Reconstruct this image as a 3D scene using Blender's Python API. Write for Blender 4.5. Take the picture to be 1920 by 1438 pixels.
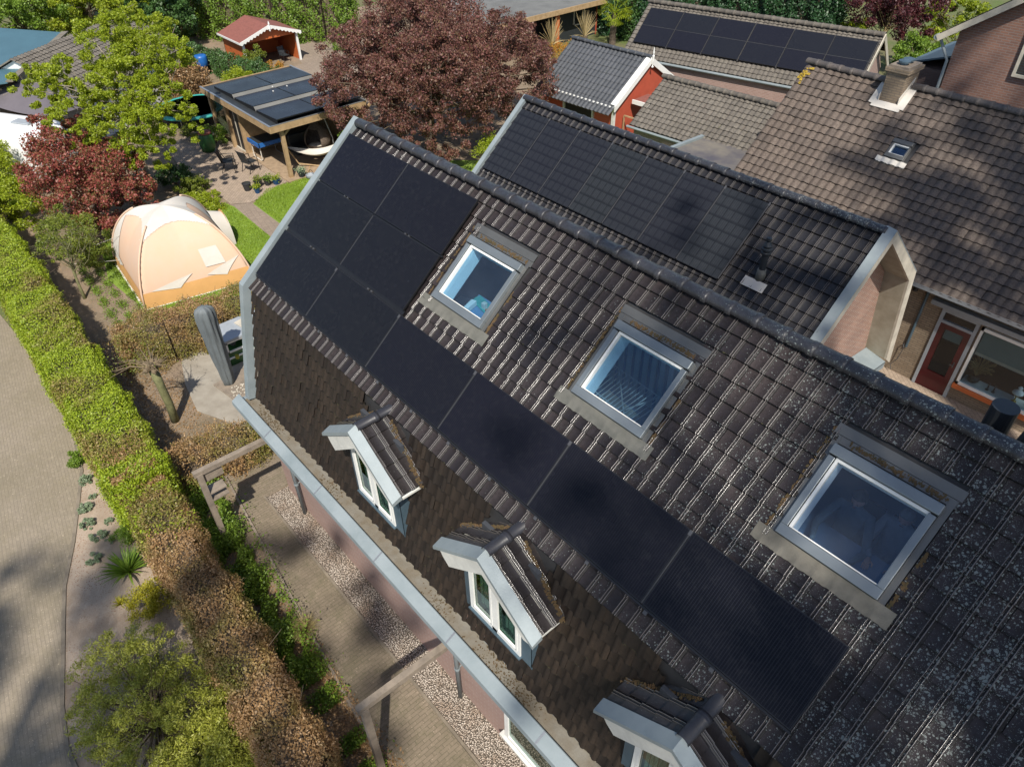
import bpy, bmesh, math, random
import numpy as np
from mathutils import Vector, Matrix

# ------------------------------------------------------------------ camera, sky, sun, exposure
for _o in list(bpy.data.objects):
    bpy.data.objects.remove(_o, do_unlink=True)
SC = bpy.context.scene
COL = SC.collection
cam_d = bpy.data.cameras.new("camera")
cam = bpy.data.objects.new("camera", cam_d)
COL.objects.link(cam)
_r = (0.659197, 0.751848, -0.013538)
_u = (-0.476119, 0.431246, 0.766379)
_f = (-0.582039, 0.498749, -0.642246)
cam.matrix_world = Matrix(((_r[0], _u[0], -_f[0], 12.038), (_r[1], _u[1], -_f[1], -6.705), (_r[2], _u[2], -_f[2], 12.585), (0, 0, 0, 1)))
cam_d.sensor_width = 36.0
cam_d.lens = 25.527
cam_d.clip_end = 600
cam_d.clip_start = 0.1
SC.camera = cam
SUN_AZ, SUN_EL = math.radians(-37), math.radians(52)
w = bpy.data.worlds.new("World")
SC.world = w
w.use_nodes = True
_nt = w.node_tree
_bg = _nt.nodes["Background"]
_sky = _nt.nodes.new("ShaderNodeTexSky")
_sky.sky_type = 'NISHITA'
_sky.sun_disc = False
_sky.sun_elevation = SUN_EL
_sky.sun_rotation = math.radians(90) - SUN_AZ
_nt.links.new(_sky.outputs[0], _bg.inputs[0])
_bg.inputs[1].default_value = 0.105
sd = bpy.data.lights.new("sun", 'SUN')
sd.energy = 4.5
sd.angle = math.radians(0.9)
sd.color = (1.0, 0.94, 0.84)
sun = bpy.data.objects.new("sun", sd)
COL.objects.link(sun)
_sv = Vector((math.cos(SUN_AZ) * math.cos(SUN_EL), math.sin(SUN_AZ) * math.cos(SUN_EL), math.sin(SUN_EL)))
sun.rotation_euler = _sv.to_track_quat('Z', 'Y').to_euler()
SC.view_settings.view_transform = 'Standard'
SC.view_settings.look = 'None'
SC.view_settings.exposure = 0.45
SC.view_settings.gamma = 1.0
SC.render.engine = 'CYCLES'
SC.cycles.max_bounces = 6
SC.cycles.transparent_max_bounces = 12

RNG = np.random.default_rng(7)
PI = math.pi

# ------------------------------------------------------------------ helpers
WORLD = {}
def woff(parent):
    """things made with TW() take their parts in scene coordinates; this is the offset to subtract"""
    p = parent
    while p is not None and p.parent is not None: p = p.parent
    return np.array(WORLD.get(p.name, (0,0,0)), float) if p is not None else np.zeros(3)
def TW(name, label, cat, loc, group=None):
    o = T(name, label, cat, loc, 0.0, group); WORLD[o.name] = tuple(loc); return o
class MB:
    """collects polygons, then links them as one mesh object"""
    def __init__(s):
        s.v = []; s.f = []; s.n = 0; s.uv = {}
    def add(s, vs, fs, uvs=None):
        vs = np.asarray(vs, float).reshape(-1, 3)
        if uvs is not None:
            for i, u in enumerate(uvs): s.uv[s.n + i] = u
        s.f += [[i + s.n for i in f] for f in fs]
        s.v.append(vs); s.n += len(vs)
        return s
    def box(s, c, size, rz=0.0, R=None):
        x, y, z = [k / 2 for k in size]
        p = np.array([(-x,-y,-z),(x,-y,-z),(x,y,-z),(-x,y,-z),(-x,-y,z),(x,-y,z),(x,y,z),(-x,y,z)])
        if R is None:
            c_, s_ = math.cos(rz), math.sin(rz)
            R = np.array([[c_,-s_,0],[s_,c_,0],[0,0,1]])
        p = p @ np.asarray(R).T + np.array(c)
        return s.add(p, [(0,3,2,1),(4,5,6,7),(0,1,5,4),(1,2,6,5),(2,3,7,6),(3,0,4,7)])
    def bb(s, a, b):
        a, b = np.array(a, float), np.array(b, float)
        return s.box((a + b) / 2, np.abs(b - a))
    def bar(s, p0, p1, w, h=None, up=(0,0,1)):
        p0, p1 = np.array(p0, float), np.array(p1, float)
        h = w if h is None else h
        d = p1 - p0; L = np.linalg.norm(d); d /= L
        a = np.cross(up, d)
        if np.linalg.norm(a) < 1e-3: a = np.cross((1,0,0), d)
        a /= np.linalg.norm(a); b = np.cross(d, a)
        return s.box((p0 + p1) / 2, (L, w, h), R=np.stack([d, a, b], 1))
    def poly(s, pts, thick=None, n=None):
        pts = np.array(pts, float); k = len(pts)
        if thick is None: return s.add(pts, [list(range(k))])
        n = np.array(n, float)
        q = pts + n * thick
        fs = [list(range(k))[::-1], [k + i for i in range(k)]]
        fs += [(i, (i + 1) % k, k + (i + 1) % k, k + i) for i in range(k)]
        return s.add(np.vstack([pts, q]), fs)
    def tube(s, path, r, n=8, caps=True):
        path = [np.array(p, float) for p in path]
        rs = r if hasattr(r, '__len__') else [r] * len(path)
        vs = []; prev = None
        for i, p in enumerate(path):
            d = path[min(i + 1, len(path) - 1)] - path[max(i - 1, 0)]
            d /= (np.linalg.norm(d) + 1e-9)
            a = prev if prev is not None else (np.array((0,0,1.)) if abs(d[2]) < .9 else np.array((1.,0,0)))
            a = a - d * (a @ d); a /= (np.linalg.norm(a) + 1e-9); prev = a
            b = np.cross(d, a)
            for k in range(n):
                t = 2 * PI * k / n
                vs.append(p + rs[i] * (a * math.cos(t) + b * math.sin(t)))
        fs = []
        for i in range(len(path) - 1):
            for k in range(n):
                fs.append((i*n+k, i*n+(k+1)%n, (i+1)*n+(k+1)%n, (i+1)*n+k))
        if caps:
            fs.append(list(range(n))[::-1]); fs.append([(len(path)-1)*n + k for k in range(n)])
        return s.add(vs, fs)
    def lathe(s, prof, c=(0,0,0), n=16, sx=1, sy=1):
        vs = []
        for (r, z) in prof:
            for k in range(n):
                t = 2*PI*k/n
                vs.append((c[0]+sx*r*math.cos(t), c[1]+sy*r*math.sin(t), c[2]+z))
        fs = []
        for i in range(len(prof)-1):
            for k in range(n):
                fs.append((i*n+k, i*n+(k+1)%n, (i+1)*n+(k+1)%n, (i+1)*n+k))
        fs.append(list(range(n))[::-1]); fs.append([(len(prof)-1)*n+k for k in range(n)])
        return s.add(vs, fs)
    def grid(s, P, uv=None):
        """P: (a,b,3) array of points"""
        P = np.asarray(P, float); a, b = P.shape[:2]
        fs = [(i*b+j, i*b+j+1, (i+1)*b+j+1, (i+1)*b+j) for i in range(a-1) for j in range(b-1)]
        return s.add(P.reshape(-1,3), fs, None if uv is None else np.asarray(uv).reshape(-1,2).tolist())
    def build_each(s, name, mat, parent=None, smooth=False):
        """each piece that was added becomes a mesh object of its own"""
        lo = 0; out = []
        for blk in s.v:
            m = MB(); hi = lo + len(blk)
            m.add(blk, [[i-lo for i in f] for f in s.f if lo <= f[0] < hi]); out.append(m.build(name, mat, parent, smooth)); lo = hi
        return out
    def build(s, name, mat, parent=None, smooth=False, bevel=0.0):
        me = bpy.data.meshes.new(name)
        me.from_pydata((np.vstack(s.v) - woff(parent)).tolist(), [], [list(map(int, f)) for f in s.f])
        if s.uv:
            ul = me.uv_layers.new(name="UVMap")
            li = np.zeros(len(me.loops), dtype=np.int32); me.loops.foreach_get("vertex_index", li)
            arr = np.zeros((s.n, 2)); 
            for k, u in s.uv.items(): arr[k] = u
            ul.data.foreach_set("uv", arr[li].astype(np.float32).ravel())
        me.materials.append(mat)
        if smooth: me.polygons.foreach_set("use_smooth", [True]*len(me.polygons))
        me.update()
        o = bpy.data.objects.new(name, me)
        COL.objects.link(o)
        if parent is not None: o.parent = parent
        if bevel > 0:
            m = o.modifiers.new("bevel", 'BEVEL'); m.width = bevel; m.segments = 2; m.limit_method = 'ANGLE'
        return o

def quads(name, V, mat, parent=None, uv=None, smooth=False, nper=4):
    """V: (N*nper,3) separate polygons, fast"""
    V = (np.asarray(V, float).reshape(-1, 3) - woff(parent)).astype(np.float32); n = len(V)
    me = bpy.data.meshes.new(name)
    me.vertices.add(n); me.vertices.foreach_set("co", V.ravel())
    me.loops.add(n); me.loops.foreach_set("vertex_index", np.arange(n, dtype=np.int32))
    k = n // nper
    me.polygons.add(k)
    me.polygons.foreach_set("loop_start", np.arange(0, n, nper, dtype=np.int32))
    if uv is not None:
        ul = me.uv_layers.new(name="UVMap"); ul.data.foreach_set("uv", np.asarray(uv, np.float32).ravel())
    if smooth: me.polygons.foreach_set("use_smooth", np.ones(k, dtype=bool))
    me.materials.append(mat); me.update(calc_edges=True); me.validate()
    o = bpy.data.objects.new(name, me); COL.objects.link(o)
    if parent is not None: o.parent = parent
    return o

def mesh_idx(name, V, F, mat, parent=None, uv=None, smooth=False):
    """V (n,3), F (m,4) indices, fast; uv per vertex"""
    V = (np.asarray(V, float) - woff(parent)).astype(np.float32); F = np.asarray(F, np.int32)
    me = bpy.data.meshes.new(name)
    me.vertices.add(len(V)); me.vertices.foreach_set("co", V.ravel())
    me.loops.add(F.size); me.loops.foreach_set("vertex_index", F.ravel())
    me.polygons.add(len(F)); me.polygons.foreach_set("loop_start", np.arange(0, F.size, 4, dtype=np.int32))
    if uv is not None:
        ul = me.uv_layers.new(name="UVMap"); ul.data.foreach_set("uv", np.asarray(uv, np.float32)[F.ravel()].ravel())
    if smooth: me.polygons.foreach_set("use_smooth", np.ones(len(F), dtype=bool))
    me.materials.append(mat); me.update(calc_edges=True)
    o = bpy.data.objects.new(name, me); COL.objects.link(o)
    if parent is not None: o.parent = parent
    return o

def tag(o, label=None, cat=None, group=None, kind=None):
    if label: o['label'] = label
    if cat: o['category'] = cat
    if group: o['group'] = group
    if kind: o['kind'] = kind
    return o
def T(name, label, cat, loc=(0,0,0), rz=0.0, group=None):
    o = bpy.data.objects.new(name, None); COL.objects.link(o)
    o.location = loc; o.rotation_euler = (0, 0, rz); o.empty_display_size = .2
    return tag(o, label, cat, group)
def copy_tree(o, loc=None, rz=None, label=None, scale=None):
    c = o.copy(); COL.objects.link(c)
    if loc is not None: c.location = loc
    if rz is not None: c.rotation_euler = (0, 0, rz)
    if scale is not None: c.scale = (scale,)*3
    if label: c['label'] = label
    def rec(src, dst):
        for ch in [x for x in list(bpy.data.objects) if x.parent == src]:
            k = ch.copy(); COL.objects.link(k); k.parent = dst
            rec(ch, k)
    rec(o, c)
    return c

# ------------------------------------------------------------------ materials
def newmat(name):
    m = bpy.data.materials.new(name); m.use_nodes = True
    nt = m.node_tree; b = nt.nodes["Principled BSDF"]
    return m, nt, b
def N(nt, t, **kw):
    n = nt.nodes.new(t)
    for k, v in kw.items():
        if k.startswith('i_'):
            key = k[2:]
            n.inputs[int(key) if key.isdigit() else key].default_value = v
        else: setattr(n, k, v)
    return n
def rgba(c): return (c[0], c[1], c[2], 1.0)
def mix(nt, fac, a, b, mode='MIX'):
    n = nt.nodes.new("ShaderNodeMix"); n.data_type = 'RGBA'; n.blend_type = mode
    for s_, v in ((n.inputs[0], fac), (n.inputs[6], a), (n.inputs[7], b)):
        if hasattr(v, 'is_linked'): nt.links.new(v, s_)
        elif isinstance(v, (int, float)): s_.default_value = v
        else: s_.default_value = rgba(v)
    return n.outputs[2]
def ramp(nt, src, p0, p1, c0=(0,0,0), c1=(1,1,1)):
    n = nt.nodes.new("ShaderNodeValToRGB")
    n.color_ramp.elements[0].position = p0; n.color_ramp.elements[0].color = rgba(c0)
    n.color_ramp.elements[1].position = p1; n.color_ramp.elements[1].color = rgba(c1)
    nt.links.new(src, n.inputs[0]); return n.outputs[0]
def coord(nt, kind='Object', scale=1.0):
    tc = nt.nodes.new("ShaderNodeTexCoord")
    if scale == 1.0: return tc.outputs[kind]
    mp = nt.nodes.new("ShaderNodeMapping"); 
    mp.inputs[3].default_value = (scale,)*3 if not hasattr(scale, '__len__') else scale
    nt.links.new(tc.outputs[kind], mp.inputs[0]); return mp.outputs[0]
def noise(nt, vec, scale, detail=4, rough=.6):
    n = N(nt, "ShaderNodeTexNoise"); n.inputs['Scale'].default_value = scale
    n.inputs['Detail'].default_value = detail; n.inputs['Roughness'].default_value = rough
    nt.links.new(vec, n.inputs['Vector']); return n.outputs[0]
def bump(nt, b, h, strength=.3, dist=.02):
    n = N(nt, "ShaderNodeBump"); n.inputs['Strength'].default_value = strength; n.inputs['Distance'].default_value = dist
    nt.links.new(h, n.inputs['Height']); nt.links.new(n.outputs[0], b.inputs['Normal'])
def mathn(nt, op, a, b_=None):
    n = nt.nodes.new("ShaderNodeMath"); n.operation = op
    for i, v in enumerate((a, b_)):
        if v is None: continue
        if hasattr(v, 'is_linked'): nt.links.new(v, n.inputs[i])
        else: n.inputs[i].default_value = v
    return n.outputs[0]

def plain(name, c, rough=.6, metal=0.0, var=.12, scale=6.0, bumps=0.0, c2=None, spec=None):
    m, nt, b = newmat(name)
    v = coord(nt)
    f = noise(nt, v, scale, 5)
    c2 = c2 if c2 is not None else tuple(x*(1-2*var) for x in c)
    col = mix(nt, ramp(nt, f, .35, .68), c, c2)
    f2 = noise(nt, v, scale*9, 3)
    col = mix(nt, mathn(nt, 'MULTIPLY', f2, var), col, tuple(x*.4 for x in c))
    nt.links.new(col, b.inputs['Base Color'])
    b.inputs['Roughness'].default_value = rough; b.inputs['Metallic'].default_value = metal
    if spec is not None: b.inputs['Specular IOR Level'].default_value = spec
    if bumps: bump(nt, b, f2, bumps, .01)
    return m

def brick(name, c1, c2, mortar, bw=.21, bh=.0625, rough=.85, msize=.01, scale=1.0, floor=False, var=.5, stain=None, herring=False):
    m, nt, b = newmat(name)
    tc = N(nt, "ShaderNodeTexCoord")
    sx = N(nt, "ShaderNodeSeparateXYZ"); nt.links.new(tc.outputs['Object'], sx.inputs[0])
    cb = N(nt, "ShaderNodeCombineXYZ")
    if floor:
        nt.links.new(sx.outputs[0], cb.inputs[0]); nt.links.new(sx.outputs[1], cb.inputs[1])
    else:
        nt.links.new(mathn(nt, 'ADD', sx.outputs[0], sx.outputs[1]), cb.inputs[0]); nt.links.new(sx.outputs[2], cb.inputs[1])
    br = N(nt, "ShaderNodeTexBrick")
    br.inputs['Scale'].default_value = 1.0; br.inputs['Brick Width'].default_value = bw; br.inputs['Row Height'].default_value = bh
    br.inputs['Mortar Size'].default_value = msize; br.inputs['Mortar Smooth'].default_value = .2
    br.inputs['Color1'].default_value = rgba(c1); br.inputs['Color2'].default_value = rgba(c2); br.inputs['Mortar'].default_value = rgba(mortar)
    br.inputs['Bias'].default_value = 0.0
    nt.links.new(cb.outputs[0], br.inputs['Vector'])
    f = noise(nt, tc.outputs['Object'], 1.3, 5)
    col = mix(nt, mathn(nt, 'MULTIPLY', ramp(nt, f, .3, .7), var), br.outputs[0], stain if stain else tuple(x*.55 for x in c1))
    f2 = noise(nt, tc.outputs['Object'], 40, 3)
    col = mix(nt, mathn(nt, 'MULTIPLY', f2, .35), col, tuple(x*.5 for x in c1))
    nt.links.new(col, b.inputs['Base Color']); b.inputs['Roughness'].default_value = rough
    bump(nt, b, mathn(nt, 'ADD', mathn(nt, 'MULTIPLY', br.outputs[1], -1.0), mathn(nt, 'MULTIPLY', f2, .3)), .5, .006)
    return m

def tilemat(name, c1, c2, rough=.42, lichen=0.0, moss=0.0, xfade=None, rough2=None, lich_c=(.30,.33,.31), spec=.5, dirt=.5, groove=None):
    """roof tiles; UV = (tile column, tile row) running index. Per-tile tint, weathering, lichen spots."""
    m, nt, b = newmat(name)
    uv = N(nt, "ShaderNodeTexCoord"); wv = uv.outputs['Object']
    fl = N(nt, "ShaderNodeVectorMath", operation='FLOOR'); nt.links.new(uv.outputs['UV'], fl.inputs[0])
    wn = N(nt, "ShaderNodeTexWhiteNoise", noise_dimensions='2D'); nt.links.new(fl.outputs[0], wn.inputs['Vector'])
    col = mix(nt, wn.outputs[0], c1, c2)
    big = noise(nt, wv, .9, 4)
    col = mix(nt, mathn(nt, 'MULTIPLY', ramp(nt, big, .4, .65), dirt), col, tuple(x*1.7+.008 for x in c2))
    fine = noise(nt, wv, 22, 6, .7)
    col = mix(nt, ramp(nt, fine, .42, .72), col, tuple(x*.45 for x in c1))
    if moss:
        # dirt and moss settle at the lower lip and in the joints of each tile
        sp = N(nt, "ShaderNodeSeparateXYZ"); nt.links.new(uv.outputs['UV'], sp.inputs[0])
        fr = mathn(nt, 'FRACT', sp.outputs[1])
        nz30 = noise(nt, wv, 30, 3)
        # lap joint: dark dirt under and along each tile's lower edge, with specks of moss
        e = ramp(nt, mathn(nt, 'ADD', mathn(nt, 'ABSOLUTE', mathn(nt, 'SUBTRACT', fr, .5)), mathn(nt, 'MULTIPLY', nz30, .10)), .475, .515)
        dc = mix(nt, ramp(nt, noise(nt, wv, 14, 4), .60, .68), (.006,.005,.004), (.085,.08,.035))
        col = mix(nt, mathn(nt, 'MULTIPLY', e, min(1, moss*1.6)), col, dc)
        if groove:
            fu = mathn(nt, 'FRACT', sp.outputs[0])
            gr = mathn(nt, 'MULTIPLY', mathn(nt, 'GREATER_THAN', fu, groove[0]), mathn(nt, 'LESS_THAN', fu, groove[1]))
            gr2 = mathn(nt, 'GREATER_THAN', fu, groove[2])
            col = mix(nt, mathn(nt, 'MULTIPLY', mathn(nt, 'MAXIMUM', gr, gr2), .85), col, (.008,.007,.007))
    if lichen:
        vo = N(nt, "ShaderNodeTexVoronoi", feature='F1'); vo.inputs['Scale'].default_value = 26.0; vo.inputs['Randomness'].default_value = 1.0
        wob = N(nt, "ShaderNodeVectorMath", operation='ADD')
        nz = N(nt, "ShaderNodeTexNoise"); nz.inputs['Scale'].default_value = 18; nt.links.new(wv, nz.inputs['Vector'])
        sc = N(nt, "ShaderNodeVectorMath", operation='SCALE'); sc.inputs['Scale'].default_value = .05; nt.links.new(nz.outputs[1], sc.inputs[0])
        nt.links.new(wv, wob.inputs[0]); nt.links.new(sc.outputs[0], wob.inputs[1]); nt.links.new(wob.outputs[0], vo.inputs['Vector'])
        mask = noise(nt, wv, 2.2, 5, .7)
        spx = N(nt, "ShaderNodeSeparateXYZ"); nt.links.new(wv, spx.inputs[0])
        amount = mask
        if xfade:
            mr = N(nt, "ShaderNodeMapRange"); mr.inputs[1].default_value = xfade[0]; mr.inputs[2].default_value = xfade[1]
            mr.inputs[3].default_value = xfade[2]; mr.inputs[4].default_value = xfade[3]
            nt.links.new(spx.outputs[0], mr.inputs[0])
            amount = mathn(nt, 'ADD', mask, mr.outputs[0])
        size = mathn(nt, 'MULTIPLY', ramp(nt, amount, .45, .95), .42)
        spot = mathn(nt, 'LESS_THAN', vo.outputs['Distance'], size)
        vo2 = N(nt, "ShaderNodeTexVoronoi", feature='F1'); vo2.inputs['Scale'].default_value = 75.0
        nt.links.new(wob.outputs[0], vo2.inputs['Vector'])
        spot2 = mathn(nt, 'LESS_THAN', vo2.outputs['Distance'], mathn(nt, 'MULTIPLY', size, .8))
        both = mathn(nt, 'MAXIMUM', spot, spot2)
        lc = mix(nt, noise(nt, wv, 9, 3), lich_c, tuple(x*.45 for x in lich_c))
        col = mix(nt, mathn(nt, 'MULTIPLY', both, lichen), col, lc)
    nt.links.new(col, b.inputs['Base Color'])
    rr = ramp(nt, fine, .3, .8, (rough-.02,)*3, ((rough2 or rough+.28),)*3)
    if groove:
        # the raised ribs are worn smooth; their paler base colour paints in sun glints
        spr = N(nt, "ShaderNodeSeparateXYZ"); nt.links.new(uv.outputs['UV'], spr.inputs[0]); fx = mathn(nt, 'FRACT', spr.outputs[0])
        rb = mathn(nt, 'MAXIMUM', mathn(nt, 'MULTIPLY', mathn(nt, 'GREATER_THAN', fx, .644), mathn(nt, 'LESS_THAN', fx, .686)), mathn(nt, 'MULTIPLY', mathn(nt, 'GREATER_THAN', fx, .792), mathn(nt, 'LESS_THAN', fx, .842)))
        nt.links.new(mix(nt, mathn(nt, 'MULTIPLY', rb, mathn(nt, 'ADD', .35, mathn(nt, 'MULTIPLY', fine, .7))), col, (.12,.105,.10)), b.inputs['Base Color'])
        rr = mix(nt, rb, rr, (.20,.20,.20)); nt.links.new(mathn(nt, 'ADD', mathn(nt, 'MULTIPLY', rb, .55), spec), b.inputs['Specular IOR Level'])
    nt.links.new(rr, b.inputs['Roughness'])
    if not groove: b.inputs['Specular IOR Level'].default_value = spec
    bump(nt, b, fine, .25, .004)
    return m

def leafmat(name, cols, rough=.5, trans=.35, flower=None):
    m, nt, b = newmat(name)
    g = N(nt, "ShaderNodeNewGeometry")
    r = N(nt, "ShaderNodeValToRGB"); cr = r.color_ramp
    for i, c in enumerate(cols):
        p = i / max(1, len(cols)-1)
        if i < 2: e = cr.elements[i]; e.position = p if i == 0 else (1/(len(cols)-1) if len(cols) > 1 else 1)
        else: e = cr.elements.new(p)
        e.color = rgba(c)
    nt.links.new(g.outputs['Random Per Island'], r.inputs[0])
    f = noise(nt, coord(nt), .9, 3)
    col = mix(nt, mathn(nt, 'MULTIPLY', ramp(nt, f, .35, .7), .55), r.outputs[0], tuple(x*.55 for x in cols[0]))
    nt.links.new(col, b.inputs['Base Color'])
    b.inputs['Roughness'].default_value = rough
    tr = N(nt, "ShaderNodeBsdfTranslucent"); nt.links.new(col, tr.inputs[0])
    ms = N(nt, "ShaderNodeMixShader"); ms.inputs[0].default_value = trans
    out = nt.nodes["Material Output"]
    nt.links.new(b.outputs[0], ms.inputs[1]); nt.links.new(tr.outputs[0], ms.inputs[2]); nt.links.new(ms.outputs[0], out.inputs[0])
    return m

def glassmat(name, tint=(.75,.85,.92), refl=(1,1,1), rough=.02, trans=.8, base=0.06, f1=1.0, refl_haze=0.0):
    m, nt, b = newmat(name)
    out = nt.nodes["Material Output"]; nt.nodes.remove(b)
    t = N(nt, "ShaderNodeBsdfTransparent"); t.inputs[0].default_value = rgba(tuple(x*trans for x in tint))
    g = N(nt, "ShaderNodeBsdfGlossy"); g.inputs[0].default_value = rgba(refl); g.inputs['Roughness'].default_value = rough
    fr = N(nt, "ShaderNodeFresnel"); fr.inputs[0].default_value = 1.5
    ms = N(nt, "ShaderNodeMixShader"); gb = N(nt, "ShaderNodeNewGeometry")
    nt.links.new(mathn(nt, 'MULTIPLY', mathn(nt, 'ADD', mathn(nt, 'MULTIPLY', fr.outputs[0], f1), base), mathn(nt, 'SUBTRACT', 1.0, gb.outputs['Backfacing'])), ms.inputs[0])
    nt.links.new(t.outputs[0], ms.inputs[1]); nt.links.new(g.outputs[0], ms.inputs[2])
    if refl_haze:  # pale diffuse layer painted over the pane for reflected sky and trees
        d = N(nt, "ShaderNodeBsdfDiffuse"); d.inputs[0].default_value = (.55,.60,.68,1); m2 = N(nt, "ShaderNodeMixShader")
        nt.links.new(mathn(nt, 'MULTIPLY', ramp(nt, noise(nt, coord(nt), 2.2, 5), .2, .8, (refl_haze*.5,)*3, (refl_haze*1.5,)*3), 1.0), m2.inputs[0])
        nt.links.new(ms.outputs[0], m2.inputs[1]); nt.links.new(d.outputs[0], m2.inputs[2]); nt.links.new(m2.outputs[0], out.inputs[0])
    else: nt.links.new(ms.outputs[0], out.inputs[0])
    return m

def panelmat(name, c=(.0055,.0060,.0085), line=(.026,.028,.034), n_u=60, rough=.22, grid=None):
    """module glass; UV in metres, fine busbar lines along the short side"""
    m, nt, b = newmat(name)
    uv = coord(nt, 'UV')
    sp = N(nt, "ShaderNodeSeparateXYZ"); nt.links.new(uv, sp.inputs[0])
    l1 = ramp(nt, mathn(nt, 'FRACT', mathn(nt, 'MULTIPLY', sp.outputs[0], n_u/1.89)), .72, .8)
    l2 = ramp(nt, mathn(nt, 'FRACT', mathn(nt, 'MULTIPLY', sp.outputs[1], 42.0)), .7, .85)
    big = noise(nt, coord(nt), 1.1, 3)
    col = mix(nt, mathn(nt, 'MULTIPLY', l1, .6), c, line)
    col = mix(nt, mathn(nt, 'MULTIPLY', l2, .18), col, line)
    if grid:
        g1 = ramp(nt, mathn(nt, 'FRACT', mathn(nt, 'MULTIPLY', sp.outputs[0], grid[0])), .8, .93)
        g2 = ramp(nt, mathn(nt, 'FRACT', mathn(nt, 'MULTIPLY', sp.outputs[1], grid[1])), .7, .9)
        gg = mathn(nt, 'MAXIMUM', g1, g2)
        col = mix(nt, mathn(nt, 'MULTIPLY', gg, .55), mix(nt, .5, col, (.03,.035,.042)), (.003,.004,.006))
    gi = N(nt, "ShaderNodeObjectInfo")
    col = mix(nt, mathn(nt, 'MULTIPLY', gi.outputs['Random'], .35), col, (.009,.008,.018))
    f = noise(nt, coord(nt), 14, 5)
    nt.links.new(mix(nt, mathn(nt, 'MULTIPLY', ramp(nt, f, .5, .9), .25), col, (.05,.05,.05)), b.inputs['Base Color'])
    nt.links.new(ramp(nt, big, .2, .8, (rough-.04,)*3, (rough+.12,)*3), b.inputs['Roughness'])
    b.inputs['IOR'].default_value = 1.4; b.inputs['Specular IOR Level'].default_value = .22
    return m

M = {}
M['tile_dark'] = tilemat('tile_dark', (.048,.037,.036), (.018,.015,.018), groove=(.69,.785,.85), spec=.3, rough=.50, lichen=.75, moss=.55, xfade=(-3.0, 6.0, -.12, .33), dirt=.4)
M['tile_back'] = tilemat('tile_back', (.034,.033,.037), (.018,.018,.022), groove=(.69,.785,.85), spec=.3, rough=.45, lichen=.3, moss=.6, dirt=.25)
M['tile_steep'] = tilemat('tile_steep', (.030,.020,.0135), (.013,.009,.007), rough=.5, lichen=.35, moss=.6, xfade=(-3,6,-.2,.0), dirt=.15, spec=.4)
M['tile_ridge'] = tilemat('tile_ridge', (.045,.045,.052), (.028,.028,.034), rough=.34, lichen=.9, moss=.25, xfade=(-4.0, 5.0, -.12, .3), dirt=.4)
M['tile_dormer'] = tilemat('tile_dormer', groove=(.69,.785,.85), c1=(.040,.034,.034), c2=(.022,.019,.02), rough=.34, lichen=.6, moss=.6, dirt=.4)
M['tile_brown'] = tilemat('tile_brown', (.145,.112,.090), (.085,.067,.056), rough=.6, lichen=.5, moss=.5, xfade=(2, 9, -.2, .05), lich_c=(.26,.24,.13), rough2=.9, spec=.3, dirt=.35)
M['tile_gray'] = tilemat('tile_gray', (.17,.152,.128), (.115,.102,.088), rough=.7, lichen=.4, moss=.5, lich_c=(.3,.28,.2), rough2=.95, spec=.2, dirt=.3)
M['tile_anthracite'] = tilemat('tile_anthracite', (.085,.090,.100), (.065,.07,.078), rough=.4, dirt=.1, spec=.4)
M['zinc'] = plain('zinc', (.27,.31,.325), .62, .10, .10, 1.7, .05, c2=(.20,.24,.255))
M['zinc_dark'] = plain('zinc_dark', (.10,.15,.19), .45, .3, .12, 2.0, 0, c2=(.06,.10,.13))
M['trough'] = plain('trough', (.20,.185,.155), .9, 0, .2, 3.5, .5, c2=(.15,.12,.08))
M['debris'] = plain('debris', (.12,.07,.03), .95, 0, .3, 8, .6, c2=(.06,.05,.02))
M['lead'] = plain('lead', (.15,.145,.125), .65, .05, .15, 5, .3, c2=(.10,.10,.085))
M['frame_alu'] = plain('frame_alu', (.20,.225,.24), .35, .4, .06, 3)
M['frame_alu2'] = plain('frame_alu2', (.13,.13,.125), .4, .4, .08, 3)
M['white'] = plain('white', (.78,.78,.75), .5, 0, .05, 3)
M['white_old'] = plain('white_old', (.66,.66,.62), .6, 0, .10, 5)
M['cream'] = plain('cream', (.55,.50,.41), .7, 0, .15, 4, .2)
M['soffit'] = plain('soffit', (.36,.33,.26), .75, 0, .15, 3, .3, c2=(.26,.23,.17))
M['brick_pink'] = brick('brick_pink', (.40,.26,.22), (.33,.20,.17), (.42,.34,.30), var=.35, stain=(.30,.21,.18))
M['brick_red'] = brick('brick_red', (.30,.15,.105), (.21,.11,.085), (.27,.22,.19), var=.4, stain=(.15,.09,.07))
M['brick_gable'] = brick('brick_gable', (.36,.19,.13), (.25,.125,.09), (.42,.36,.31), var=.3, stain=(.2,.13,.11))
M['brick_buff'] = brick('brick_buff', (.36,.28,.19), (.27,.20,.13), (.17,.14,.11), var=.4, stain=(.16,.12,.09))
M['brick_dark'] = brick('brick_dark', (.16,.10,.085), (.11,.07,.06), (.12,.10,.09), var=.4)
M['panel'] = panelmat('panel')
M['panel_b'] = panelmat('panel_b', (.013,.014,.016), (.045,.048,.052), n_u=40, rough=.3, grid=(5.3, 4.1))
M['panel_c'] = panelmat('panel_c', (.010,.012,.017), (.03,.03,.04), n_u=36, rough=.25)
M['panel_frame'] = plain('panel_frame', (.02,.02,.022), .35, .3, .1)
M['clip'] = plain('clip', (.095,.095,.10), .45, .4, .05)
M['rail'] = plain('rail', (.35,.36,.37), .4, .6, .05)
M['glass_sky'] = glassmat('glass_sky', (.74,.90,1.0), (.70,.86,1.0), .03, .97, base=.06, f1=1.1, refl_haze=.02)
M['glass_hazy'] = glassmat('glass_hazy', (.84,.92,1.0), (.85,.90,1.0), .03, .99, base=.02, f1=.9, refl_haze=.022)
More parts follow.
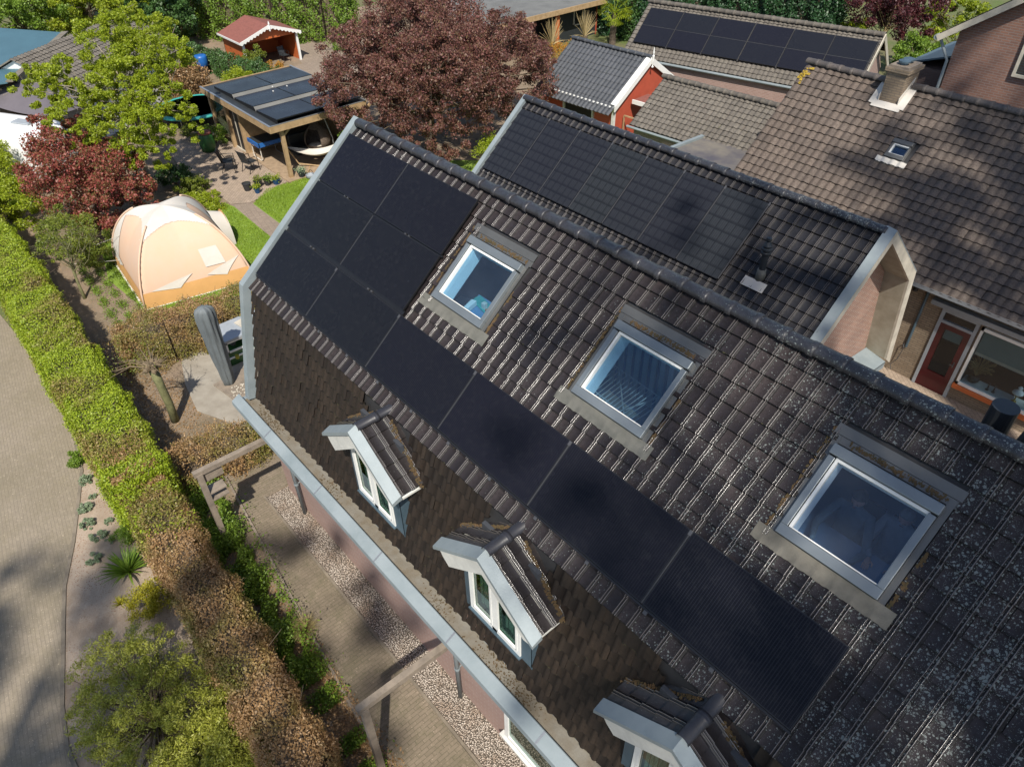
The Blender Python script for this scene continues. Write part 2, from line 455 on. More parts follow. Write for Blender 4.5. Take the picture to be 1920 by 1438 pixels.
M['glass_pale'] = glassmat('glass_pale', (.7,.8,.9), (.85,.92,1.0), .08, .8, base=.42)
M['glass'] = glassmat('glass', (.8,.9,.95), (1,1,1), .02, .85, base=0.0, f1=.8)
M['glass_green'] = glassmat('glass_green', (.7,.85,.8), (.9,1,.97), .03, .7, base=.05)
M['black'] = plain('black', (.012,.012,.014), .5, 0, .1)
M['dark'] = plain('dark', (.03,.03,.032), .7, 0, .1)
M['anthracite'] = plain('anthracite', (.035,.04,.045), .5, .1, .1, 4)
M['wood'] = plain('wood', (.42,.29,.16), .7, 0, .15, 5, .2, c2=(.30,.20,.10))
M['wood_grey'] = plain('wood_grey', (.27,.22,.17), .85, 0, .15, 7, .4, c2=(.17,.14,.11))
M['wood_deck'] = plain('wood_deck', (.36,.26,.17), .8, 0, .15, 6, .2)
M['orange_wood'] = plain('orange_wood', (.52,.13,.035), .6, 0, .08, 3, .1)
M['red_wood'] = plain('red_wood', (.45,.085,.045), .6, 0, .08, 3, .1)
M['felt_red'] = plain('felt_red', (.24,.085,.065), .9, 0, .12, 8, .4)
M['concrete'] = plain('concrete', (.33,.30,.25), .9, 0, .12, 2.2, .3, c2=(.24,.21,.17))
M['bitumen'] = plain('bitumen', (.19,.17,.14), .55, 0, .2, 1.2, .2, c2=(.08,.075,.09))
M['grey_roof'] = plain('grey_roof', (.17,.17,.16), .8, 0, .2, 1.0, .2, c2=(.12,.12,.115))
M['door_red'] = plain('door_red', (.065,.003,.007), .3, 0, .1)
M['grey_paint'] = plain('grey_paint', (.33,.36,.39), .5, 0, .08)
M['blind'] = plain('blind', (.20,.26,.24), .8, 0, .05)
M['teal'] = plain('teal', (.05,.38,.33), .5, 0, .15, 4)
M['blue'] = plain('blue', (.02,.13,.42), .4, 0, .1)
M['blue_dark'] = plain('blue_dark', (.01,.06,.16), .4, 0, .1)
M['green_plastic'] = plain('green_plastic', (.03,.12,.03), .45, 0, .15)
M['canvas'] = plain('canvas', (.62,.42,.29), .85, 0, .05, 1.5, .1, c2=(.60,.43,.32))
M['canvas_white'] = plain('canvas_white', (.58,.54,.48), .85, 0, .04, 2)
M['canvas_orange'] = plain('canvas_orange', (.60,.33,.12), .85, 0, .06, 2)
M['canopy_cloth'] = plain('canopy_cloth', (.13,.115,.13), .85, 0, .10, 1.2, .1)
M['cover'] = plain('cover', (.14,.16,.17), .7, 0, .10, 3, .2)
M['bark'] = plain('bark', (.16,.12,.08), .9, 0, .25, 9, .7)
M['bark_green'] = plain('bark_green', (.20,.20,.09), .9, 0, .25, 9, .5)
M['bark_pale'] = plain('bark_pale', (.34,.29,.21), .9, 0, .2, 9, .5)
M['twig'] = plain('twig', (.20,.15,.09), .9, 0, .2, 9)
M['willow'] = plain('willow', (.40,.31,.15), .8, 0, .15, 9)
M['skin'] = plain('skin', (.66,.36,.26), .55, 0, .05, 4)
M['hair'] = plain('hair', (.10,.07,.045), .7, 0, .2, 20)
M['hair_grey'] = plain('hair_grey', (.30,.28,.25), .7, 0, .2, 20)
M['sweater'] = plain('sweater', (.14,.20,.24), .9, 0, .1, 6)
M['shirt'] = plain('shirt', (.40,.42,.44), .9, 0, .1, 6)
M['paper'] = plain('paper', (.6,.65,.72), .7, 0, .03)
M['room'] = plain('room', (.13,.24,.38), .8, 0, .08, 1.5)
M['room_dark'] = plain('room_dark', (.045,.05,.06), .9, 0, .1, 1.5)
M['wicker'] = plain('wicker', (.16,.12,.09), .85, 0, .3, 14, .8)
M['caravan_white'] = plain('caravan_white', (.80,.80,.79), .35, 0, .03, 1)
M['metal_blue'] = plain('metal_blue', (.075,.16,.20), .5, .2, .06, 1)
# ------------------------------------------------------------------ roof surfaces
XA = np.array((1.,0,0))
class Pl:
    """a roof plane: x along the ridge, s down the slope, h off the surface"""
    def __init__(s, O, ang, side=-1, yaw=0.0):
        c, n = math.cos(math.radians(ang)), math.sin(math.radians(ang))
        X = np.array((math.cos(yaw), math.sin(yaw), 0)); Y = np.array((-math.sin(yaw), math.cos(yaw), 0)) * side
        s.O = np.array(O, float); s.X = X; s.D = Y * c + np.array((0,0,-n)); s.N = Y * n + np.array((0,0,c))
    def p(s, x, d, h=0.0): return s.O + x*s.X + d*s.D + h*s.N
    def box(s, mb, x0, x1, d0, d1, h0, h1, uv=False):
        q = [s.p(x0,d0,h0), s.p(x1,d0,h0), s.p(x1,d1,h0), s.p(x0,d1,h0), s.p(x0,d0,h1), s.p(x1,d0,h1), s.p(x1,d1,h1), s.p(x0,d1,h1)]
        u = [(x0,d0),(x1,d0),(x1,d1),(x0,d1)]*2
        mb.add(q, [(0,3,2,1),(4,5,6,7),(0,1,5,4),(1,2,6,5),(2,3,7,6),(3,0,4,7)], u if uv else None)
        return mb
FLAT = [(0,0),(.64,0),(.652,.008),(.665,.014),(.68,.016),(.695,.013),(.708,.003),(.795,.003),(.81,.013),(.826,.019),(.845,.021),(.862,.016),(.885,.001),(1.0,0)]
WAVE = [(t, .5*.034*(1-math.cos(2*PI*(t**.8)))) for t in np.linspace(0,1,10)]
def tiles(name, mat, parent, pl, x0, nx, px, s0, ns, ps, prof=FLAT, lift=.030, skip=None, stagger=False, jit=1.0, xmax=None, xmin=None, seed=1, hoff=0.0):
    rng = np.random.default_rng(seed)
    prof = np.array(prof); K = len(prof)
    Vs, Fs, UV = [], [], []; n = 0
    for j in range(ns):
        off = .5*px if (stagger and j % 2) else 0.0
        for i in range(-1 if stagger else 0, nx):
            xa = x0 + i*px + off; sa = s0 + j*ps
            if skip and skip(xa + px/2, sa + ps/2): continue
            if xmax is not None and xa + px*.3 > xmax: continue
            if xmin is not None and xa + px*.7 < xmin: continue
            xs = xa + prof[:,0]*px
            if xmax is not None: xs = np.minimum(xs, xmax)
            if xmin is not None: xs = np.maximum(xs, xmin)
            hs = prof[:,1] + hoff
            a, b, c = rng.normal(0, .0022*jit, 3); tw = rng.normal(0, .0032*jit)
            t = (prof[:,0]-.5)
            L = lift + a
            P = []
            for (dd, hh) in ((-.012, -.004), (ps*.5, L*.5), (ps+b, L)):
                P.append((xs + c, np.full(K, sa+dd), hs + hh + tw*t*2))
            P.append((xs + c, np.full(K, sa+ps+b), hs + L + tw*t*2))
            P.append((xs + c, np.full(K, sa+ps+b-.002), hs*.0 + hoff - .012))
            for (X_, S_, H_) in P:
                Vs.append(pl.O + X_[:,None]*pl.X + S_[:,None]*pl.D + H_[:,None]*pl.N)
                UV.append(np.stack([np.full(K, i+.02)+prof[:,0]*.95, np.clip(np.full(K, j+.03)+(S_-sa)/ps*.94, j+.01, j+.99)], 1))
            for r in (0,1,3):
                base = n + r*K
                k = np.arange(K-1)
                Fs.append(np.stack([base+k, base+K+k, base+K+k+1, base+k+1], 1))
            n += 5*K
    return mesh_idx(name, np.vstack(Vs), np.vstack(Fs), mat, parent, uv=np.vstack(UV), smooth=True)

def ridge(name, mat, parent, p0, p1, r=.105, seg=.36, flat=.75):
    """half-round ridge tiles with a collar on each joint"""
    p0, p1 = np.array(p0, float), np.array(p1, float)
    L = np.linalg.norm(p1-p0); d = (p1-p0)/L; n = max(1, int(round(L/seg))); seg = L/n
    side = np.cross((0,0,1), d); side /= np.linalg.norm(side); up = np.cross(d, side)
    Vs, Fs, UV = [], [], []; c = 0; A = np.linspace(-.12*PI, 1.12*PI, 12); rng = np.random.default_rng(3)
    for i in range(n):
        j1, j2 = rng.normal(0,.004,2)
        st = [(-.01, r*.94), (seg*.80, r*.99), (seg*.82, r*1.06), (seg*.86, r*1.10), (seg*.90, r*1.07), (seg*.93, r*1.10), (seg+.015, r*1.09), (seg+.015, r*.9)]
        for (t, rr) in st:
            q = p0 + d*(i*seg+t) + up*(j1) + side*j2
            Vs.append(q + np.cos(A)[:,None]*rr*side + np.sin(A)[:,None]*rr*flat*up)
            UV.append(np.stack([np.full(12, i+.02+min(.96,max(0,t/seg*.95))), A*0+.5], 1))
        for k in range(len(st)-1):
            b = c + k*12; q = np.arange(11)
            Fs.append(np.stack([b+q, b+q+1, b+12+q+1, b+12+q], 1))
        c += len(st)*12
    return mesh_idx(name, np.vstack(Vs), np.vstack(Fs), mat, parent, uv=np.vstack(UV), smooth=True)

def solar(pl, parent, x0, x1, d0, d1, h, mat, name='solar_panel', frame=.012):
    mb = MB(); pl.box(mb, x0, x1, d0, d1, h, h+.035)
    fr = mb.build(name, M['panel_frame'], parent)
    g = MB(); pl.box(g, x0+frame, x1-frame, d0+frame, d1-frame, h+.03, h+.0375, uv=True)
    o = g.build('glass_face', mat, fr)
    return fr

# ------------------------------------------------------------------ the main house (mansard roof with solar panels)
HA = TW('mansard_house', 'dark tiled mansard house in the foreground with skylights, dormers and black solar panels', 'house', (7.0, -1.0, 0))
XE = 15.2
PA = Pl((0,0,7.6), 40); PB = Pl((0,0,7.6), 40, side=1)
SK = [(4.06,5.23,.79,1.87), (7.11,8.29,.79,1.87), (10.15,11.28,.79,1.87)]
def skipA(x, s):
    for (a, b, c, d) in SK:
        if a-.06 < x < b+.06 and c-.2 < s < d+.1: return True
    return False
PX = .2075; PS = .2475
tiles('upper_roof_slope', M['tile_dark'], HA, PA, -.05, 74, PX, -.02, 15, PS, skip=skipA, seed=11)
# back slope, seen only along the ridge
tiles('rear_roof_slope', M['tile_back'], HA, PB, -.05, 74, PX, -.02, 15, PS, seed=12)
ridge('ridge_tiles', M['tile_ridge'], HA, (-.02,0,7.655), (XE,0,7.655))
# steep lower slope
kn = np.array((0,-2.80,5.245)); ev = np.array((0,-3.31,2.83))
ang = math.degrees(math.atan2(kn[2]-ev[2], kn[1]-ev[1])); Ls = math.hypot(kn[2]-ev[2], kn[1]-ev[1])
PK = Pl(kn + np.array((0,.02,0)), ang)
DC = [4.60, 7.60, 10.64]
def skipS(x, s):
    for c in DC:
        if abs(x-c) < .60 and s < 1.9: return True
    return False
STP = [(0,.006),(.12,.0),(.50,.0),(.58,.016),(.68,.030),(.78,.034),(.88,.024),(.96,.006),(1,.006)]
tiles('steep_roof_slope', M['tile_steep'], HA, PK, -.02, 74, .2075, .04, 10, .243, prof=STP, lift=.032, skip=skipS, stagger=True, seed=13, xmin=-.03, xmax=XE)
# substrate under the tiles (with openings) and walls
def sheet(name, pl, x0, x1, s0, s1, holes, h, mat, parent, th=.03):
    xs = sorted({x0, x1, *[v for a in holes for v in a[:2]]}); ss = sorted({s0, s1, *[v for a in holes for v in a[2:]]})
    mb = MB()
    for i in range(len(xs)-1):
        for j in range(len(ss)-1):
            cx_, cy_ = (xs[i]+xs[i+1])/2, (ss[j]+ss[j+1])/2
            if any(a[0] < cx_ < a[1] and a[2] < cy_ < a[3] for a in holes): continue
            pl.box(mb, xs[i], xs[i+1], ss[j], ss[j+1], h-th, h)
    return mb.build(name, mat, parent)
holes = [(a+.07, b-.07, c+.07, d-.07) for a, b, c, d in SK]
sheet('roof_boarding', PA, 0, XE, 0.02, 3.62, holes, -.03, M['room'], HA)
sheet('roof_felt', PA, 0, XE, 0.02, 3.62, holes, -.016, M['dark'], HA, .008)
sheet('rear_boarding', PB, 0, XE, 0.02, 3.70, [], -.03, M['room'], HA)
sheet('steep_boarding', PK, 0, XE, .05, 2.4, [], -.035, M['dark'], HA)
mb = MB(); mb.bb((.02,-3.25,0), (XE,-3.05,2.80)); mb.bb((.02,2.75,0), (XE,2.95,4.9)); 
mb.build('brick_wall', M['brick_pink'], HA)
mb = MB()
for x in (.03, XE-.03):
    mb.poly([(x,-3.04,0),(x,-3.04,2.8),(x,-2.72,5.20),(x,0,7.5),(x,2.8,5.2),(x,2.74,0)], .02, (1,0,0))
mb.build('gable_wall', M['brick_pink'], HA)
# far verge boards, zinc clad
def verge(parent, x0, x1, pts, w=.12, mat='zinc'):
    """pts: outline (y,z) along the roof edge; a cranked board of zinc"""
    pts = [np.array(p, float) for p in pts]; mb = MB(); k = len(pts); off = []
    for i in range(k):
        a = pts[max(0,i-1)]; b = pts[min(k-1,i+1)]
        d = (b-a)/np.linalg.norm(b-a); off.append(np.array((-d[1], d[0])))
    V = []
    for p, n in zip(pts, off):
        o_ = p + n*(.05); i_ = p - n*(w)
        V += [(x0,o_[0],o_[1]), (x1,o_[0],o_[1]), (x1,i_[0],i_[1]), (x0,i_[0],i_[1])]
    F = []
    for i in range(k-1):
        for j in range(4): F.append((4*i+j, 4*i+(j+1)%4, 4*i+4+(j+1)%4, 4*i+4+j))
    F += [(0,1,2,3), tuple(4*(k-1)+j for j in (3,2,1,0))]
    mb.add(V, F); return mb.build('verge_board', M[mat], parent)
verge(HA, -.20, -.045, [(2.85,5.22),(0,7.625),(-2.84,5.26),(-3.36,2.80)])
# zinc gutter along the eaves: trough, lip, dirt
g0, g1 = -.33, XE
mb = MB()
prof = [(-3.26,2.80),(-3.32,2.73),(-3.53,2.73),(-3.545,2.84),(-3.56,2.85),(-3.735,2.755),(-3.745,2.66),(-3.70,2.64),(-3.55,2.60),(-3.28,2.60)]
V = [(x, a, b) for x in (g0, g1) for (a, b) in prof]; k = len(prof)
mb.add(V, [(i,(i+1)%k,k+(i+1)%k,k+i) for i in range(k)] + [tuple(range(k)), tuple(range(2*k-1,k-1,-1))])
GU = mb.build('gutter', M['zinc'], HA)
mb = MB(); nx_ = 150
xs = np.linspace(g0+.12, g1, nx_); rr = np.random.default_rng(5)
P = np.zeros((nx_, 4, 3))
for i, x in enumerate(xs):
    for j, (y, z) in enumerate([(-3.535,2.742),(-3.46,2.748),(-3.36,2.750),(-3.29,2.762)]):
        P[i,j] = (x, y, z + rr.uniform(-.003,.004))
mb.grid(P); mb.build('gutter_bed', M['trough'], GU)
mb = MB()
for k in range(800):
    c = rr.choice([.55,.9,3.2,6.4,7.6,8.0,8.3,11.5]); x = rr.normal(c, .22); 
    if x < .0: continue
    y = rr.uniform(-3.52,-3.30); r_ = rr.uniform(.004,.015)
    mb.box((x,y,2.755+r_*.25), (r_*rr.uniform(1,2.5), r_, r_*.5), rz=rr.uniform(0,3))
mb.build('gutter_debris', M['debris'], GU)['kind'] = 'stuff'
# joint straps of the gutter lip
mb = MB()
for x in (1.1, 3.05, 5.0, 6.95, 8.9, 10.9): mb.add([(x,-3.562,2.852),(x+.03,-3.562,2.852),(x+.03,-3.738,2.758),(x,-3.738,2.758)], [(0,1,2,3)])
mb.build_each('joint_strap', M['rail'], GU)
for x in (.93, 6.55):
    mb = MB(); mb.tube([(x,-3.42,2.62),(x,-3.36,2.45),(x,-3.34,2.2),(x,-3.34,.02)], .042, 10); dp = mb.build('downpipe', M['zinc'], HA, smooth=True)
    mb = MB(); mb.tube([(x,-3.34,.95),(x,-3.34,1.0)], .05, 10); mb.bar((x,-3.34,.975),(x,-3.24,.975),.02); mb.build('pipe_bracket', M['zinc'], dp)
# white splash board sections on the brick wall under the gutter
for (a, b) in ((1.7,3.2),(4.1,5.55)):
    mb = MB(); mb.bb((a,-3.30,2.28),(b,-3.253,2.50)); mb.build('wall_flashing', M['zinc'], HA)
# ground floor window
def casement(parent, x0, x1, z0, z1, y, fw=.07, mull=(), name='window', mat='white', glass='glass_green', dep=.07):
    mb = MB()
    for (a, b, c, d) in ((x0,x1,z0,z0+fw),(x0,x1,z1-fw,z1),(x0,x0+fw,z0+fw,z1-fw),(x1-fw,x1,z0+fw,z1-fw)): mb.bb((a,y-dep,c),(b,y,d))
    for m_ in mull: mb.bb((m_-fw/2,y-dep,z0+fw),(m_+fw/2,y,z1-fw))
    o = mb.build(name, M[mat], parent)
    g = MB(); g.bb((x0+fw,y-dep*.55,z0+fw),(x1-fw,y-dep*.45,z1-fw)); g.build('pane', M[glass], o)
    return o
wn_ = casement(HA, 7.74, 10.4, .42, 1.75, -3.252, .09, (9.0,), dep=.06)
mb = MB(); mb.bb((7.65,-3.36,.36),(10.5,-3.255,.415)); mb.build('window_sill', M['white_old'], wn_)

# solar panels
Wp = 1.89
for r in range(2):
    for c in range(2):
        d0 = (.235, 1.285)[r]; solar(PA, HA, c*Wp+.01, (c+1)*Wp-.012, d0, d0+1.025, .075, M['panel'])
for c in range(6):
    solar(PA, HA, c*Wp+.012, (c+1)*Wp-.012, 2.385, 3.375, .075, M['panel'])
mb = MB()
for da, db in ((1.255,1.29),(2.305,2.39)): PA.box(mb, .0, 3.78, da, db, .045, .07)
PA.box(mb, 0, 11.34, 3.385, 3.41, .04, .085)
mb.build_each('mounting_rail', M['panel_frame'], HA)
mb = MB()
for c in (.95, 2.84):
    for d_ in (1.272, 2.362):
        for t in (-.05,.05): PA.box(mb, c+t, c+t+.035, d_-.014, d_+.014, .075, .102)
for c in range(1,6):
    PA.box(mb, c*Wp-.02, c*Wp+.02, 2.39, 2.45, .108, .120)
for c in range(1,6): PA.box(mb, c*Wp-.006, c*Wp+.004, 2.40, 3.37, .09, .1085)
PA.box(mb, Wp-.006, Wp+.004, .24, 1.26, .09, .1085); PA.box(mb, Wp-.006, Wp+.004, 1.30, 2.31, .09, .1085)
mb.build_each('panel_clip', M['clip'], HA)
mb = MB()
for x in np.arange(.5, 11.2, .9):
    PA.box(mb, x, x+.05, 3.36, 3.46, .02, .05)
mb.build_each('roof_hook', M['clip'], HA)

# skylights
def skylight(pl, parent, a, b, c, d, mats=('frame_alu','glass_sky'), top=.26, apron='lead', side=.10, fw=.075):
    mb = MB(); h0, h1 = -.03, .085
    # outer casing
    for (x0,x1,s0,s1) in ((a,b,d-.115,d),(a,a+fw,c+.10,d-.115),(b-fw,b,c+.10,d-.115)): pl.box(mb, x0, x1, s0, s1, h0, h1)
    o = mb.build('skylight', M[mats[0]], parent, bevel=.006)
    mb = MB(); pl.box(mb, a-.012, b+.012, c-.035, c+.085, h0, .11); mb.build('top_hood', M[mats[0]], o, bevel=.012)
    mb = MB(); fi = .032
    A, B, C_, D_ = a+fw+.008, b-fw+.01, c+.09, d-.12
    for (x0,x1,s0,s1) in ((A,B,C_,C_+fi),(A,B,D_-.012,D_),(A,A+fi,C_+fi,D_-.012),(B-.014,B,C_+fi,D_-.012)): pl.box(mb, x0, x1, s0, s1, -.06, .062)
    mb.build('sash', M['white'], o)
    # white lining of the shaft
    mb = MB()
    for (x0,x1,s0,s1) in ((A+.0,A+.03,C_,D_),(B-.02,B+.01,C_,D_),(A,B,C_,C_+.02),(A,B,D_-.01,D_+.01)): pl.box(mb, x0, x1, s0, s1, -.26, -.062)
    mb.build('reveal', M['white'], o)
    mb = MB(); pl.box(mb, A+fi, B-.014, C_+fi, D_-.012, -.004, .004); mb.build('pane', M[mats[1]], o)
    mb = MB()
    pl.box(mb, a-side*.7, a-.003, c-.14, d+.02, .012, .022); pl.box(mb, b+.003, b+side*.7, c-.14, d+.02, .012, .022)
    pl.box(mb, a-side, b+side, c-top, c-.145, .018, .028); pl.box(mb, a-side, b+side, c-.142, c-.058, .004, .016)
    mb.build('flashing', M['frame_alu2'], o)
    # apron dressed over the tiles below
    nx_, ns_ = 60, 6
    P = np.zeros((nx_, ns_, 3))
    for i in range(nx_):
        x = a-side-.10 + (b-a+2*side+.20)*i/(nx_-1)
        ph = ((x+.05)/PX) % 1; rib = .024 if .6 < ph < .9 else 0
        for j in range(ns_):
            t = j/(ns_-1); P[i,j] = pl.p(x, d+.004+t*(.185+.004*math.sin(x*27)+.003*math.sin(x*71)), .036-.004*t + rib*(t**1.5)*.45)
    mb = MB(); mb.grid(P); mb.build('apron', M[apron], o, smooth=True)
    return o
M['lead_ribbed'] = plain('lead_ribbed', (.17,.155,.125), .65, .1, .15, 5, .3, c2=(.11,.10,.08))
S1 = skylight(PA, HA, *SK[0]); S2 = skylight(PA, HA, *SK[1]); S3 = skylight(PA, HA, *SK[2], mats=('frame_alu','glass_hazy'), apron='lead_ribbed')
for o_, l_ in ((S1,'skylight next to the solar panels with a cluttered desk below'), (S2,'skylight with a drying rack below'), (S3,'lowest skylight with people sitting behind the glass')): o_['label'] = l_
# moss and rust along the skylight edges
mb = MB(); rr = np.random.default_rng(8)
for (a,b,c,d) in SK:
    for k in range(520):
        sd_ = rr.integers(0, 3)
        if sd_ == 0: x, s_ = a-.115+rr.normal(0,.008), rr.uniform(c-.2, d+.1)
        elif sd_ == 1: x, s_ = b+.11+rr.normal(0,.01), rr.choice([c+.5,d-.05,d-.2])+rr.normal(0,.06)
        else: x, s_ = rr.uniform(a+.1, b), c-.10+rr.normal(0,.014)
        r_ = rr.uniform(.003,.010); PA.box(mb, x-r_, x+r_, s_-r_*1.6, s_+r_*1.6, .015, .015+r_*1.1)
mb.build('moss_edge', M['debris'], HA)['kind'] = 'stuff'

# attic room behind the skylights
mb = MB(); mb.bb((.1,-2.70,4.82),(XE-.1,2.70,4.90)); mb.build('attic_floor', M['room'], HA)
mb = MB()
for x in (5.75, 8.9): mb.poly([(x,-2.6,4.9),(x,0,7.45),(x,2.6,4.9)], .06, (1,0,0))
mb.build('attic_wall', M['room'], HA)

# dormers
def dormer(cx_, parent):
    root = bpy.data.objects.new('dormer', None); COL.objects.link(root); root.parent = parent; root.location = (cx_,0,0)
    # local coordinates from here: x about the dormer's middle
    hw, zr, ze, yf = 1.0, 5.22, 4.50, -3.50; sl = math.degrees(math.atan2(zr-ze, hw))
    def yk(z): return -2.80 - (5.245-z)*(3.31-2.80)/(5.245-2.83)       # y of the steep slope at height z
    for sgn in (-1, 1):
        # small tiled roof: plane runs along y
        pl = Pl((0,0,zr+.02), sl); pl.X = np.array((0,-sgn*1.0,0)); pl.D = np.array((sgn*math.cos(math.radians(sl)),0,-math.sin(math.radians(sl)))); pl.N = np.array((sgn*math.sin(math.radians(sl)),0,math.cos(math.radians(sl))))
        Lr = hw/math.cos(math.radians(sl))
        f_prof = FLAT if sgn > 0 else [(1-a, b) for a, b in FLAT[::-1]]
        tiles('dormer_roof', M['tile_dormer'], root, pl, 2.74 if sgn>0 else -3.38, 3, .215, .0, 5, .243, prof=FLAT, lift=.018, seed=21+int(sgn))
    mb = MB()
    mb.poly([(-hw*.95,-3.42,ze-.06),(0,-3.42,zr-.06),(hw*.95,-3.42,ze-.06),(hw*.95,-3.42,ze-.10),(0,-3.42,zr-.10),(-hw*.95,-3.42,ze-.10)], .56, (0,1,0))
    mb.build('soffit', M['white_old'], root)
    # zinc verge on both slopes, white fascia below it
    mb = MB()
    for sgn in (-1,1):
        V = []
        for (x, z) in ((0,zr),(sgn*hw*1.01,ze-.01)):
            V += [(x,yf-.02,z-.045),(x,yf-.02,z+.02),(x,yf+.14,z+.085),(x,yf+.15,z+.0)]
        mb.add(V, [(0,4,5,1),(1,5,6,2),(2,6,7,3),(3,7,4,0),(4,7,6,5),(0,1,2,3)])
    mb.build('zinc_verge', M['zinc'], root)
    mb = MB()
    mb.poly([(-hw*.93,yf+.02,ze+.03),(0,yf+.02,zr-.03),(hw*.93,yf+.02,ze+.03),(hw*.93,yf+.02,ze-.10),(hw*.80,yf+.02,ze-.13),(.02,yf+.02,zr-.33),(-hw*.72,yf+.02,ze-.20),(-hw*.84,yf+.02,ze-.10)], .07, (0,1,0))
    mb.build('fascia', M['white_old'], root)
    # window front
    y, z0 = -3.30, 3.39; hx = .53; fw = .055
    def zt(x): return zr - .20 - abs(x)*(zr-ze)/hw - .02
    mb = MB()
    for (a, b) in ((-hx,-hx+fw),(-.05,.05),(hx-fw,hx)):
        mb.poly([(a,y,z0),(b,y,z0),(b,y,zt(b)),(a,y,zt(a))] if a*b > 0 or a == b else [(a,y,z0),(b,y,z0),(b,y,zt(b)),(0,y,zt(0)),(a,y,zt(a))], .07, (0,1,0))
    mb.bb((-hx+fw,y,z0),(hx-fw,y+.07,z0+.07))
    for sgn in (-1,1):
        mb.poly([(sgn*.05,y,zt(.05)),(sgn*(hx-fw),y,zt(hx-fw)),(sgn*(hx-fw),y,zt(hx-fw)-.09),(sgn*.05,y,zt(.05)-.09)], .07, (0,1,0))
    # sash profile
    for sgn in (-1,1):
        a, b = sgn*.065, sgn*(hx-fw-.015)
        for (p, q) in (((a,z0+.085),(b,z0+.085)),((b,z0+.085),(b,zt(b)-.11)),((a,z0+.085),(a,zt(a)-.11)),((a,zt(a)-.11),(b,zt(b)-.11))):
            mb.bar((p[0],y+.01,p[1]),(q[0],y+.01,q[1]),.035,.03,up=(0,1,0))
    wd = mb.build('window', M['white'], root)
    mb = MB()
    for sgn in (-1,1):
        mb.poly([(sgn*.06,y+.03,z0+.07),(sgn*(hx-fw),y+.03,z0+.07),(sgn*(hx-fw),y+.03,zt(hx)-.06),(sgn*.06,y+.03,zt(.05)-.06)], .006, (0,1,0))
    mb.build('pane', M['glass_green'], wd)
    mb = MB()
    for sgn in (-1,1):
        for k in range(7):
            x = sgn*(.10+k*.055); mb.bb((x,y+.12+.012*(k%2),z0+.1),(x+.045,y+.13+.012*(k%2),zt(.5)+.05))
    mb.build('curtain', M['white_old'], wd)
    mb = MB(); mb.bb((-hx-.02,y+.30,3.2),(hx+.02,y+.36,5.0)); mb.build('dormer_inside', M['room_dark'], root)
    mb = MB(); mb.bb((-hx-.02,y-.035,z0-.03),(hx+.02,y+.05,z0-.003)); mb.build('sill', M['zinc_dark'], wd)
    # zinc cheeks
    for sgn in (-1,1):
        x = sgn*(hx+.005); x2 = sgn*.70
        mb = MB(); zb, ztp = 3.30, ze+.02
        mb.poly([(x,y+.02,zb+.05),(x,y+.02,ztp+.12),(x2,y+.05,ztp),(x2,yk(ztp)+.05,ztp),(x2,yk(zb)+.03,zb-.12),(x2-sgn*.03,y+.03,zb-.02)][:3]+[(x2,y+.05,zb-.03)], .012, (0,1,0))
        mb.poly([(x2,y+.05,zb-.05),(x2,y+.05,ztp+.03),(x2,yk(ztp)+.12,ztp+.03),(x2,yk(zb)+.02,zb-.25)], .012, (-sgn,0,0))
        mb.build('cheek', M['zinc_dark'], root)
    # lead valley behind the right-hand eave
    mb = MB()
    rv = np.random.default_rng(int(cx_*7))
    for sgn in (-1,1):
        for k in range(170):
            x = rv.uniform(.14,1.03); z = zr-(zr-ze)*x/hw; r_ = rv.uniform(.006,.026)
            mb.box((sgn*x, yk(z)-.02-abs(rv.normal(0,.028)), z+.035+rv.normal(0,.01)), (r_*1.6,r_*1.3,r_), rz=rv.uniform(0,3))
    mb.build('valley_debris', M['debris'], root)['kind'] = 'stuff'
    ridge('ridge_cap', M['tile_ridge'], root, (0,-3.38,zr+.035), (0,-2.66,zr+.035), r=.085, seg=.36)
    return root
D1 = dormer(DC[0], HA); D2 = dormer(DC[1], HA); D3 = dormer(DC[2], HA)

# black flue pipes behind the ridge at the right
for (x, y, z0_, z1_, r_) in ((11.17,.62,6.9,7.62,.13),(11.62,.34,7.3,9.2,.15)):
    mb = MB(); mb.tube([(x,y,z0_),(x,y,z1_)], r_, 20)
    if r_ > .14:
        for zz in (7.86, 7.93, 8.0): mb.tube([(x,y,zz),(x,y,zz+.02)], r_*1.06, 20)
        mb.lathe([(r_*1.5,-.35),(r_*1.25,-.05),(r_*1.1,.03)], (x,y,7.72), 20)
    mb.build('flue_pipe', M['anthracite'], HA)

# ------------------------------------------------------------------ the rear wing (second dark roof with panels)
HB = TW('rear_wing', 'dark tiled wing behind the main ridge with upright solar panels and a brick gable', 'house', (2.5, 6.34, 0))
RB = (6.343, 6.015)
BB = Pl((0,RB[0],RB[1]), 40); BR = Pl((0,RB[0],RB[1]), 40, side=1)
b0, b1 = -2.47, 7.62
nB = int((b1-.1-b0-.1)/PX)
def skipB(x, s): return -2.1 < x < 5.0 and .3 < s < 2.0 and False
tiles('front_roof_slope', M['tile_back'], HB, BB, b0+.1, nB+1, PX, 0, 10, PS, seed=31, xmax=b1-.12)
sheet('boarding', BB, b0+.1, b1-.1, .02, 2.5, [], -.03, M['dark'], HB)
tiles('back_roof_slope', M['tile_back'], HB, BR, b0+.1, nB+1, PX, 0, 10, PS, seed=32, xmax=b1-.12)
PKB = Pl((0,8.22,4.44), 76, side=1)
tiles('steep_back_slope', M['tile_steep'], HB, PKB, b0+.1, nB+1, PX, 0, 10, .25, prof=STP, seed=33, xmax=b1-.12)
ridge('ridge_tiles', M['tile_ridge'], HB, (b0+.05,RB[0],RB[1]+.05), (b1-.14,RB[0],RB[1]+.05))
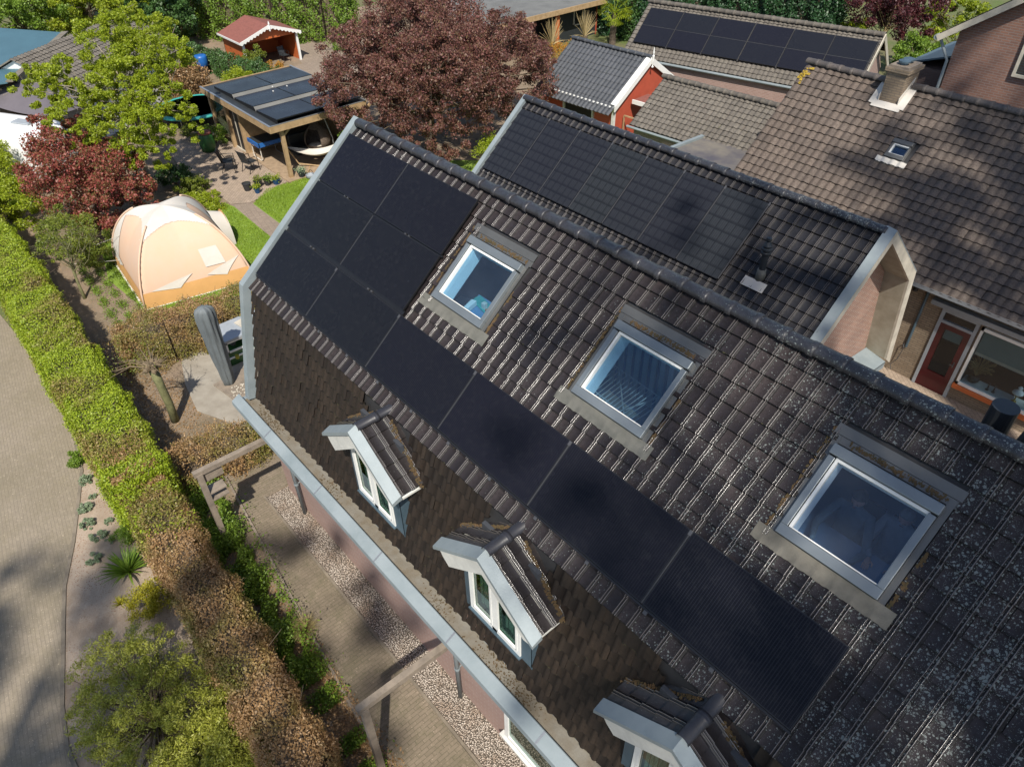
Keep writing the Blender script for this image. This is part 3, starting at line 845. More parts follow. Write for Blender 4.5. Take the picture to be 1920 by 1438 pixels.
verge(HB, b0-.02, b0+.12, [(8.9,1.8),(8.25,4.45),(RB[0],RB[1]+.03),(RB[0]-1.93,RB[1]-1.62)], w=.10)
# gutter in the valley, dark
mb = MB(); pr = [(4.60-.28,4.44),(4.60-.26,4.33),(4.60-.16,4.29),(4.60-.06,4.33),(4.60-.03,4.44),(4.60-.09,4.40),(4.60-.16,4.37),(4.60-.24,4.40)]
gy = -.14; V = [(x, a+gy, b+.04) for x in (b0-.05, b1-.05) for a, b in pr]; k = len(pr)
mb.add(V, [(i,(i+1)%k,k+(i+1)%k,k+i) for i in range(k)] + [tuple(range(k)), tuple(range(2*k-1,k-1,-1))]); mb.build('gutter', M['zinc_dark'], HB)
mb = MB(); mb.bb((0,2.96,4.1),(b1,4.3,4.16)); mb.build('valley_roof', M['dark'], HB)
# solar panels, upright
for c in range(7):
    x0 = -2.25 + c*1.069
    solar(BB, HB, x0+.01, x0+1.05, .30, 2.14, .07, M['panel_b'])
mb = MB()
for c in range(1,8):
    x0 = -2.25 + c*1.069
    BB.box(mb, x0-.018, x0+.018, .28, .36, .098, .112)
    BB.box(mb, x0-.012, x0+.002, .32, 2.12, .07, .1055)
mb.build_each('panel_clip', M['clip'], HB)
# right-hand gable: deep frame, brick recessed
gx = b1
mb = MB()
yb, zb_ = RB[0]-1.93, RB[1]-1.62
outer = [(yb-.02,zb_),(RB[0],RB[1]+.12),(8.27,4.50),(8.92,1.72)]
inner = [(yb+.23,zb_-.06),(RB[0],RB[1]-.14),(8.05,4.36),(8.60,1.98)]
V = [(gx+.03,a,b) for a,b in outer] + [(gx+.03,a,b) for a,b in inner]
for i in range(3): mb.poly([V[i], V[i+1], V[4+i+1], V[4+i]], .05, (-1,0,0))
mb.build('gable_frame', M['cream'], HB)
mb = MB()
for i, w_ in ((0,'z'),(1,'z')):
    a, b = outer[i], outer[i+1]
    mb.poly([(gx+.035,a[0],a[1]+.01),(gx+.035,b[0],b[1]+.01),(gx-.16,b[0],b[1]+.035),(gx-.16,a[0],a[1]+.035)], .02, (0,0,-1))
mb.build('gable_zinc', M['zinc'], HB)
mb = MB()
for i in range(3):
    a, b = inner[i], inner[i+1]
    mb.poly([(gx-.02,a[0],a[1]),(gx-.02,b[0],b[1]),(gx-.55,b[0],b[1]),(gx-.55,a[0],a[1])], .02, (0,0,1) if i < 2 else (0,1,0))
mb.build('gable_soffit', M['soffit'], HB)
mb = MB(); mb.poly([(gx-.5,4.36,0),(gx-.5,4.45,4.25),(gx-.5,RB[0],5.85),(gx-.5,8.1,4.3),(gx-.5,8.62,1.95),(gx-.5,8.3,0)], .1, (-1,0,0)); mb.build('gable_wall', M['brick_gable'], HB)
mb = MB()
mb.poly([(gx-.48,7.0,2.25),(gx-.48,8.62,2.05),(gx+.03,8.62,1.90),(gx+.03,7.0,2.08)], .03, (0,0,-1)); mb.poly([(gx+.03,7.0,2.08),(gx+.03,8.62,1.90),(gx+.03,8.62,1.72),(gx+.03,7.0,1.88)], .03, (-1,0,0))
mb.build('lower_sill_zinc', M['zinc'], HB)
mb = MB(); mb.poly([(gx-.48,4.42,4.05),(gx-.48,5.05,4.0),(gx+.03,5.05,3.9),(gx+.03,4.42,3.95)], .03, (0,0,-1)); mb.build('corner_sill_zinc', M['zinc'], HB)
mb = MB()
yw = [(4.55,4.05),(5.20,4.05),(5.20,4.88),(4.55,4.33)]
for i in range(4):
    a, b = yw[i], yw[(i+1)%4]; mb.bar((gx-.44,a[0],a[1]),(gx-.44,b[0],b[1]),.08,.07,up=(1,0,0))
wb = mb.build('gable_window', M['white'], HB)
mb = MB(); mb.poly([(gx-.45,a,b) for a,b in yw], .008, (1,0,0)); mb.build('pane', M['glass'], wb)
mb = MB(); mb.bb((-2.3,4.45,0),(gx-.62,4.55,4.2)); mb.bb((-2.3,8.1,0),(gx-.62,8.2,2.2)); mb.bb((-2.34,4.5,0),(-2.3,8.2,4.2)); mb.build('side_wall', M['brick_gable'], HB)
# flue on the slope
mb = MB(); pf = BB.p(5.93, 1.72, 0)
mb.tube([pf+(0,0,-.05), pf+(0,0,.20)], [.105,.085], 16); fb = mb.build('flue_collar', M['lead'], HB, smooth=True)
mb = MB(); mb.tube([pf+(0,0,.2), pf+(0,0,.55)], .065, 16)
mb.lathe([(.066,.52),(.10,.55),(.10,.58),(.075,.60),(.105,.63),(.105,.66),(.075,.68),(.09,.72),(.04,.80),(.055,.84),(.05,.88)], tuple(pf), 16); mb.build('flue_pipe', M['anthracite'], HB)
mb = MB(); BB.box(mb, 5.66, 6.16, 1.80, 2.0, .03, .04); mb.build('flue_apron', M['canvas_white'], HB)
# ------------------------------------------------------------------ ground and paving
def sheet_poly(name, pts, z, mat, kind='structure', label=None, cat=None):
    mb = MB(); mb.add([(x,y,z) for x,y in pts], [list(range(len(pts)))])
    o = mb.build(name, mat); o['kind'] = kind
    return o
def slab(name, pts, z0, z1, mat):
    mb = MB(); mb.poly([(x,y,z0) for x,y in pts], z1-z0, (0,0,1)); o = mb.build(name, mat); o['kind'] = 'structure'; return o
def soilmat(name, c1, c2, c3, s1=.8, s2=6.0, litter=None):
    m, nt, b = newmat(name); v = coord(nt)
    col = mix(nt, ramp(nt, noise(nt, v, s1, 5), .38, .62), c1, c2)
    col = mix(nt, ramp(nt, noise(nt, v, s2, 6, .7), .5, .75), col, c3)
    f = noise(nt, v, 60, 4, .7)
    col = mix(nt, mathn(nt, 'MULTIPLY', f, .45), col, tuple(x*.35 for x in c1))
    if litter:
        vo = N(nt, "ShaderNodeTexVoronoi", feature='F1'); vo.inputs['Scale'].default_value = 24.0; nt.links.new(v, vo.inputs['Vector'])
        mk = mathn(nt, 'MULTIPLY', mathn(nt, 'LESS_THAN', vo.outputs['Distance'], .30), ramp(nt, noise(nt, v, 1.1, 4), .42, .60))
        col = mix(nt, mk, col, mix(nt, noise(nt, v, 33, 2), litter, tuple(x*.5 for x in litter)))
    nt.links.new(col, b.inputs['Base Color']); b.inputs['Roughness'].default_value = .95
    bump(nt, b, f, .7, .02); return m
def pavemat(name, c1, c2, mortar, bw, bh, rot=0.0, var=.5, stain=(.1,.09,.07), moss=None):
    m, nt, b = newmat(name); v = coord(nt)
    mp = N(nt, "ShaderNodeMapping"); mp.inputs['Rotation'].default_value = (0,0,rot); nt.links.new(v, mp.inputs[0])
    wob = noise(nt, v, .5, 2)
    br = N(nt, "ShaderNodeTexBrick"); br.inputs['Scale'].default_value = 1; br.inputs['Brick Width'].default_value = bw; br.inputs['Row Height'].default_value = bh
    br.inputs['Mortar Size'].default_value = .007; br.inputs['Mortar Smooth'].default_value = .3
    br.inputs['Color1'].default_value = rgba(c1); br.inputs['Color2'].default_value = rgba(c2); br.inputs['Mortar'].default_value = rgba(mortar)
    nt.links.new(mp.outputs[0], br.inputs['Vector'])
    col = mix(nt, mathn(nt, 'MULTIPLY', ramp(nt, noise(nt, v, .7, 6), .35, .7), var), br.outputs[0], stain)
    f = noise(nt, v, 7, 6, .75); col = mix(nt, mathn(nt, 'MULTIPLY', ramp(nt, f, .5, .8), .5), col, tuple(min(1,x*1.5) for x in c1))
    g = noise(nt, v, 55, 4, .7); col = mix(nt, mathn(nt, 'MULTIPLY', g, .5), col, tuple(x*.3 for x in c1))
    h1 = noise(nt, v, 2.6, 7, .8); col = mix(nt, mathn(nt, 'MULTIPLY', ramp(nt, h1, .50, .62), .45), col, stain)
    col = mix(nt, mathn(nt, 'MULTIPLY', ramp(nt, noise(nt, v, 31, 2), .66, .72), .5), col, tuple(min(1,x*1.9) for x in c1))
    nt.links.new(col, b.inputs['Base Color']); b.inputs['Roughness'].default_value = .9
    bump(nt, b, mathn(nt, 'ADD', mathn(nt, 'MULTIPLY', br.outputs[1], -1.0), mathn(nt, 'MULTIPLY', g, .6)), .5, .008); return m
M['soil'] = soilmat('soil', (.27,.20,.14), (.17,.135,.085), (.34,.27,.19), litter=(.42,.26,.13))
M['bed_soil'] = soilmat('bed_soil', (.44,.35,.27), (.33,.25,.18), (.50,.41,.32), 1.0, 5, litter=(.30,.17,.10))
M['grass_ground'] = soilmat('grass_ground', (.17,.27,.025), (.21,.31,.04), (.13,.21,.025), 1.4, 9)
M['rough_ground'] = soilmat('rough_ground', (.10,.14,.03), (.16,.14,.07), (.08,.10,.03), .5, 4)
def gravelmat():
    m, nt, b = newmat('gravel'); v = coord(nt)
    vo = N(nt, "ShaderNodeTexVoronoi", feature='F1'); vo.inputs['Scale'].default_value = 38.0; nt.links.new(v, vo.inputs['Vector'])
    sp = N(nt, "ShaderNodeSeparateColor"); nt.links.new(vo.outputs['Color'], sp.inputs[0])
    col = mix(nt, sp.outputs[0], (.44,.36,.29), (.80,.71,.61))
    col = mix(nt, mathn(nt, 'MULTIPLY', ramp(nt, noise(nt, v, 1.6, 4), .45, .65), .6), col, (.30,.17,.09))
    col = mix(nt, ramp(nt, vo.outputs['Distance'], .25, .6), col, (.10,.08,.06))
    nt.links.new(col, b.inputs['Base Color']); b.inputs['Roughness'].default_value = .9
    bump(nt, b, mathn(nt, 'MULTIPLY', vo.outputs['Distance'], -1.0), .9, .03); return m
M['gravel'] = gravelmat()
M['pave_street'] = pavemat('pave_street', (.315,.262,.195), (.28,.232,.172), (.24,.20,.15), .21, .07, math.radians(8), .75, (.21,.175,.115))
M['pave_drive'] = pavemat('pave_drive', (.26,.205,.15), (.22,.175,.125), (.15,.125,.085), .21, .07, math.radians(90), .5, (.11,.10,.055))
M['pave_patio'] = pavemat('pave_patio', (.44,.34,.26), (.36,.28,.21), (.20,.15,.11), .2, .1, math.radians(45), .35, (.2,.16,.12))
M['pave_path'] = pavemat('pave_path', (.33,.26,.20), (.26,.20,.155), (.18,.14,.1), .1, .2, math.radians(10), .35, (.2,.16,.12))
M['kerb'] = plain('kerb', (.24,.20,.15), .9, 0, .2, 5, .4)

o = sheet_poly('ground', [(-220,-220),(160,-220),(160,220),(-220,220)], 0.0, M['rough_ground'])
o = sheet_poly('garden_soil', [(-34,-6.0),(16,-6.0),(16,-3.0),(7,2),(-8,16),(-20,24),(-38,24),(-40,4)], .004, M['soil'])
street = [(-60,-12),(-40,-7.2),(-26,-6.55),(-12.5,-6.49),(-9.7,-6.3),(-5.6,-6.35),(-3.8,-6.65),(-2.84,-7.01),(-1.7,-7.45),(-.62,-7.94),(.3,-8.22),(1.22,-8.49),(2.0,-8.72),(2.8,-8.87),(3.6,-8.86),(5.5,-8.6),(9,-8.1),(22,-7.4),(60,-7),(60,-30),(-60,-30)]
sheet_poly('street', street, .008, M['pave_street'])
sheet_poly('planting_bed', [(-6,-6.35),(-3.8,-6.65),(-2.84,-7.01),(-1.7,-7.45),(-.62,-7.94),(.3,-8.22),(1.22,-8.49),(2.0,-8.72),(2.8,-8.87),(3.6,-8.86),(5.5,-8.6),(9,-8.1),(16,-7.7),(16,-5.9),(-6,-5.9)], .012, M['bed_soil'])
mb = MB()
kp = [(-5.6,-6.38),(-3.8,-6.68),(-2.84,-7.04),(-1.7,-7.48),(-.62,-7.97),(.3,-8.25),(1.22,-8.52),(2.0,-8.75),(2.8,-8.90),(3.6,-8.89),(5.5,-8.63),(9,-8.13),(16,-7.75)]
for a, b_ in zip(kp[:-1], kp[1:]): mb.bar((*a,.005),(*b_,.005),.07,.06)
o = mb.build('kerb', M['kerb']); o['kind'] = 'structure'
sheet_poly('driveway', [(-1.25,-4.16),(.1,-4.3),(2.9,-4.60),(4.75,-4.72),(6.3,-4.95),(16,-5.3),(16,-3.80),(7.4,-3.86),(2.8,-3.80),(-.08,-3.80),(-.1,-3.2),(-1.3,-2.5)], .016, M['pave_drive'])
sheet_poly('gravel_strip', [(-.08,-3.80),(16,-3.86),(16,-3.2),(-.06,-3.2)], .012, M['gravel'])
mb = MB(); mb.bar((-.12,-3.80,.01),(16,-3.86,.01),.05,.06); o = mb.build('gravel_edging', M['kerb']); o['kind'] = 'structure'
mb = MB(); mb.bar((-1.3,-4.25,.02),(-1.3,-2.5,.02),.05,.07); mb.bar((-1.3,-4.2,.02),(6.4,-5.0,.0),.05,.05); o = mb.build('driveway_edging', M['wood_grey']); o['kind'] = 'structure'
slab('terrace_slab', [(-6.9,-3.05),(-7.0,-1.2),(-.3,-1.0),(-.3,-2.9),(-1.8,-2.95),(-2.9,-3.25),(-4.0,-3.75),(-5.3,-3.55)], .0, .03, M['concrete'])
sheet_poly('lawn', [(-14.9,-2.7),(-14.4,.8),(-14.9,2.0),(-14.35,2.15),(-11.2,2.02),(-8.5,1.9),(-8.0,-.6),(-8.6,-2.1),(-9.3,-3.0),(-12.3,-3.3)], .014, M['grass_ground'])
sheet_poly('lawn', [(-15.0,4.1),(-14.2,2.75),(-8.5,2.7),(-2.6,2.7),(-2.6,13.5),(-9,14.5),(-13.2,9.8),(-14.6,6.8)], .014, M['grass_ground'])
sheet_poly('garden_path', [(-14.7,2.12),(-8.3,1.95),(-2.5,1.9),(-2.5,2.72),(-14.3,2.76)], .018, M['pave_path'])
sheet_poly('patio', [(-14.45,3.1),(-15.0,4.15),(-15.1,4.9),(-19.9,4.9),(-23.5,4.6),(-22.0,2.4),(-19.5,2.0),(-16.2,2.1),(-14.75,2.1),(-14.35,2.7)], .022, M['pave_patio'])
slab('patio_deck', [(-14.95,4.7),(-14.7,9.4),(-19.2,9.4),(-19.2,4.7)], .0, .06, M['wood_deck'])
sheet_poly('shed_path', [(-28,9.5),(-24,9.6),(-21,11),(-24,17),(-33,19),(-33,14),(-29,13)], .010, M['pave_path'])
sheet_poly('courtyard', [(4,2.96),(30,2.96),(30,11.1),(4,11.1)], .010, M['pave_patio'])
mb = MB(); mb.bb((6.8,9.9,.0),(16,10.5,.10)); o = mb.build('courtyard_kerb', M['wood_grey']); o['kind'] = 'structure'

# ------------------------------------------------------------------ neighbour with the red door
HC = TW('pantile_house', 'brick house under a large grey-brown pantile roof with a dark red door', 'house', (8.0, 13.0, 0))
PC = Pl((0,14.16,6.1), 40); PCb = Pl((0,14.16,6.1), 40, side=1)
def skipC(x, s): return (4.55 < x < 5.12 and 1.45 < s < 2.10) or (3.5 < x < 4.15 and s < .5)
tiles('front_roof_slope', M['tile_brown'], HC, PC, 1.08, 62, .218, -.02, 20, .243, prof=WAVE, lift=.024, skip=skipC, seed=41, jit=1.5)
tiles('rear_roof_slope', M['tile_brown'], HC, PCb, 1.08, 62, .218, -.02, 8, .243, prof=WAVE, lift=.024, seed=42, jit=1.5)
sheet('boarding', PC, 1.1, 14.4, .02, 4.75, [], -.03, M['dark'], HC)
ridge('ridge_tiles', tilemat('tile_ridge_brown', (.12,.10,.09), (.075,.066,.062), rough=.6, lichen=.4, moss=.3, dirt=.3), HC, (1.06,14.16,6.15), (3.50,14.16,6.15), r=.12, seg=.33)
ridge('ridge_tiles', bpy.data.materials['tile_ridge_brown'], HC, (4.16,14.16,6.15), (14.5,14.16,6.15), r=.12, seg=.33)
mb = MB()
for a, b in (((1.9,11.1,0),(7.74,11.3,3.3)),((7.74,11.1,2.36),(14.6,11.3,3.3)),((8.64,11.1,0),(12.6,11.3,.555)),((8.64,11.1,.555),(8.70,11.3,2.36)),((12.6,11.1,0),(14.6,11.3,2.36)),((8.70,11.1,2.28),(12.6,11.3,2.36))): mb.bb(a, b)
mb.build('front_wall', M['brick_buff'], HC)
mb = MB(); mb.poly([(1.25,11.1,0),(1.25,11.1,3.25),(1.25,14.16,5.95),(1.25,17.3,3.2),(1.25,17.3,0)], .1, (1,0,0)); mb.build('gable_wall', M['brick_buff'], HC)
mb = MB(); pr = [(10.42,3.06),(10.44,2.94),(10.56,2.90),(10.66,2.95),(10.66,3.06),(10.60,3.0),(10.48,3.0)]; k = len(pr)
mb.add([(x,a,b) for x in (1.2,14.6) for a,b in pr], [(i,(i+1)%k,k+(i+1)%k,k+i) for i in range(k)]+[tuple(range(k)),tuple(range(2*k-1,k-1,-1))]); mb.build('gutter', M['grey_paint'], HC)
mb = MB(); mb.bb((1.2,10.66,2.90),(14.6,11.1,2.96)); mb.build('eaves_board', M['dark'], HC)
# awning box
mb = MB(); mb.bb((7.45,10.93,2.40),(12.5,11.1,2.53)); mb.build('awning_box', M['grey_paint'], HC, bevel=.01)
# red door
mb = MB()
for a, b in (((7.74,11.04,0),(7.82,11.12,2.36)),((8.56,11.04,0),(8.64,11.12,2.36)),((7.82,11.04,2.28),(8.56,11.12,2.36)),((7.82,11.04,1.98),(8.56,11.12,2.05))): mb.bb(a, b)
df = mb.build('door_frame', M['grey_paint'], HC)
mb = MB(); mb.bb((7.82,11.07,2.05),(8.56,11.08,2.28)); mb.build('pane', M['glass'], df)
mb = MB()
for a, b in (((7.82,11.05,.02),(8.56,11.10,.55)),((7.82,11.05,1.84),(8.56,11.10,1.98)),((7.82,11.05,.55),(7.96,11.10,1.84)),((8.42,11.05,.55),(8.56,11.10,1.84))): mb.bb(a, b)
dr = mb.build('front_door', M['door_red'], HC)
mb = MB(); mb.bb((7.96,11.07,.55),(8.42,11.08,1.84)); mb.build('pane', M['glass'], dr)
mb = MB(); mb.bb((7.98,11.10,1.55),(8.40,11.11,1.83)); mb.build('blind', M['blind'], dr)
mb = MB(); mb.tube([(8.48,11.05,1.0),(8.48,10.99,1.0),(8.40,10.99,1.0)], .012, 8); mb.bb((8.465,11.04,.9),(8.495,11.052,1.08)); mb.build('handle', M['clip'], dr)
# wide window with blind and things on the sill
mb = MB()
for a, b in (((8.70,11.03,.55),(12.6,11.13,.63)),((8.70,11.03,2.20),(12.6,11.13,2.28)),((8.70,11.03,.55),(8.76,11.13,2.28)),((12.5,11.03,.55),(12.6,11.13,2.28)),((10.9,11.04,.6),(10.97,11.12,2.2))): mb.bb(a, b)
ww = mb.build('wide_window', M['white'], HC)
mb = MB(); mb.bb((8.76,11.075,.63),(12.5,11.085,2.20)); mb.build('pane', M['glass'], ww)
mb = MB(); mb.bb((8.78,11.14,1.55),(12.5,11.15,2.2)); mb.build('roller_blind', M['blind'], ww)
mb = MB(); mb.bb((8.78,11.14,1.47),(12.5,11.16,1.55)); mb.build('blind_valance', M['cream'], ww)
mb = MB(); mb.bb((8.76,11.14,.56),(12.5,11.52,.60)); mb.build('inner_sill', M['white_old'], ww)
mb = MB(); mb.bb((8.66,10.99,.42),(12.6,11.09,.545)); mb.build('sill_course', M['orange_wood'], ww)
mb = MB(); mb.bb((7.72,11.32,0),(12.6,11.36,2.9)); mb.bb((7.7,13.6,0),(12.6,13.7,2.9)); mb.bb((7.7,11.3,-.0),(12.6,13.6,.03));
mb = MB(); mb.bb((7.0,13.4,.02),(13.0,13.5,2.9)); mb.bb((7.0,11.32,.02),(13.0,13.4,.05)); mb.build('room_inside', M['room_dark'], HC)
# downpipe with garden tap on the wall
mb = MB(); mb.tube([(7.28,11.06,2.9),(7.28,11.06,.9)], .035, 10); mb.build('downpipe', M['zinc_dark'], HC)
mb = MB(); mb.tube([(7.22,11.08,.95),(7.22,11.0,.95),(7.26,10.98,.90)], .015, 8); mb.tube([(7.26,10.98,.90),(7.22,10.99,.5),(7.1,11.0,.25),(7.16,11.0,.10)], .01, 6); mb.build('garden_tap', M['clip'], HC)
mb = MB(); mb.lathe([(.02,-.02),(.07,-.02),(.06,.1),(.02,.12)], (6.98,11.02,2.55), 12); mb.build('wall_lamp', M['black'], HC)
# little roof window and its white flashing
cw = skylight(PC, HC, 4.58, 5.08, 1.52, 2.02, ('frame_alu2','glass_pale'), top=.12, side=.03, fw=.045)
mb = MB(); nx_ = 30; P = np.zeros((nx_,4,3)); rr = np.random.default_rng(2)
for i in range(nx_):
    x = 4.44+.78*i/(nx_-1); ph = ((x-1.08)/.218)%1; hgt = .5*.034*(1-math.cos(2*PI*ph**.8))
    for j in range(4): P[i,j] = PC.p(x, 2.05+j*.045+(.02*rr.random() if j==3 else 0), .045+hgt)
mb.grid(P); mb.build('white_flashing', M['canvas_white'], cw)
# chimney
mb = MB(); mb.bb((3.56,13.72,5.3),(4.08,14.45,6.52)); ch = mb.build('chimney', M['brick_buff'], HC)
mb = MB(); mb.bb((3.50,13.66,6.52),(4.14,14.51,6.62)); mb.build('chimney_corbel', M['brick_buff'], ch)
mb = MB(); mb.bb((3.56,13.72,6.62),(4.08,14.45,6.67)); mb.build('chimney_cap', M['wood_grey'], ch)
mb = MB()
for yy in (13.95,14.2): mb.lathe([(.10,0),(.10,.05),(.15,.06),(.15,.10),(.05,.13)], (3.82,yy,6.67), 12)
mb.build('chimney_cowl', M['zinc_dark'], ch)
mb = MB()
mb.poly([(3.48,13.66,5.70),(4.16,13.66,5.70),(4.16,13.60,5.62),(3.48,13.60,5.62)], .02, (0,-.64,.77)); PC.box(mb, 3.44, 4.22, .58, .78, .04, .055)
mb.poly([(4.085,13.66,5.66),(4.085,14.30,6.24),(4.085,14.30,6.34),(4.085,13.66,5.92)], .012, (1,0,0)); mb.poly([(3.555,13.66,5.66),(3.555,14.30,6.24),(3.555,14.30,6.34),(3.555,13.66,5.92)], .012, (-1,0,0))
PC.box(mb, 4.10, 4.30, -.12, .70, .045, .058); PC.box(mb, 3.34, 3.54, -.12, .70, .045, .058)
mb.build('lead_flashing', M['canvas_white'], ch)
# yellow lichen on the left verge
mb = MB(); rr = np.random.default_rng(4)
for k in range(26):
    x = 1.12+abs(rr.normal(0,.10)); s_ = .42+rr.normal(0,.13); r_ = rr.uniform(.015,.045); PC.box(mb, x-r_, x+r_, s_-r_*.8, s_+r_*.8, .045, .052)
mb.build('yellow_lichen', plain('lichen_yellow', (.50,.34,.04), .95, 0, .3, 30, .4), HC)

# things standing on the inner window sill
pl_ = TW('potted_grass', 'dried golden grass in a dark pot behind the wide window beside the red door', 'plant', (8.98,11.33,.60))
mb = MB(); mb.lathe([(.06,0),(.12,.05),(.14,.13),(.11,.19),(.09,.20)], (8.98,11.33,.60), 14); mb.build('pot', M['anthracite'], pl_, smooth=True)
mb = MB(); rr = np.random.default_rng(6)
for k in range(110):
    a = rr.uniform(0,2*PI); l = rr.uniform(.25,.6); d = rr.uniform(.1,.36)
    p0 = np.array((8.98,11.33,.78)); p1 = p0+(d*.4*math.cos(a), min(.12,d*.4*math.sin(a)), l*.7); p2 = p0+(d*math.cos(a), max(-.17,min(.3,d*math.sin(a))), l*.85)
    mb.tube([p0,p1,p2], [.004,.004,.010], 4, caps=False)
mb.build('dry_stems', M['willow'], pl_)
lp = TW('oil_lamp', 'small oil lamp with a white glass shade on the window sill', 'lamp', (9.98,11.3,.60))
mb = MB(); mb.lathe([(.06,0),(.06,.02),(.02,.05),(.015,.15),(.05,.17),(.05,.23),(.02,.25)], (9.98,11.3,.60), 14); mb.build('lamp_base', plain('brass', (.45,.30,.08), .35, .8), lp, smooth=True)
mb = MB(); mb.lathe([(.13,.26),(.12,.30),(.06,.36),(.03,.38)], (9.98,11.3,.60), 16); mb.lathe([(.03,.38),(.06,.42),(.03,.46)], (9.98,11.3,.60), 12); mb.build('lamp_shade', M['white'], lp, smooth=True)
for i, (x, l) in enumerate(((9.36,'dark candlestick on the window sill between the grass pot and the lamp'),(9.50,'grey candlestick on the window sill just left of the white lamp'),(10.32,'small dark figurine on the window sill right of the white lamp'),(10.5,'small dark figurine farthest right on the window sill'))):
    mb = MB(); mb.lathe([(.045,0),(.04,.015),(.014,.04),(.02,.09),(.012,.14),(.028,.18),(.012,.22)], (x,11.28,.60), 10)
    o = mb.build('ornament', M['dark'], smooth=True); tag(o, l, 'ornament', 'ornaments on the window sill')
# bench seen at the left of the door
# ------------------------------------------------------------------ brick house at the far right
HH = TW('brick_house', 'tall red brick house at the right with a pale-edged roof and a white-framed window', 'house', (7.0, 17.0, 0))
hx0, hy = 4.0, 16.5
mb = MB(); mb.poly([(hx0,hy,0),(hx0,hy,7.1),(hx0+4.6,hy,10.4),(hx0+9.2,hy,7.1),(hx0+9.2,hy,0)], .2, (0,1,0)); mb.bb((hx0,hy+.2,0),(hx0+.2,hy+8,7.1)); mb.build('gable_wall', M['brick_red'], HH)
sl2 = math.degrees(math.atan2(3.3,4.6))
mb = MB()
for sgn in (-1,1):
    cx2 = hx0+4.6
    mb.poly([(cx2,hy-.28,10.48),(cx2+sgn*5.0,hy-.28,6.90),(cx2+sgn*5.0,hy+8.2,6.90),(cx2,hy+8.2,10.48)], .10, (0,0,1))
mb.build('roof', M['tile_gray'], HH)
mb = MB()
for sgn in (-1,1): mb.bar((cx2,hy-.30,10.44),(cx2+sgn*5.02,hy-.30,6.86),.04,.16)
mb.build('verge_board', M['cream'], HH)
mb = MB(); mb.tube([(hx0-.45,hy-.3,6.88),(hx0-.45,hy+8,6.88)], .07, 10); mb.tube([(hx0-.42,hy-.1,6.85),(hx0-.2,hy-.05,6.5),(hx0-.06,hy-.05,6.3),(hx0-.06,hy-.05,0)], .04, 8); mb.build('gutter', M['zinc'], HH)
casement(HH, 5.66, 7.2, 6.26, 8.0, hy-.01, .07, (), 'window', 'cream', 'glass', .08)
mb = MB(); mb.bb((5.72,hy+.02,6.3),(7.14,hy+.05,7.9)); mb.build('window_inside', M['room_dark'], HH)
HW = TW('brick_annex', 'low dark brick annex between the chimney and the tall brick house', 'outbuilding', (3.6, 17.2, 0))
mb = MB(); mb.bb((2.75,17.0,0),(4.0,20,5.85)); mb.build('wall', M['brick_dark'], HW)
mb = MB(); mb.poly([(2.7,16.95,5.86),(4.0,16.95,6.30),(4.0,20,6.30),(2.7,20,5.86)], .05, (0,0,1)); mb.build('roof', M['zinc_dark'], HW)

# ------------------------------------------------------------------ low tiled outbuilding and flat roof
HF = TW('tiled_outbuilding', 'low brick outbuilding with a faded brown tiled roof beside the red wooden shed', 'outbuilding', (-2.5, 16.0, 0))
yaw = math.radians(4.3)
PF = Pl((-5.62,16.28,3.76), 32, yaw=yaw)
tiles('front_roof_slope', M['tile_gray'], HF, PF, 0, 33, .205, 0, 11, .215, prof=WAVE, lift=.022, seed=51, jit=1.4)
PFb = Pl((-5.62,16.28,3.76), 32, side=1, yaw=yaw)
tiles('rear_roof_slope', M['tile_gray'], HF, PFb, 0, 33, .205, 0, 11, .215, prof=WAVE, lift=.022, seed=52)
ridge('ridge_tiles', M['tile_gray'], HF, PF.p(-.03,0,.05), PF.p(6.8,0,.05), r=.12, seg=.30)
mb = MB(); a = PF.p(.15,2.25,-.05); b_ = PF.p(6.8,2.25,-.05)
def wallp(mb, p, q, z0, z1, t=.12, n=None):
    p = np.array(p[:2]); q = np.array(q[:2]); d = (q-p)/np.linalg.norm(q-p); nn = np.array((-d[1], d[0]))
    mb.poly([(*p,z0),(*q,z0),(*q,z1),(*p,z1)], t, (*nn,0))
wallp(mb, a, b_, 0, 2.42); c_ = PF.p(.15,0,0); d_ = PFb.p(.15,2.2,0)
mb.poly([(a[0],a[1],0),(a[0],a[1],2.42),(c_[0],c_[1],3.66),(d_[0],d_[1],2.42),(d_[0],d_[1],0)], .1, (1,0,0)); mb.build('wall', M['brick_buff'], HF)
mb = MB(); mb.tube([PF.p(-.1,2.40,-.07), PF.p(3.0,2.40,-.07)], .05, 8); mb.build('gutter', M['zinc'], HF)
def onw(t, z, off=-.04): # point on the front wall
    p = a + (b_-a)*t; n_ = np.array((math.sin(yaw), -math.cos(yaw), 0)); return np.array((p[0], p[1], z)) + n_*(-off)
for i, (t0, t1, z0_, z1_) in enumerate(((.20,.29,.5,2.1),(.30,.40,.5,2.1))):
    mb = MB()
    for (p, q2) in ((onw(t0,z0_,-.03),onw(t1,z0_,-.03)),(onw(t0,z1_,-.03),onw(t1,z1_,-.03)),(onw(t0,z0_,-.03),onw(t0,z1_,-.03)),(onw(t1,z0_,-.03),onw(t1,z1_,-.03))): mb.bar(p, q2, .07, .07)
    wo = mb.build('window', M['white_old'], HF)
    mb = MB(); mb.add([onw(t0,z0_,-.02),onw(t1,z0_,-.02),onw(t1,z1_,-.02),onw(t0,z1_,-.02)], [(0,1,2,3)]); mb.build('pane', M['black'], wo)
HG = TW('flat_roof_extension', 'flat grey roof with dried puddles and a pale zinc edge beside the pantile roof', 'extension', (0, 14, 0))
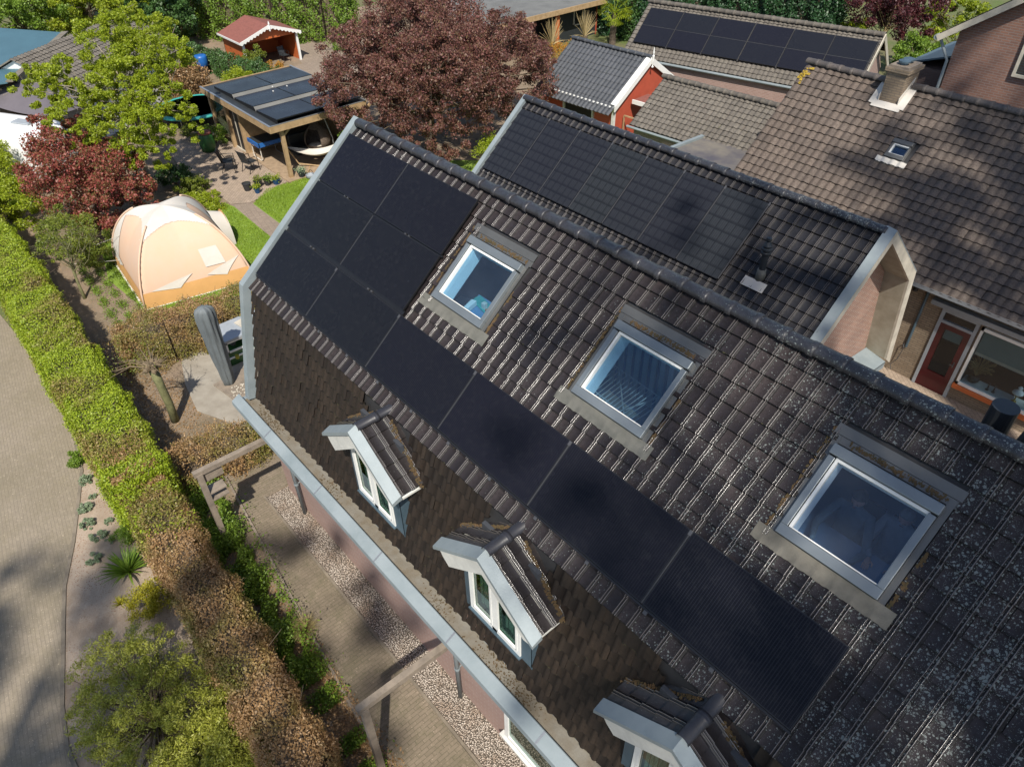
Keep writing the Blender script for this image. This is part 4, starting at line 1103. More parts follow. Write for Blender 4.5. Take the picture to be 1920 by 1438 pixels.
mb = MB(); mb.poly([(-2.48,16.30,0),(-2.62,12.9,0),(1.2,12.4,0),(1.2,16.0,0)], 2.68, (0,0,1)); mb.build('wall', M['brick_buff'], HG)
mb = MB(); mb.poly([(-2.48,16.30,2.685),(-2.62,12.9,2.685),(1.3,12.4,2.685),(1.3,16.0,2.685)], .02, (0,0,1)); mb.build('roof', M['bitumen'], HG)
mb = MB(); mb.bar((-2.50,16.32,2.74),(-2.64,12.85,2.74),.13,.09); mb.bar((-2.64,12.85,2.72),(1.3,12.36,2.72),.10,.07); mb.box((-2.46,16.3,2.8),(.28,.22,.05)); mb.build('zinc_edge', M['zinc'], HG)

# ------------------------------------------------------------------ red shed with dark tiled roof
R2 = TW('red_wooden_shed', 'red wooden shed with dark corrugated-tile roof and broad white barge boards', 'shed', (-9.3, 17.5, 0))
yaw2 = math.radians(3.2)
def R2p(x, y, z):
    c, s_ = math.cos(yaw2), math.sin(yaw2); return np.array((-7.36 + c*x - s_*y, 17.65 + s_*x + c*y, z))
PR = Pl(R2p(0,0,3.78), 33, yaw=yaw2); PRb = Pl(R2p(0,0,3.78), 33, side=1, yaw=yaw2)
tiles('front_roof_slope', M['tile_anthracite'], R2, PR, -4.3, 20, .212, 0, 10, .30, prof=[(t,.5*.04*(1-math.cos(2*PI*t))) for t in np.linspace(0,1,9)], lift=.012, seed=61, jit=.5)
tiles('rear_roof_slope', M['tile_anthracite'], R2, PRb, -4.3, 20, .212, 0, 9, .30, prof=[(t,.5*.04*(1-math.cos(2*PI*t))) for t in np.linspace(0,1,9)], lift=.012, seed=62, jit=.5)
ridge('ridge_tiles', M['tile_anthracite'], R2, R2p(-4.3,0,3.84), R2p(-.05,0,3.84), r=.10, seg=.4)
mb = MB(); hy_ = 2.55*math.cos(math.radians(33)); ez = 3.78-hy_*math.tan(math.radians(33))
g_ = [(-.16,-hy_+.2,0),(-.16,-hy_+.2,ez+.08),(-.16,0,3.66),(-.16,hy_-.2,ez+.08),(-.16,hy_-.2,0)]
mb.poly([R2p(*p) for p in g_], .08, (-math.cos(yaw2),-math.sin(yaw2),0))
p, q2 = R2p(-4.2,-hy_+.2,0), R2p(-.2,-hy_+.2,0); wallp(mb, p, q2, 0, ez+.08)
mb.build('wall', M['red_wood'], R2)
mb = MB()
for sgn in (-1,1):
    A_, B_ = R2p(-.08,0,3.80), R2p(-.08,sgn*(hy_+.02),ez+.02)
    n_ = np.array((math.cos(yaw2), math.sin(yaw2), 0)); dz = np.array((0,0,.24)); dd = np.array((0,0,.03))
    mb.poly([A_+dd, B_+dd, B_+dd-dz, A_+dd-dz], .06, n_)
    mb.poly([A_+(0,0,.05), B_+(0,0,.05), B_+(0,0,.05)-n_*.18, A_+(0,0,.05)-n_*.18], .02, (0,0,1))
mb.build('barge_board', M['white'], R2)
mb = MB(); mb.lathe([(.05,-.35),(.02,-.28),(.045,-.1),(.05,.08),(.02,.12),(.035,.2),(.01,.40)], tuple(R2p(.02,0,3.82)), 8); mb.build('finial', M['white'], R2)
mb = MB(); mb.tube([R2p(-4.3,-hy_-.03,ez-.04), R2p(-.1,-hy_-.03,ez-.04)], .05, 8); mb.build('gutter', M['white_old'], R2)
mb = MB()
for x in (-4.15,-.2): mb.bar(R2p(x,-hy_+.13,0), R2p(x,-hy_+.13,ez), .12, .12)
for (a, b) in ((-2.9,-1.3),): 
    for z in (.9,ez-.25): mb.bar(R2p(a,-hy_+.15,z), R2p(b,-hy_+.15,z), .09, .09)
    for x in (a,b): mb.bar(R2p(x,-hy_+.15,.9), R2p(x,-hy_+.15,ez-.25), .09, .09)
mb.build('window_trim', M['white_old'], R2)
mb = MB(); mb.add([R2p(-2.9,-hy_+.17,.9),R2p(-1.3,-hy_+.17,.9),R2p(-1.3,-hy_+.17,ez-.25),R2p(-2.9,-hy_+.17,ez-.25)], [(0,1,2,3)]); mb.build('pane', M['black'], R2)
# small dormer-like hood on the shed's front gable and the half-open hatch beside it
mb = MB(); A_ = R2p(.05,-.9,2.35); mb.box(tuple(R2p(.42,-.55,2.38)), (.85,.95,.10), rz=yaw2); mb.build('entrance_hood', M['felt_red'], R2)
mb = MB(); mb.box(tuple(R2p(.42,-1.06,2.36)), (.9,.05,.16), rz=yaw2); mb.build('hood_trim', M['white'], R2)
mb = MB()
for (z) in (1.2, 1.9): mb.bar(R2p(-.05,-1.5,z), R2p(.75,-1.5,z), .05, .05)
for x in (-.05,.75): mb.bar(R2p(x,-1.5,.1), R2p(x,-1.5,1.9), .05, .05)
mb.build('open_door', M['wood'], R2)

# ------------------------------------------------------------------ brick garage with twelve panels
GE = TW('panel_garage', 'long brick garage with weathered grey tiles carrying twelve solar panels in two rows', 'garage', (-7.4, 23.5, 0))
yE = math.radians(12.27)
PE = Pl((-12.44,23.75,4.11), 36.8, yaw=yE); PEb = Pl((-12.44,23.75,4.11), 36.8, side=1, yaw=yE)
tiles('front_roof_slope', M['tile_gray'], GE, PE, -.28, 51, .214, 0, 13, .235, prof=WAVE, lift=.024, seed=71, jit=1.5)
tiles('rear_roof_slope', M['tile_gray'], GE, PEb, -.28, 51, .214, 0, 6, .235, prof=WAVE, lift=.024, seed=72, jit=1.5)
ridge('ridge_tiles', M['tile_gray'], GE, PE.p(-.3,0,.06), PE.p(10.6,0,.06), r=.14, seg=.36)
sheet('boarding', PE, -.2, 10.55, .05, 3.0, [], -.03, M['dark'], GE)
p, q2 = PE.p(-.1,2.9,0), PE.p(10.4,2.9,0); mb = MB(); wallp(mb, p, q2, 0, 2.35, .15)
def gab(x, inset=0):
    a = PE.p(x,2.9,-.08); b = PE.p(x,0,-.08); c = PEb.p(x,2.9,-.08); return [(a[0],a[1],0), tuple(a), tuple(b), tuple(c), (c[0],c[1],0)]
mb.poly(gab(10.35), .1, (-math.cos(yE),-math.sin(yE),0)); mb.poly(gab(-.1), .1, (math.cos(yE),math.sin(yE),0)); mb.build('wall', M['brick_pink'], GE)
mb = MB(); mb.tube([PE.p(-.3,3.10,-.06), PE.p(10.6,3.10,-.06)], .06, 8); mb.build('gutter', M['zinc'], GE)
mb = MB(); mb.bar(PE.p(10.62,-.02,-.02), PE.p(10.62,3.05,-.02), .04, .2, up=PE.N); mb.bar(PEb.p(10.62,-.02,-.02), PEb.p(10.62,3.05,-.02), .04, .2, up=PEb.N); mb.build('verge_board', M['cream'], GE)
for r in range(2):
    for c in range(6):
        if True:
            x0 = .02 + c*1.75; d0 = .42 + r*.985
            solar(PE, GE, x0+.02, x0+1.72, d0, d0+.97, .10, M['panel_c'])
mb = MB()
for c in range(1,7):
    x0 = .02 + c*1.75
    for dx in (-.025,.015): PE.box(mb, x0+dx, x0+dx+.014, .36, 2.42, .08, .125)
PE.box(mb, .02, 10.5, 1.395, 1.408, .11, .1385)
mb.build_each('mounting_rail', M['clip'], GE)
# ------------------------------------------------------------------ foliage
def leafcols(*c): return [tuple(x) for x in c]
def leafmat2(name, A, B, lo=.45, hi=.55, scale=.8, trans=.3):
    """two leaf palettes that meet in patches (green hedge with last year's brown leaves)"""
    m, nt, b = newmat(name); g = N(nt, "ShaderNodeNewGeometry")
    outs = []
    for P_ in (A, B):
        r = N(nt, "ShaderNodeValToRGB"); cr = r.color_ramp; cr.elements[0].color = rgba(P_[0]); cr.elements[1].color = rgba(P_[-1])
        for i, c in enumerate(P_[1:-1]): e = cr.elements.new((i+1)/(len(P_)-1)); e.color = rgba(c)
        nt.links.new(g.outputs['Random Per Island'], r.inputs[0]); outs.append(r.outputs[0])
    v = coord(nt)
    f = mathn(nt, 'ADD', noise(nt, v, scale, 3), mathn(nt, 'MULTIPLY', mathn(nt, 'SUBTRACT', g.outputs['Random Per Island'], .5), .12))
    col = mix(nt, ramp(nt, f, lo, hi), outs[0], outs[1])
    nt.links.new(col, b.inputs['Base Color']); b.inputs['Roughness'].default_value = .5
    tr = N(nt, "ShaderNodeBsdfTranslucent"); nt.links.new(col, tr.inputs[0])
    ms = N(nt, "ShaderNodeMixShader"); ms.inputs[0].default_value = trans; out = nt.nodes["Material Output"]
    nt.links.new(b.outputs[0], ms.inputs[1]); nt.links.new(tr.outputs[0], ms.inputs[2]); nt.links.new(ms.outputs[0], out.inputs[0])
    return m
GREEN_L = [(.17,.27,.01),(.26,.36,.02),(.12,.21,.015),(.32,.40,.04)]
GREEN_M = [(.15,.26,.025),(.22,.34,.035),(.11,.19,.02),(.28,.40,.05)]
GREEN_D = [(.05,.11,.025),(.07,.16,.035),(.035,.08,.015),(.10,.20,.045)]
BROWN = [(.30,.17,.07),(.42,.26,.12),(.20,.11,.04),(.50,.33,.18),(.17,.13,.05)]
PURPLE = [(.14,.055,.050),(.22,.085,.065),(.09,.042,.035),(.27,.13,.09),(.15,.11,.045),(.26,.085,.09)]
M['leaf_lime'] = leafmat('leaf_lime', [(.28,.36,.01),(.38,.45,.025),(.20,.28,.01),(.46,.50,.05)], trans=.4)
M['leaf_mid'] = leafmat('leaf_mid', GREEN_M)
M['leaf_yellowgreen'] = leafmat('leaf_yellowgreen', [(.16,.22,.02),(.25,.29,.03),(.10,.15,.02),(.33,.35,.06)])
M['leaf_dark'] = leafmat('leaf_dark', GREEN_D, trans=.15)
M['leaf_conifer'] = leafmat('leaf_conifer', [(.02,.07,.02),(.035,.10,.035),(.015,.045,.015),(.05,.13,.04)], trans=.1)
M['leaf_brown'] = leafmat('leaf_brown', BROWN, trans=.25)
M['leaf_purple'] = leafmat('leaf_purple', PURPLE, trans=.25)
M['leaf_wine'] = leafmat('leaf_wine', [(.07,.015,.022),(.12,.025,.03),(.045,.015,.02),(.16,.05,.04)], trans=.25)
M['leaf_photinia'] = leafmat('leaf_photinia', [(.28,.05,.045),(.40,.09,.075),(.11,.13,.03),(.28,.07,.05),(.46,.14,.11),(.09,.13,.03),(.34,.06,.06)], trans=.25)
M['leaf_bush'] = leafmat('leaf_bush', [(.34,.37,.04),(.46,.47,.07),(.25,.27,.035),(.55,.53,.12)], trans=.25)
M['leaf_yellow'] = leafmat('leaf_yellow', [(.42,.38,.02),(.52,.45,.03),(.28,.27,.02),(.36,.36,.03)], trans=.3)
M['leaf_grey'] = leafmat('leaf_grey', [(.22,.30,.17),(.30,.37,.24),(.16,.24,.11),(.36,.42,.29)], trans=.2)
M['leaf_orange'] = leafmat('leaf_orange', [(.45,.20,.02),(.55,.30,.03),(.35,.10,.02),(.30,.28,.03)], trans=.3)
M['leaf_hedge'] = leafmat2('leaf_hedge', [(.24,.33,.012),(.34,.42,.02),(.17,.25,.012),(.42,.48,.04)], [(.30,.20,.07),(.22,.24,.03),(.36,.24,.10),(.16,.17,.03)], .50, .66, .75)
M['leaf_beech'] = leafmat2('leaf_beech', [(.33,.19,.075),(.45,.28,.13),(.23,.13,.05),(.54,.36,.20)], [(.17,.19,.03),(.25,.26,.045),(.15,.11,.035),(.36,.27,.10)], .42, .58, 1.1)
M['blade'] = leafmat('blade', [(.25,.38,.03),(.33,.45,.045),(.18,.30,.03)], trans=.3)
M['straw'] = leafmat('straw', [(.34,.27,.12),(.45,.37,.18),(.25,.19,.08)], trans=.2)

LEAF_ASPECT = {'leaf_bush': .26}
def leaves(pos, size, rng, up=.35, aspect=.55, nrm=None):
    """one folded-flat rhombic leaf per point -> (4N,3)"""
    n = len(pos); sz = size*rng.uniform(.6,1.35,n)[:,None]
    nn = rng.normal(0,1,(n,3)); nn /= np.linalg.norm(nn,axis=1)[:,None]
    if nrm is not None: nn = nn*.8 + nrm*.75
    nn[:,2] = nn[:,2]*.8 + up; nn /= np.linalg.norm(nn,axis=1)[:,None]
    a = np.cross(nn, rng.normal(0,1,(n,3))); a /= np.linalg.norm(a,axis=1)[:,None]
    b = np.cross(nn, a)
    p = pos
    return np.stack([p-a*sz*.5, p+b*sz*aspect*.5-a*sz*.05, p+a*sz*.5, p-b*sz*aspect*.5-a*sz*.05], 1).reshape(-1,3)
def blob_points(blobs, n, rng, clumps=60, cr=.22, shell=.55):
    vol = np.array([b[3]*b[4]*b[5] for b in blobs])**.75; vol /= vol.sum()
    out = []; cc = []
    for b, f in zip(blobs, vol):
        k = max(3, int(clumps*f)); d = rng.normal(0,1,(k,3)); d /= np.linalg.norm(d,axis=1)[:,None]
        rad = shell + (1-shell)*rng.random(k)**.6
        d[:,2] = np.where(rng.random(k) < .35, np.abs(d[:,2]), d[:,2])
        c = np.array(b[:3]) + d*rad[:,None]*np.array(b[3:6]); cc.append(c)
        m = max(1, int(n*f/k)); R = cr*(b[3]*b[4]*b[5])**(1/3)
        rr_ = R*rng.uniform(.55,1.3,k)
        q = rng.normal(0,1,(k,m,3)); q /= np.linalg.norm(q,axis=2)[:,:,None]; q *= (rng.random((k,m,1))**.45)
        q[:,:,2] *= .75
        out.append((c[:,None,:] + q*rr_[:,None,None]).reshape(-1,3))
    return np.vstack(out), np.vstack(cc)
def tree(name, label, cat, base, blobs, mat, n, size, trunk_r=.12, bark='bark', clumps=70, cr=.22, group=None, seed=1, up=.35, trunk_top=None, shell=.5, branches=14, world=True, twigs=0):
    rng = np.random.default_rng(seed)
    t = TW(name, label, cat, tuple(base), group)
    P, cc = blob_points(blobs, n, rng, clumps, cr, shell)
    cen = np.mean([b[:3] for b in blobs], axis=0) if trunk_top is None else np.array(trunk_top, float)
    b0_ = np.array(base, float); mb = MB()
    mid = b0_*.5 + cen*.5 + rng.normal(0,.08,3)*(1,1,0)
    mb.tube([b0_-(0,0,.05), b0_*.75+cen*.25+rng.normal(0,.03,3), mid, cen], [trunk_r*1.25, trunk_r, trunk_r*.8, trunk_r*.4], 8)
    idx = rng.permutation(len(cc))[:branches]
    for i in idx:
        s_ = b0_ + (cen-b0_)*rng.uniform(.45,.98); e = cc[i]; m_ = (s_+e)/2 + rng.normal(0,.12,3) + (0,0,-.05)
        mb.tube([s_, m_, e], [trunk_r*.32, trunk_r*.2, trunk_r*.07], 5, caps=False)
    for i in range(twigs):
        c = cc[rng.integers(len(cc))]; d = rng.normal(0,1,3); d[2] = abs(d[2])*.6; d /= np.linalg.norm(d)
        L_ = rng.uniform(.3,.9); mb.tube([c-d*L_*.6, c+d*L_*.5+rng.normal(0,.05,3)], [trunk_r*.07,.006], 4, caps=False)
    mb.build('trunk', M[bark], t, smooth=True)
    quads('crown', leaves(P, size, rng, up), M[mat], t)
    return t
def shrub(name, label, cat, base, r, h, mat, n, size, clumps=18, cr=.4, seed=1, group=None, up=.4, stems=6, bark='twig', ry=None):
    rng = np.random.default_rng(seed); base = np.array(base, float)
    t = TW(name, label, cat, tuple(base), group); ry = ry or r
    P, cc = blob_points([(base[0],base[1],h*.52,r,ry,h*.5)], n, rng, clumps, cr, .35)
    P = P[P[:,2] > .01]
    mb = MB()
    for i in range(min(stems, len(cc))):
        mb.tube([base+rng.normal(0,.03,3)*(1,1,0), (base+cc[i])/2+rng.normal(0,.04,3), cc[i]], [.018*max(.5,h),.012*max(.5,h),.005], 5, caps=False)
    mb.build('stem', M[bark], t); quads('foliage', leaves(P, size*(1.5 if mat in LEAF_ASPECT else 1), rng, up, LEAF_ASPECT.get(mat,.55)), M[mat], t)
    return t
def hedge(name, label, path, w_, h, mat, dens, size, seed=1, rag=.06, core=M['twig'], cat='hedge', cap=True, hfun=None):
    """clipped hedge along a path: leafy skin over a twiggy core"""
    rng = np.random.default_rng(seed); path = np.array(path, float)
    t = TW(name, label, cat, (path[:,0].mean(), path[:,1].mean(), 0))
    seg = np.linalg.norm(np.diff(path,axis=0),axis=1); cum = np.concatenate([[0],np.cumsum(seg)]); L = cum[-1]
    def at(s_):
        i = np.clip(np.searchsorted(cum, s_, side='right')-1, 0, len(seg)-1); f = (s_-cum[i])/seg[i]
        p = path[i] + (path[i+1]-path[i])*f[:,None]; d = (path[i+1]-path[i])/seg[i][:,None]
        return p, np.stack([-d[:,1], d[:,0]], 1)
    per = w_+2*h; n = int(dens*per*L)
    s_ = rng.uniform(0, L, n); u = rng.uniform(0, per, n)
    p, nr = at(s_)
    wv = rag*(np.sin(s_*2.3+seed)+np.sin(s_*5.1+2*seed)+.7*np.sin(s_*9.7+u*4)+.7*np.sin(u*6+s_*3.3))
    hh = h*(1+.0*s_) if hfun is None else h*hfun(s_/L)
    lat = np.where(u < h, -w_/2, np.where(u > h+w_, w_/2, u-h-w_/2)); z = np.where(u < h, u/h*hh, np.where(u > h+w_, (per-u)/h*hh, hh))
    rnd = .13; # rounded shoulders
    edge = np.clip((np.abs(lat)-(w_/2-rnd))/rnd, 0, 1); z = np.where((u>=h)&(u<=h+w_), z-edge**2*rnd*.6, z)
    off = wv + rng.normal(0, rag*.9, n); 
    side = (u<h)|(u>h+w_); sg = np.sign(lat)
    lat2 = np.where(side, lat+sg*off, lat); z2 = np.where(side, z, z+off)
    P = np.stack([p[:,0]+nr[:,0]*lat2, p[:,1]+nr[:,1]*lat2, np.maximum(.03,z2)], 1)
    nrm = np.where(side[:,None], np.stack([nr[:,0]*sg, nr[:,1]*sg, 0*sg+.3],1), np.array((0,0,1.)))
    # end faces
    E_ = []
    for s0_, dr in ((0.0,-1),(L-1e-4,1)):
        m_ = int(dens*w_*h*1.2); pe, ne = at(np.full(m_, s0_)); tg = np.stack([ne[:,1], -ne[:,0]],1)*dr
        u_ = rng.uniform(-w_/2, w_/2, m_); o_ = rng.normal(0, rag, m_)
        E_.append(np.stack([pe[:,0]+ne[:,0]*u_+tg[:,0]*o_, pe[:,1]+ne[:,1]*u_+tg[:,1]*o_, rng.uniform(.03,h,m_)],1))
    P = np.vstack([P]+E_); nrm = np.vstack([nrm, np.tile((0,0,.6),(len(P)-len(nrm),1))])
    quads('leaf_skin', leaves(P, size, rng, .1, nrm=nrm), M[mat], t)
    mb = MB()
    for i in range(len(path)-1):
        a, b_ = path[i], path[i+1]; d = (b_-a)/np.linalg.norm(b_-a)
        if i == 0: a = a + d*.25
        if i == len(path)-2: b_ = b_ - d*.25
        nn = np.array((-d[1], d[0])); q = w_/2-.18
        hz = (h if hfun is None else h*min(hfun(cum[i]/L), hfun(cum[i+1]/L)))-.26
        mb.poly([(*(a-nn*q),.0),(*(a+nn*q),.0),(*(b_+nn*q),.0),(*(b_-nn*q),.0)], hz, (0,0,1))
    m_tw = int(L*26)
    st = rng.uniform(0, L, m_tw); pt, nt_ = at(st)
    for i in range(m_tw):
        l0 = rng.uniform(-w_/2, w_/2); z0_ = rng.uniform(.1, h*.9)
        a = np.array((pt[i,0]+nt_[i,0]*l0, pt[i,1]+nt_[i,1]*l0, z0_)); d = rng.normal(0,1,3); d[2] = abs(d[2])+.3; d /= np.linalg.norm(d)
        mb.tube([a, a+d*rng.uniform(.2,.5)], [.009,.004], 4, caps=False)
    mb.build('branches', core, t)
    return t
def tuft(name, label, cat, base, n, l, spread, mat, wd=.03, seed=1, group=None, droop=.5):
    """plant of strap leaves or stems arching out of one point"""
    rng = np.random.default_rng(seed); V = []
    for k in range(n):
        a = rng.uniform(0,2*PI); s_ = rng.uniform(.25,1)*spread; L_ = l*rng.uniform(.7,1.15); d = np.array((math.cos(a), math.sin(a), 0)); sd_ = np.array((-d[1], d[0], 0))*wd/2
        prev = None
        for i in range(5):
            t_ = i/4; p = d*s_*t_ + np.array((0,0,L_*(t_-droop*s_/spread*t_*t_))) + np.array(base)
            w0 = sd_*(1-t_**2.2)*1.0 if i < 4 else sd_*.05
            if prev is not None: V += [prev[0]-prev[1], prev[0]+prev[1], p+w0, p-w0]
            prev = (p, w0)
    t = TW(name, label, cat, tuple(base), group)
    quads('leaves', np.array(V), mat, t)
    return t

# the long hedge along the street: fresh green part, then the part still wearing last year's leaves
hedge('green_hedge', 'clipped bright green hedge along the street, brown patches on its top', [(-30,-6.9),(-24,-6.2),(-19.5,-5.75),(-14.8,-5.6),(-10.4,-5.62),(-6,-5.72),(-3.2,-5.78),(-.95,-5.85)], 1.18, 1.5, 'leaf_hedge', 3200, .050, seed=3, rag=.045, core=M['bark'])
hedge('beech_hedge', 'clipped beech hedge with dry copper leaves running to the lower edge', [(-1.15,-5.85),(1.5,-5.92),(3.6,-5.97),(5.4,-6.08),(8,-6.25),(13,-6.5)], .86, 1.38, 'leaf_beech', 3200, .043, seed=4, rag=.05, core=M['bark'])
hedge('low_beech_hedge', 'short brown beech hedge between the tent and the terrace', [(-7.15,-4.35),(-6.9,-3.2),(-6.75,-2.0),(-6.6,-.4)], .95, 1.2, 'leaf_beech', 2600, .046, seed=5, rag=.10, core=M['bark'])
hedge('beech_strip', 'knee-high copper beech strip beside the wooden garden frame', [(-1.75,-5.3),(-1.7,-4.2),(-1.6,-3.0)], .95, .75, 'leaf_beech', 2400, .046, seed=6, rag=.10, core=M['bark'])

for nm_, x0_, x1_, mt_ in (('beech_hedge', -1.2, 1.3, 'leaf_hedge'), ('green_hedge', -2.6, -1.0, 'leaf_beech')):
    h_ = bpy.data.objects[nm_]; rg = np.random.default_rng(9); n = 5200; f_ = rg.beta(1, 2.4, n); xx = x0_ + (x1_-x0_)*f_ if x1_ > 0 else x1_ + (x0_-x1_)*f_
    side = rg.random(n) < .45; yy = np.where(side, rg.choice([-6.40,-5.36], n)+rg.normal(0,.04,n), rg.uniform(-6.35,-5.4,n)); zz = np.where(side, rg.uniform(.1,1.4,n), (1.43 if x1_ > 0 else 1.54)+rg.normal(0,.035,n))
    lump = np.sin(xx*6+yy*3)+np.sin(xx*11+zz*5) > -.4
    quads('mixed_leaves', leaves(np.stack([xx,yy,zz],1)[lump], .05, rg, .4), M[mt_], h_)
# big trees and shrubs of the garden
tree('purple_plum_tree', 'large spreading tree with dark purple-brown leaves in the middle garden', 'tree', (-13.4,10.6,0),
     [(-14.2,8.4,2.9,2.2,2.2,1.8),(-12.0,10.6,3.3,2.9,2.7,2.1),(-14.8,11.4,4.0,3.0,2.9,2.1),(-11.6,13.0,3.4,2.7,2.4,1.9),(-16.2,13.4,3.8,2.6,2.6,1.9),(-16.9,10.2,3.0,2.2,2.2,1.8),(-13.9,14.9,3.2,2.6,2.3,1.7),(-11.2,9.2,1.8,1.5,1.5,1.2)],
     'leaf_purple', 210000, .088, .2, 'bark', 1300, .135, seed=21, branches=90, twigs=260)
tree('lime_green_tree', 'airy tree with fresh lime green leaves beside the caravan', 'tree', (-17.9,.2,0),
     [(-16.6,-.2,3.0,1.5,1.5,1.1),(-18.4,.9,3.9,1.7,1.7,1.3),(-16.9,1.2,3.7,1.2,1.2,.9),(-19.4,-.5,4.0,1.3,1.3,1.1),(-18.6,2.2,4.6,1.5,1.4,1.0),(-20.2,1.2,5.0,1.4,1.4,1.1),(-21.0,2.6,5.0,1.4,1.4,1.0),(-16.0,.2,2.3,1.0,1.1,.8),(-17.6,-1.5,3.4,1.2,1.0,.9),(-15.9,1.5,3.0,1.0,1.0,.8),(-19.8,-1.7,4.2,1.2,1.0,.9)],
     'leaf_lime', 100000, .085, .11, 'bark_pale', 700, .15, seed=22, branches=60, twigs=120, trunk_top=(-18.4,.8,4.0))
tree('red_photinia', 'dense rounded shrub with red young leaves left of the lime green tree', 'shrub', (-16.4,-2.4,0),
     [(-16.9,-2.5,1.9,1.7,1.5,1.5),(-15.5,-2.0,1.5,1.6,1.5,1.3),(-17.9,-2.2,2.6,1.3,1.2,1.2),(-15.0,-1.2,1.2,1.2,1.2,1.0),(-16.3,-1.2,1.9,1.3,1.2,1.1)],
     'leaf_photinia', 60000, .085, .08, 'bark', 190, .24, seed=23, branches=20)
tree('young_tree', 'small tree with sparse yellow-green leaves on a thin stake-like trunk', 'tree', (-11.64,-4.23,0),
     [(-12.2,-4.0,1.75,1.0,.9,.5),(-13.1,-3.6,1.6,.9,.8,.5),(-12.0,-4.6,1.6,.6,.6,.4)], 'leaf_yellowgreen', 4200, .06, .045, 'bark_green', 60, .22, seed=24, branches=26, twigs=60, trunk_top=(-11.9,-4.1,1.7))
tree('green_sapling', 'low yellow-green shrub below the red-leaved shrub', 'shrub', (-14.6,-3.7,0),
     [(-14.6,-3.6,.9,1.4,.9,.8),(-13.4,-3.1,.7,1.0,.8,.6)], 'leaf_yellowgreen', 12000, .06, .04, 'bark', 60, .26, seed=25, branches=20)
tree('street_corner_shrub', 'bright green shrub at the left edge beside the red-leaved shrub', 'shrub', (-19.6,-4.4,0),
     [(-19.7,-4.5,1.2,1.6,.9,1.2),(-21.5,-4.4,1.3,1.6,1.0,1.2),(-17.6,-4.4,1.1,1.3,.8,1.0)], 'leaf_lime', 26000, .08, .05, 'bark', 90, .26, seed=26)

# pollarded tree
t = TW('pollard_tree', 'pollarded stump tree with a knobbly twiggy head beside the terrace', 'tree', (-4.04,-4.32,0))
rr = np.random.default_rng(31); mb = MB()
mb.tube([(-4.04,-4.32,-.05),(-4.03,-4.30,.6),(-4.02,-4.32,1.2),(-4.05,-4.33,1.72)], [.105,.10,.098,.115], 12); mb.build('trunk', M['bark_green'], t, smooth=True)
mb = MB()
for k in range(16):
    d = rr.normal(0,1,3); d[2] = abs(d[2])*.7; d /= np.linalg.norm(d); p = np.array((-4.05,-4.33,1.75)); e = p+d*rr.uniform(.12,.24)
    mb.tube([p, e, e+d*.05], [.05,.065,.03], 7)
    for j in range(5):
        dd = d+rr.normal(0,.5,3); dd /= np.linalg.norm(dd); mb.tube([e, e+dd*rr.uniform(.08,.3)], [.010,.004], 4, caps=False)
for k in range(9):
    a = rr.uniform(2.2,4.4); e = np.array((-4.05,-4.33,1.75)); mb.tube([e, e+(math.cos(a)*.45,math.sin(a)*.45,.15), e+(math.cos(a)*rr.uniform(.8,1.25),math.sin(a)*rr.uniform(.8,1.1),.05+rr.uniform(-.1,.1))], [.016,.011,.004], 5, caps=False)
mb.build('pollard_head', M['twig'], t)
P = np.array((-4.7,-4.5,1.8)) + rr.normal(0,1,(420,3))*(.4,.3,.08)
quads('young_leaves', leaves(P, .045, rr), M['leaf_yellowgreen'], t)

# background trees and hedges
BT = 'trees along the far left edge'
for i, (x, y, r, h, mt, lb, nn) in enumerate((
    (-41,1.5,3.2,4.8,'leaf_mid','green tree at the far left behind the blue-green roof',22000),
    (-39.5,5.5,2.8,4.6,'leaf_lime','lime green tree between the blue-green roof and the dark trees behind',20000),
    (-46.5,6.0,3.6,5.5,'leaf_lime','bright green tree in the top left corner',24000),
    (-47,-1.5,3.4,4.6,'leaf_yellowgreen','yellow-green tree at the left edge above the blue-green roof',20000),
    (-44,10.5,3.0,5.2,'leaf_dark','dark green tree right of the bright trees at the top left',22000),
    (-37.5,8.8,2.3,4.0,'leaf_dark','dark green bushy tree left of the red pavilion',20000),
    (-33.5,5.2,2.2,3.6,'leaf_yellowgreen','yellow-green tree behind the grey tiled roof',16000),
    (-29.0,4.2,2.0,3.0,'leaf_yellowgreen','olive green shrub-like tree beside the trampoline garden',14000),
    (-52,12,4,6,'leaf_mid','mid green tree farthest back at the top left',22000))):
    rs_ = np.random.default_rng(100+i)
    bl = [(x+rs_.normal(0,r*.35), y+rs_.normal(0,r*.35), h*rs_.uniform(.42,.66), r*.62, r*.62, h*.34) for _ in range(6)]
    tree('leafy_tree', lb, 'tree', (x,y,0), bl, mt, nn, .15, .12, 'bark', 120, .22, seed=110+i, branches=24, twigs=30)
hedge('tall_bamboo_hedge', 'tall feathery green hedge behind the red pavilion', [(-42,10.2),(-38,12.2),(-34.6,14.6),(-32.6,16.8),(-31.8,18.3)], 1.6, 3.0, 'leaf_mid', 520, .13, seed=41, rag=.22, core=M['bark'])
hedge('ivy_fence', 'ivy-covered low fence in front of the red pavilion', [(-33.6,7.9),(-30.4,8.7),(-27.2,9.2),(-24.9,9.7)], .55, 1.15, 'leaf_dark', 900, .09, seed=42, rag=.09, core=M['bark'])
hedge('brown_hedge', 'dead-brown hedge and twig pile beside the blue barrel', [(-31.3,5.9),(-29.5,6.0),(-27.6,6.1)], 1.6, 1.15, 'leaf_brown', 900, .10, seed=43, rag=.16, core=M['twig'])
shrub('green_shrub', 'bright green shrub in front of the ivy fence', 'shrub', (-26.8,8.2,0), .9, 1.1, 'leaf_lime', 5000, .09, seed=44)
shrub('orange_shrub', 'small orange and yellow shrub at the step of the red pavilion', 'shrub', (-28.3,11.0,0), .9, .55, 'leaf_orange', 3500, .08, seed=45, ry=.6)
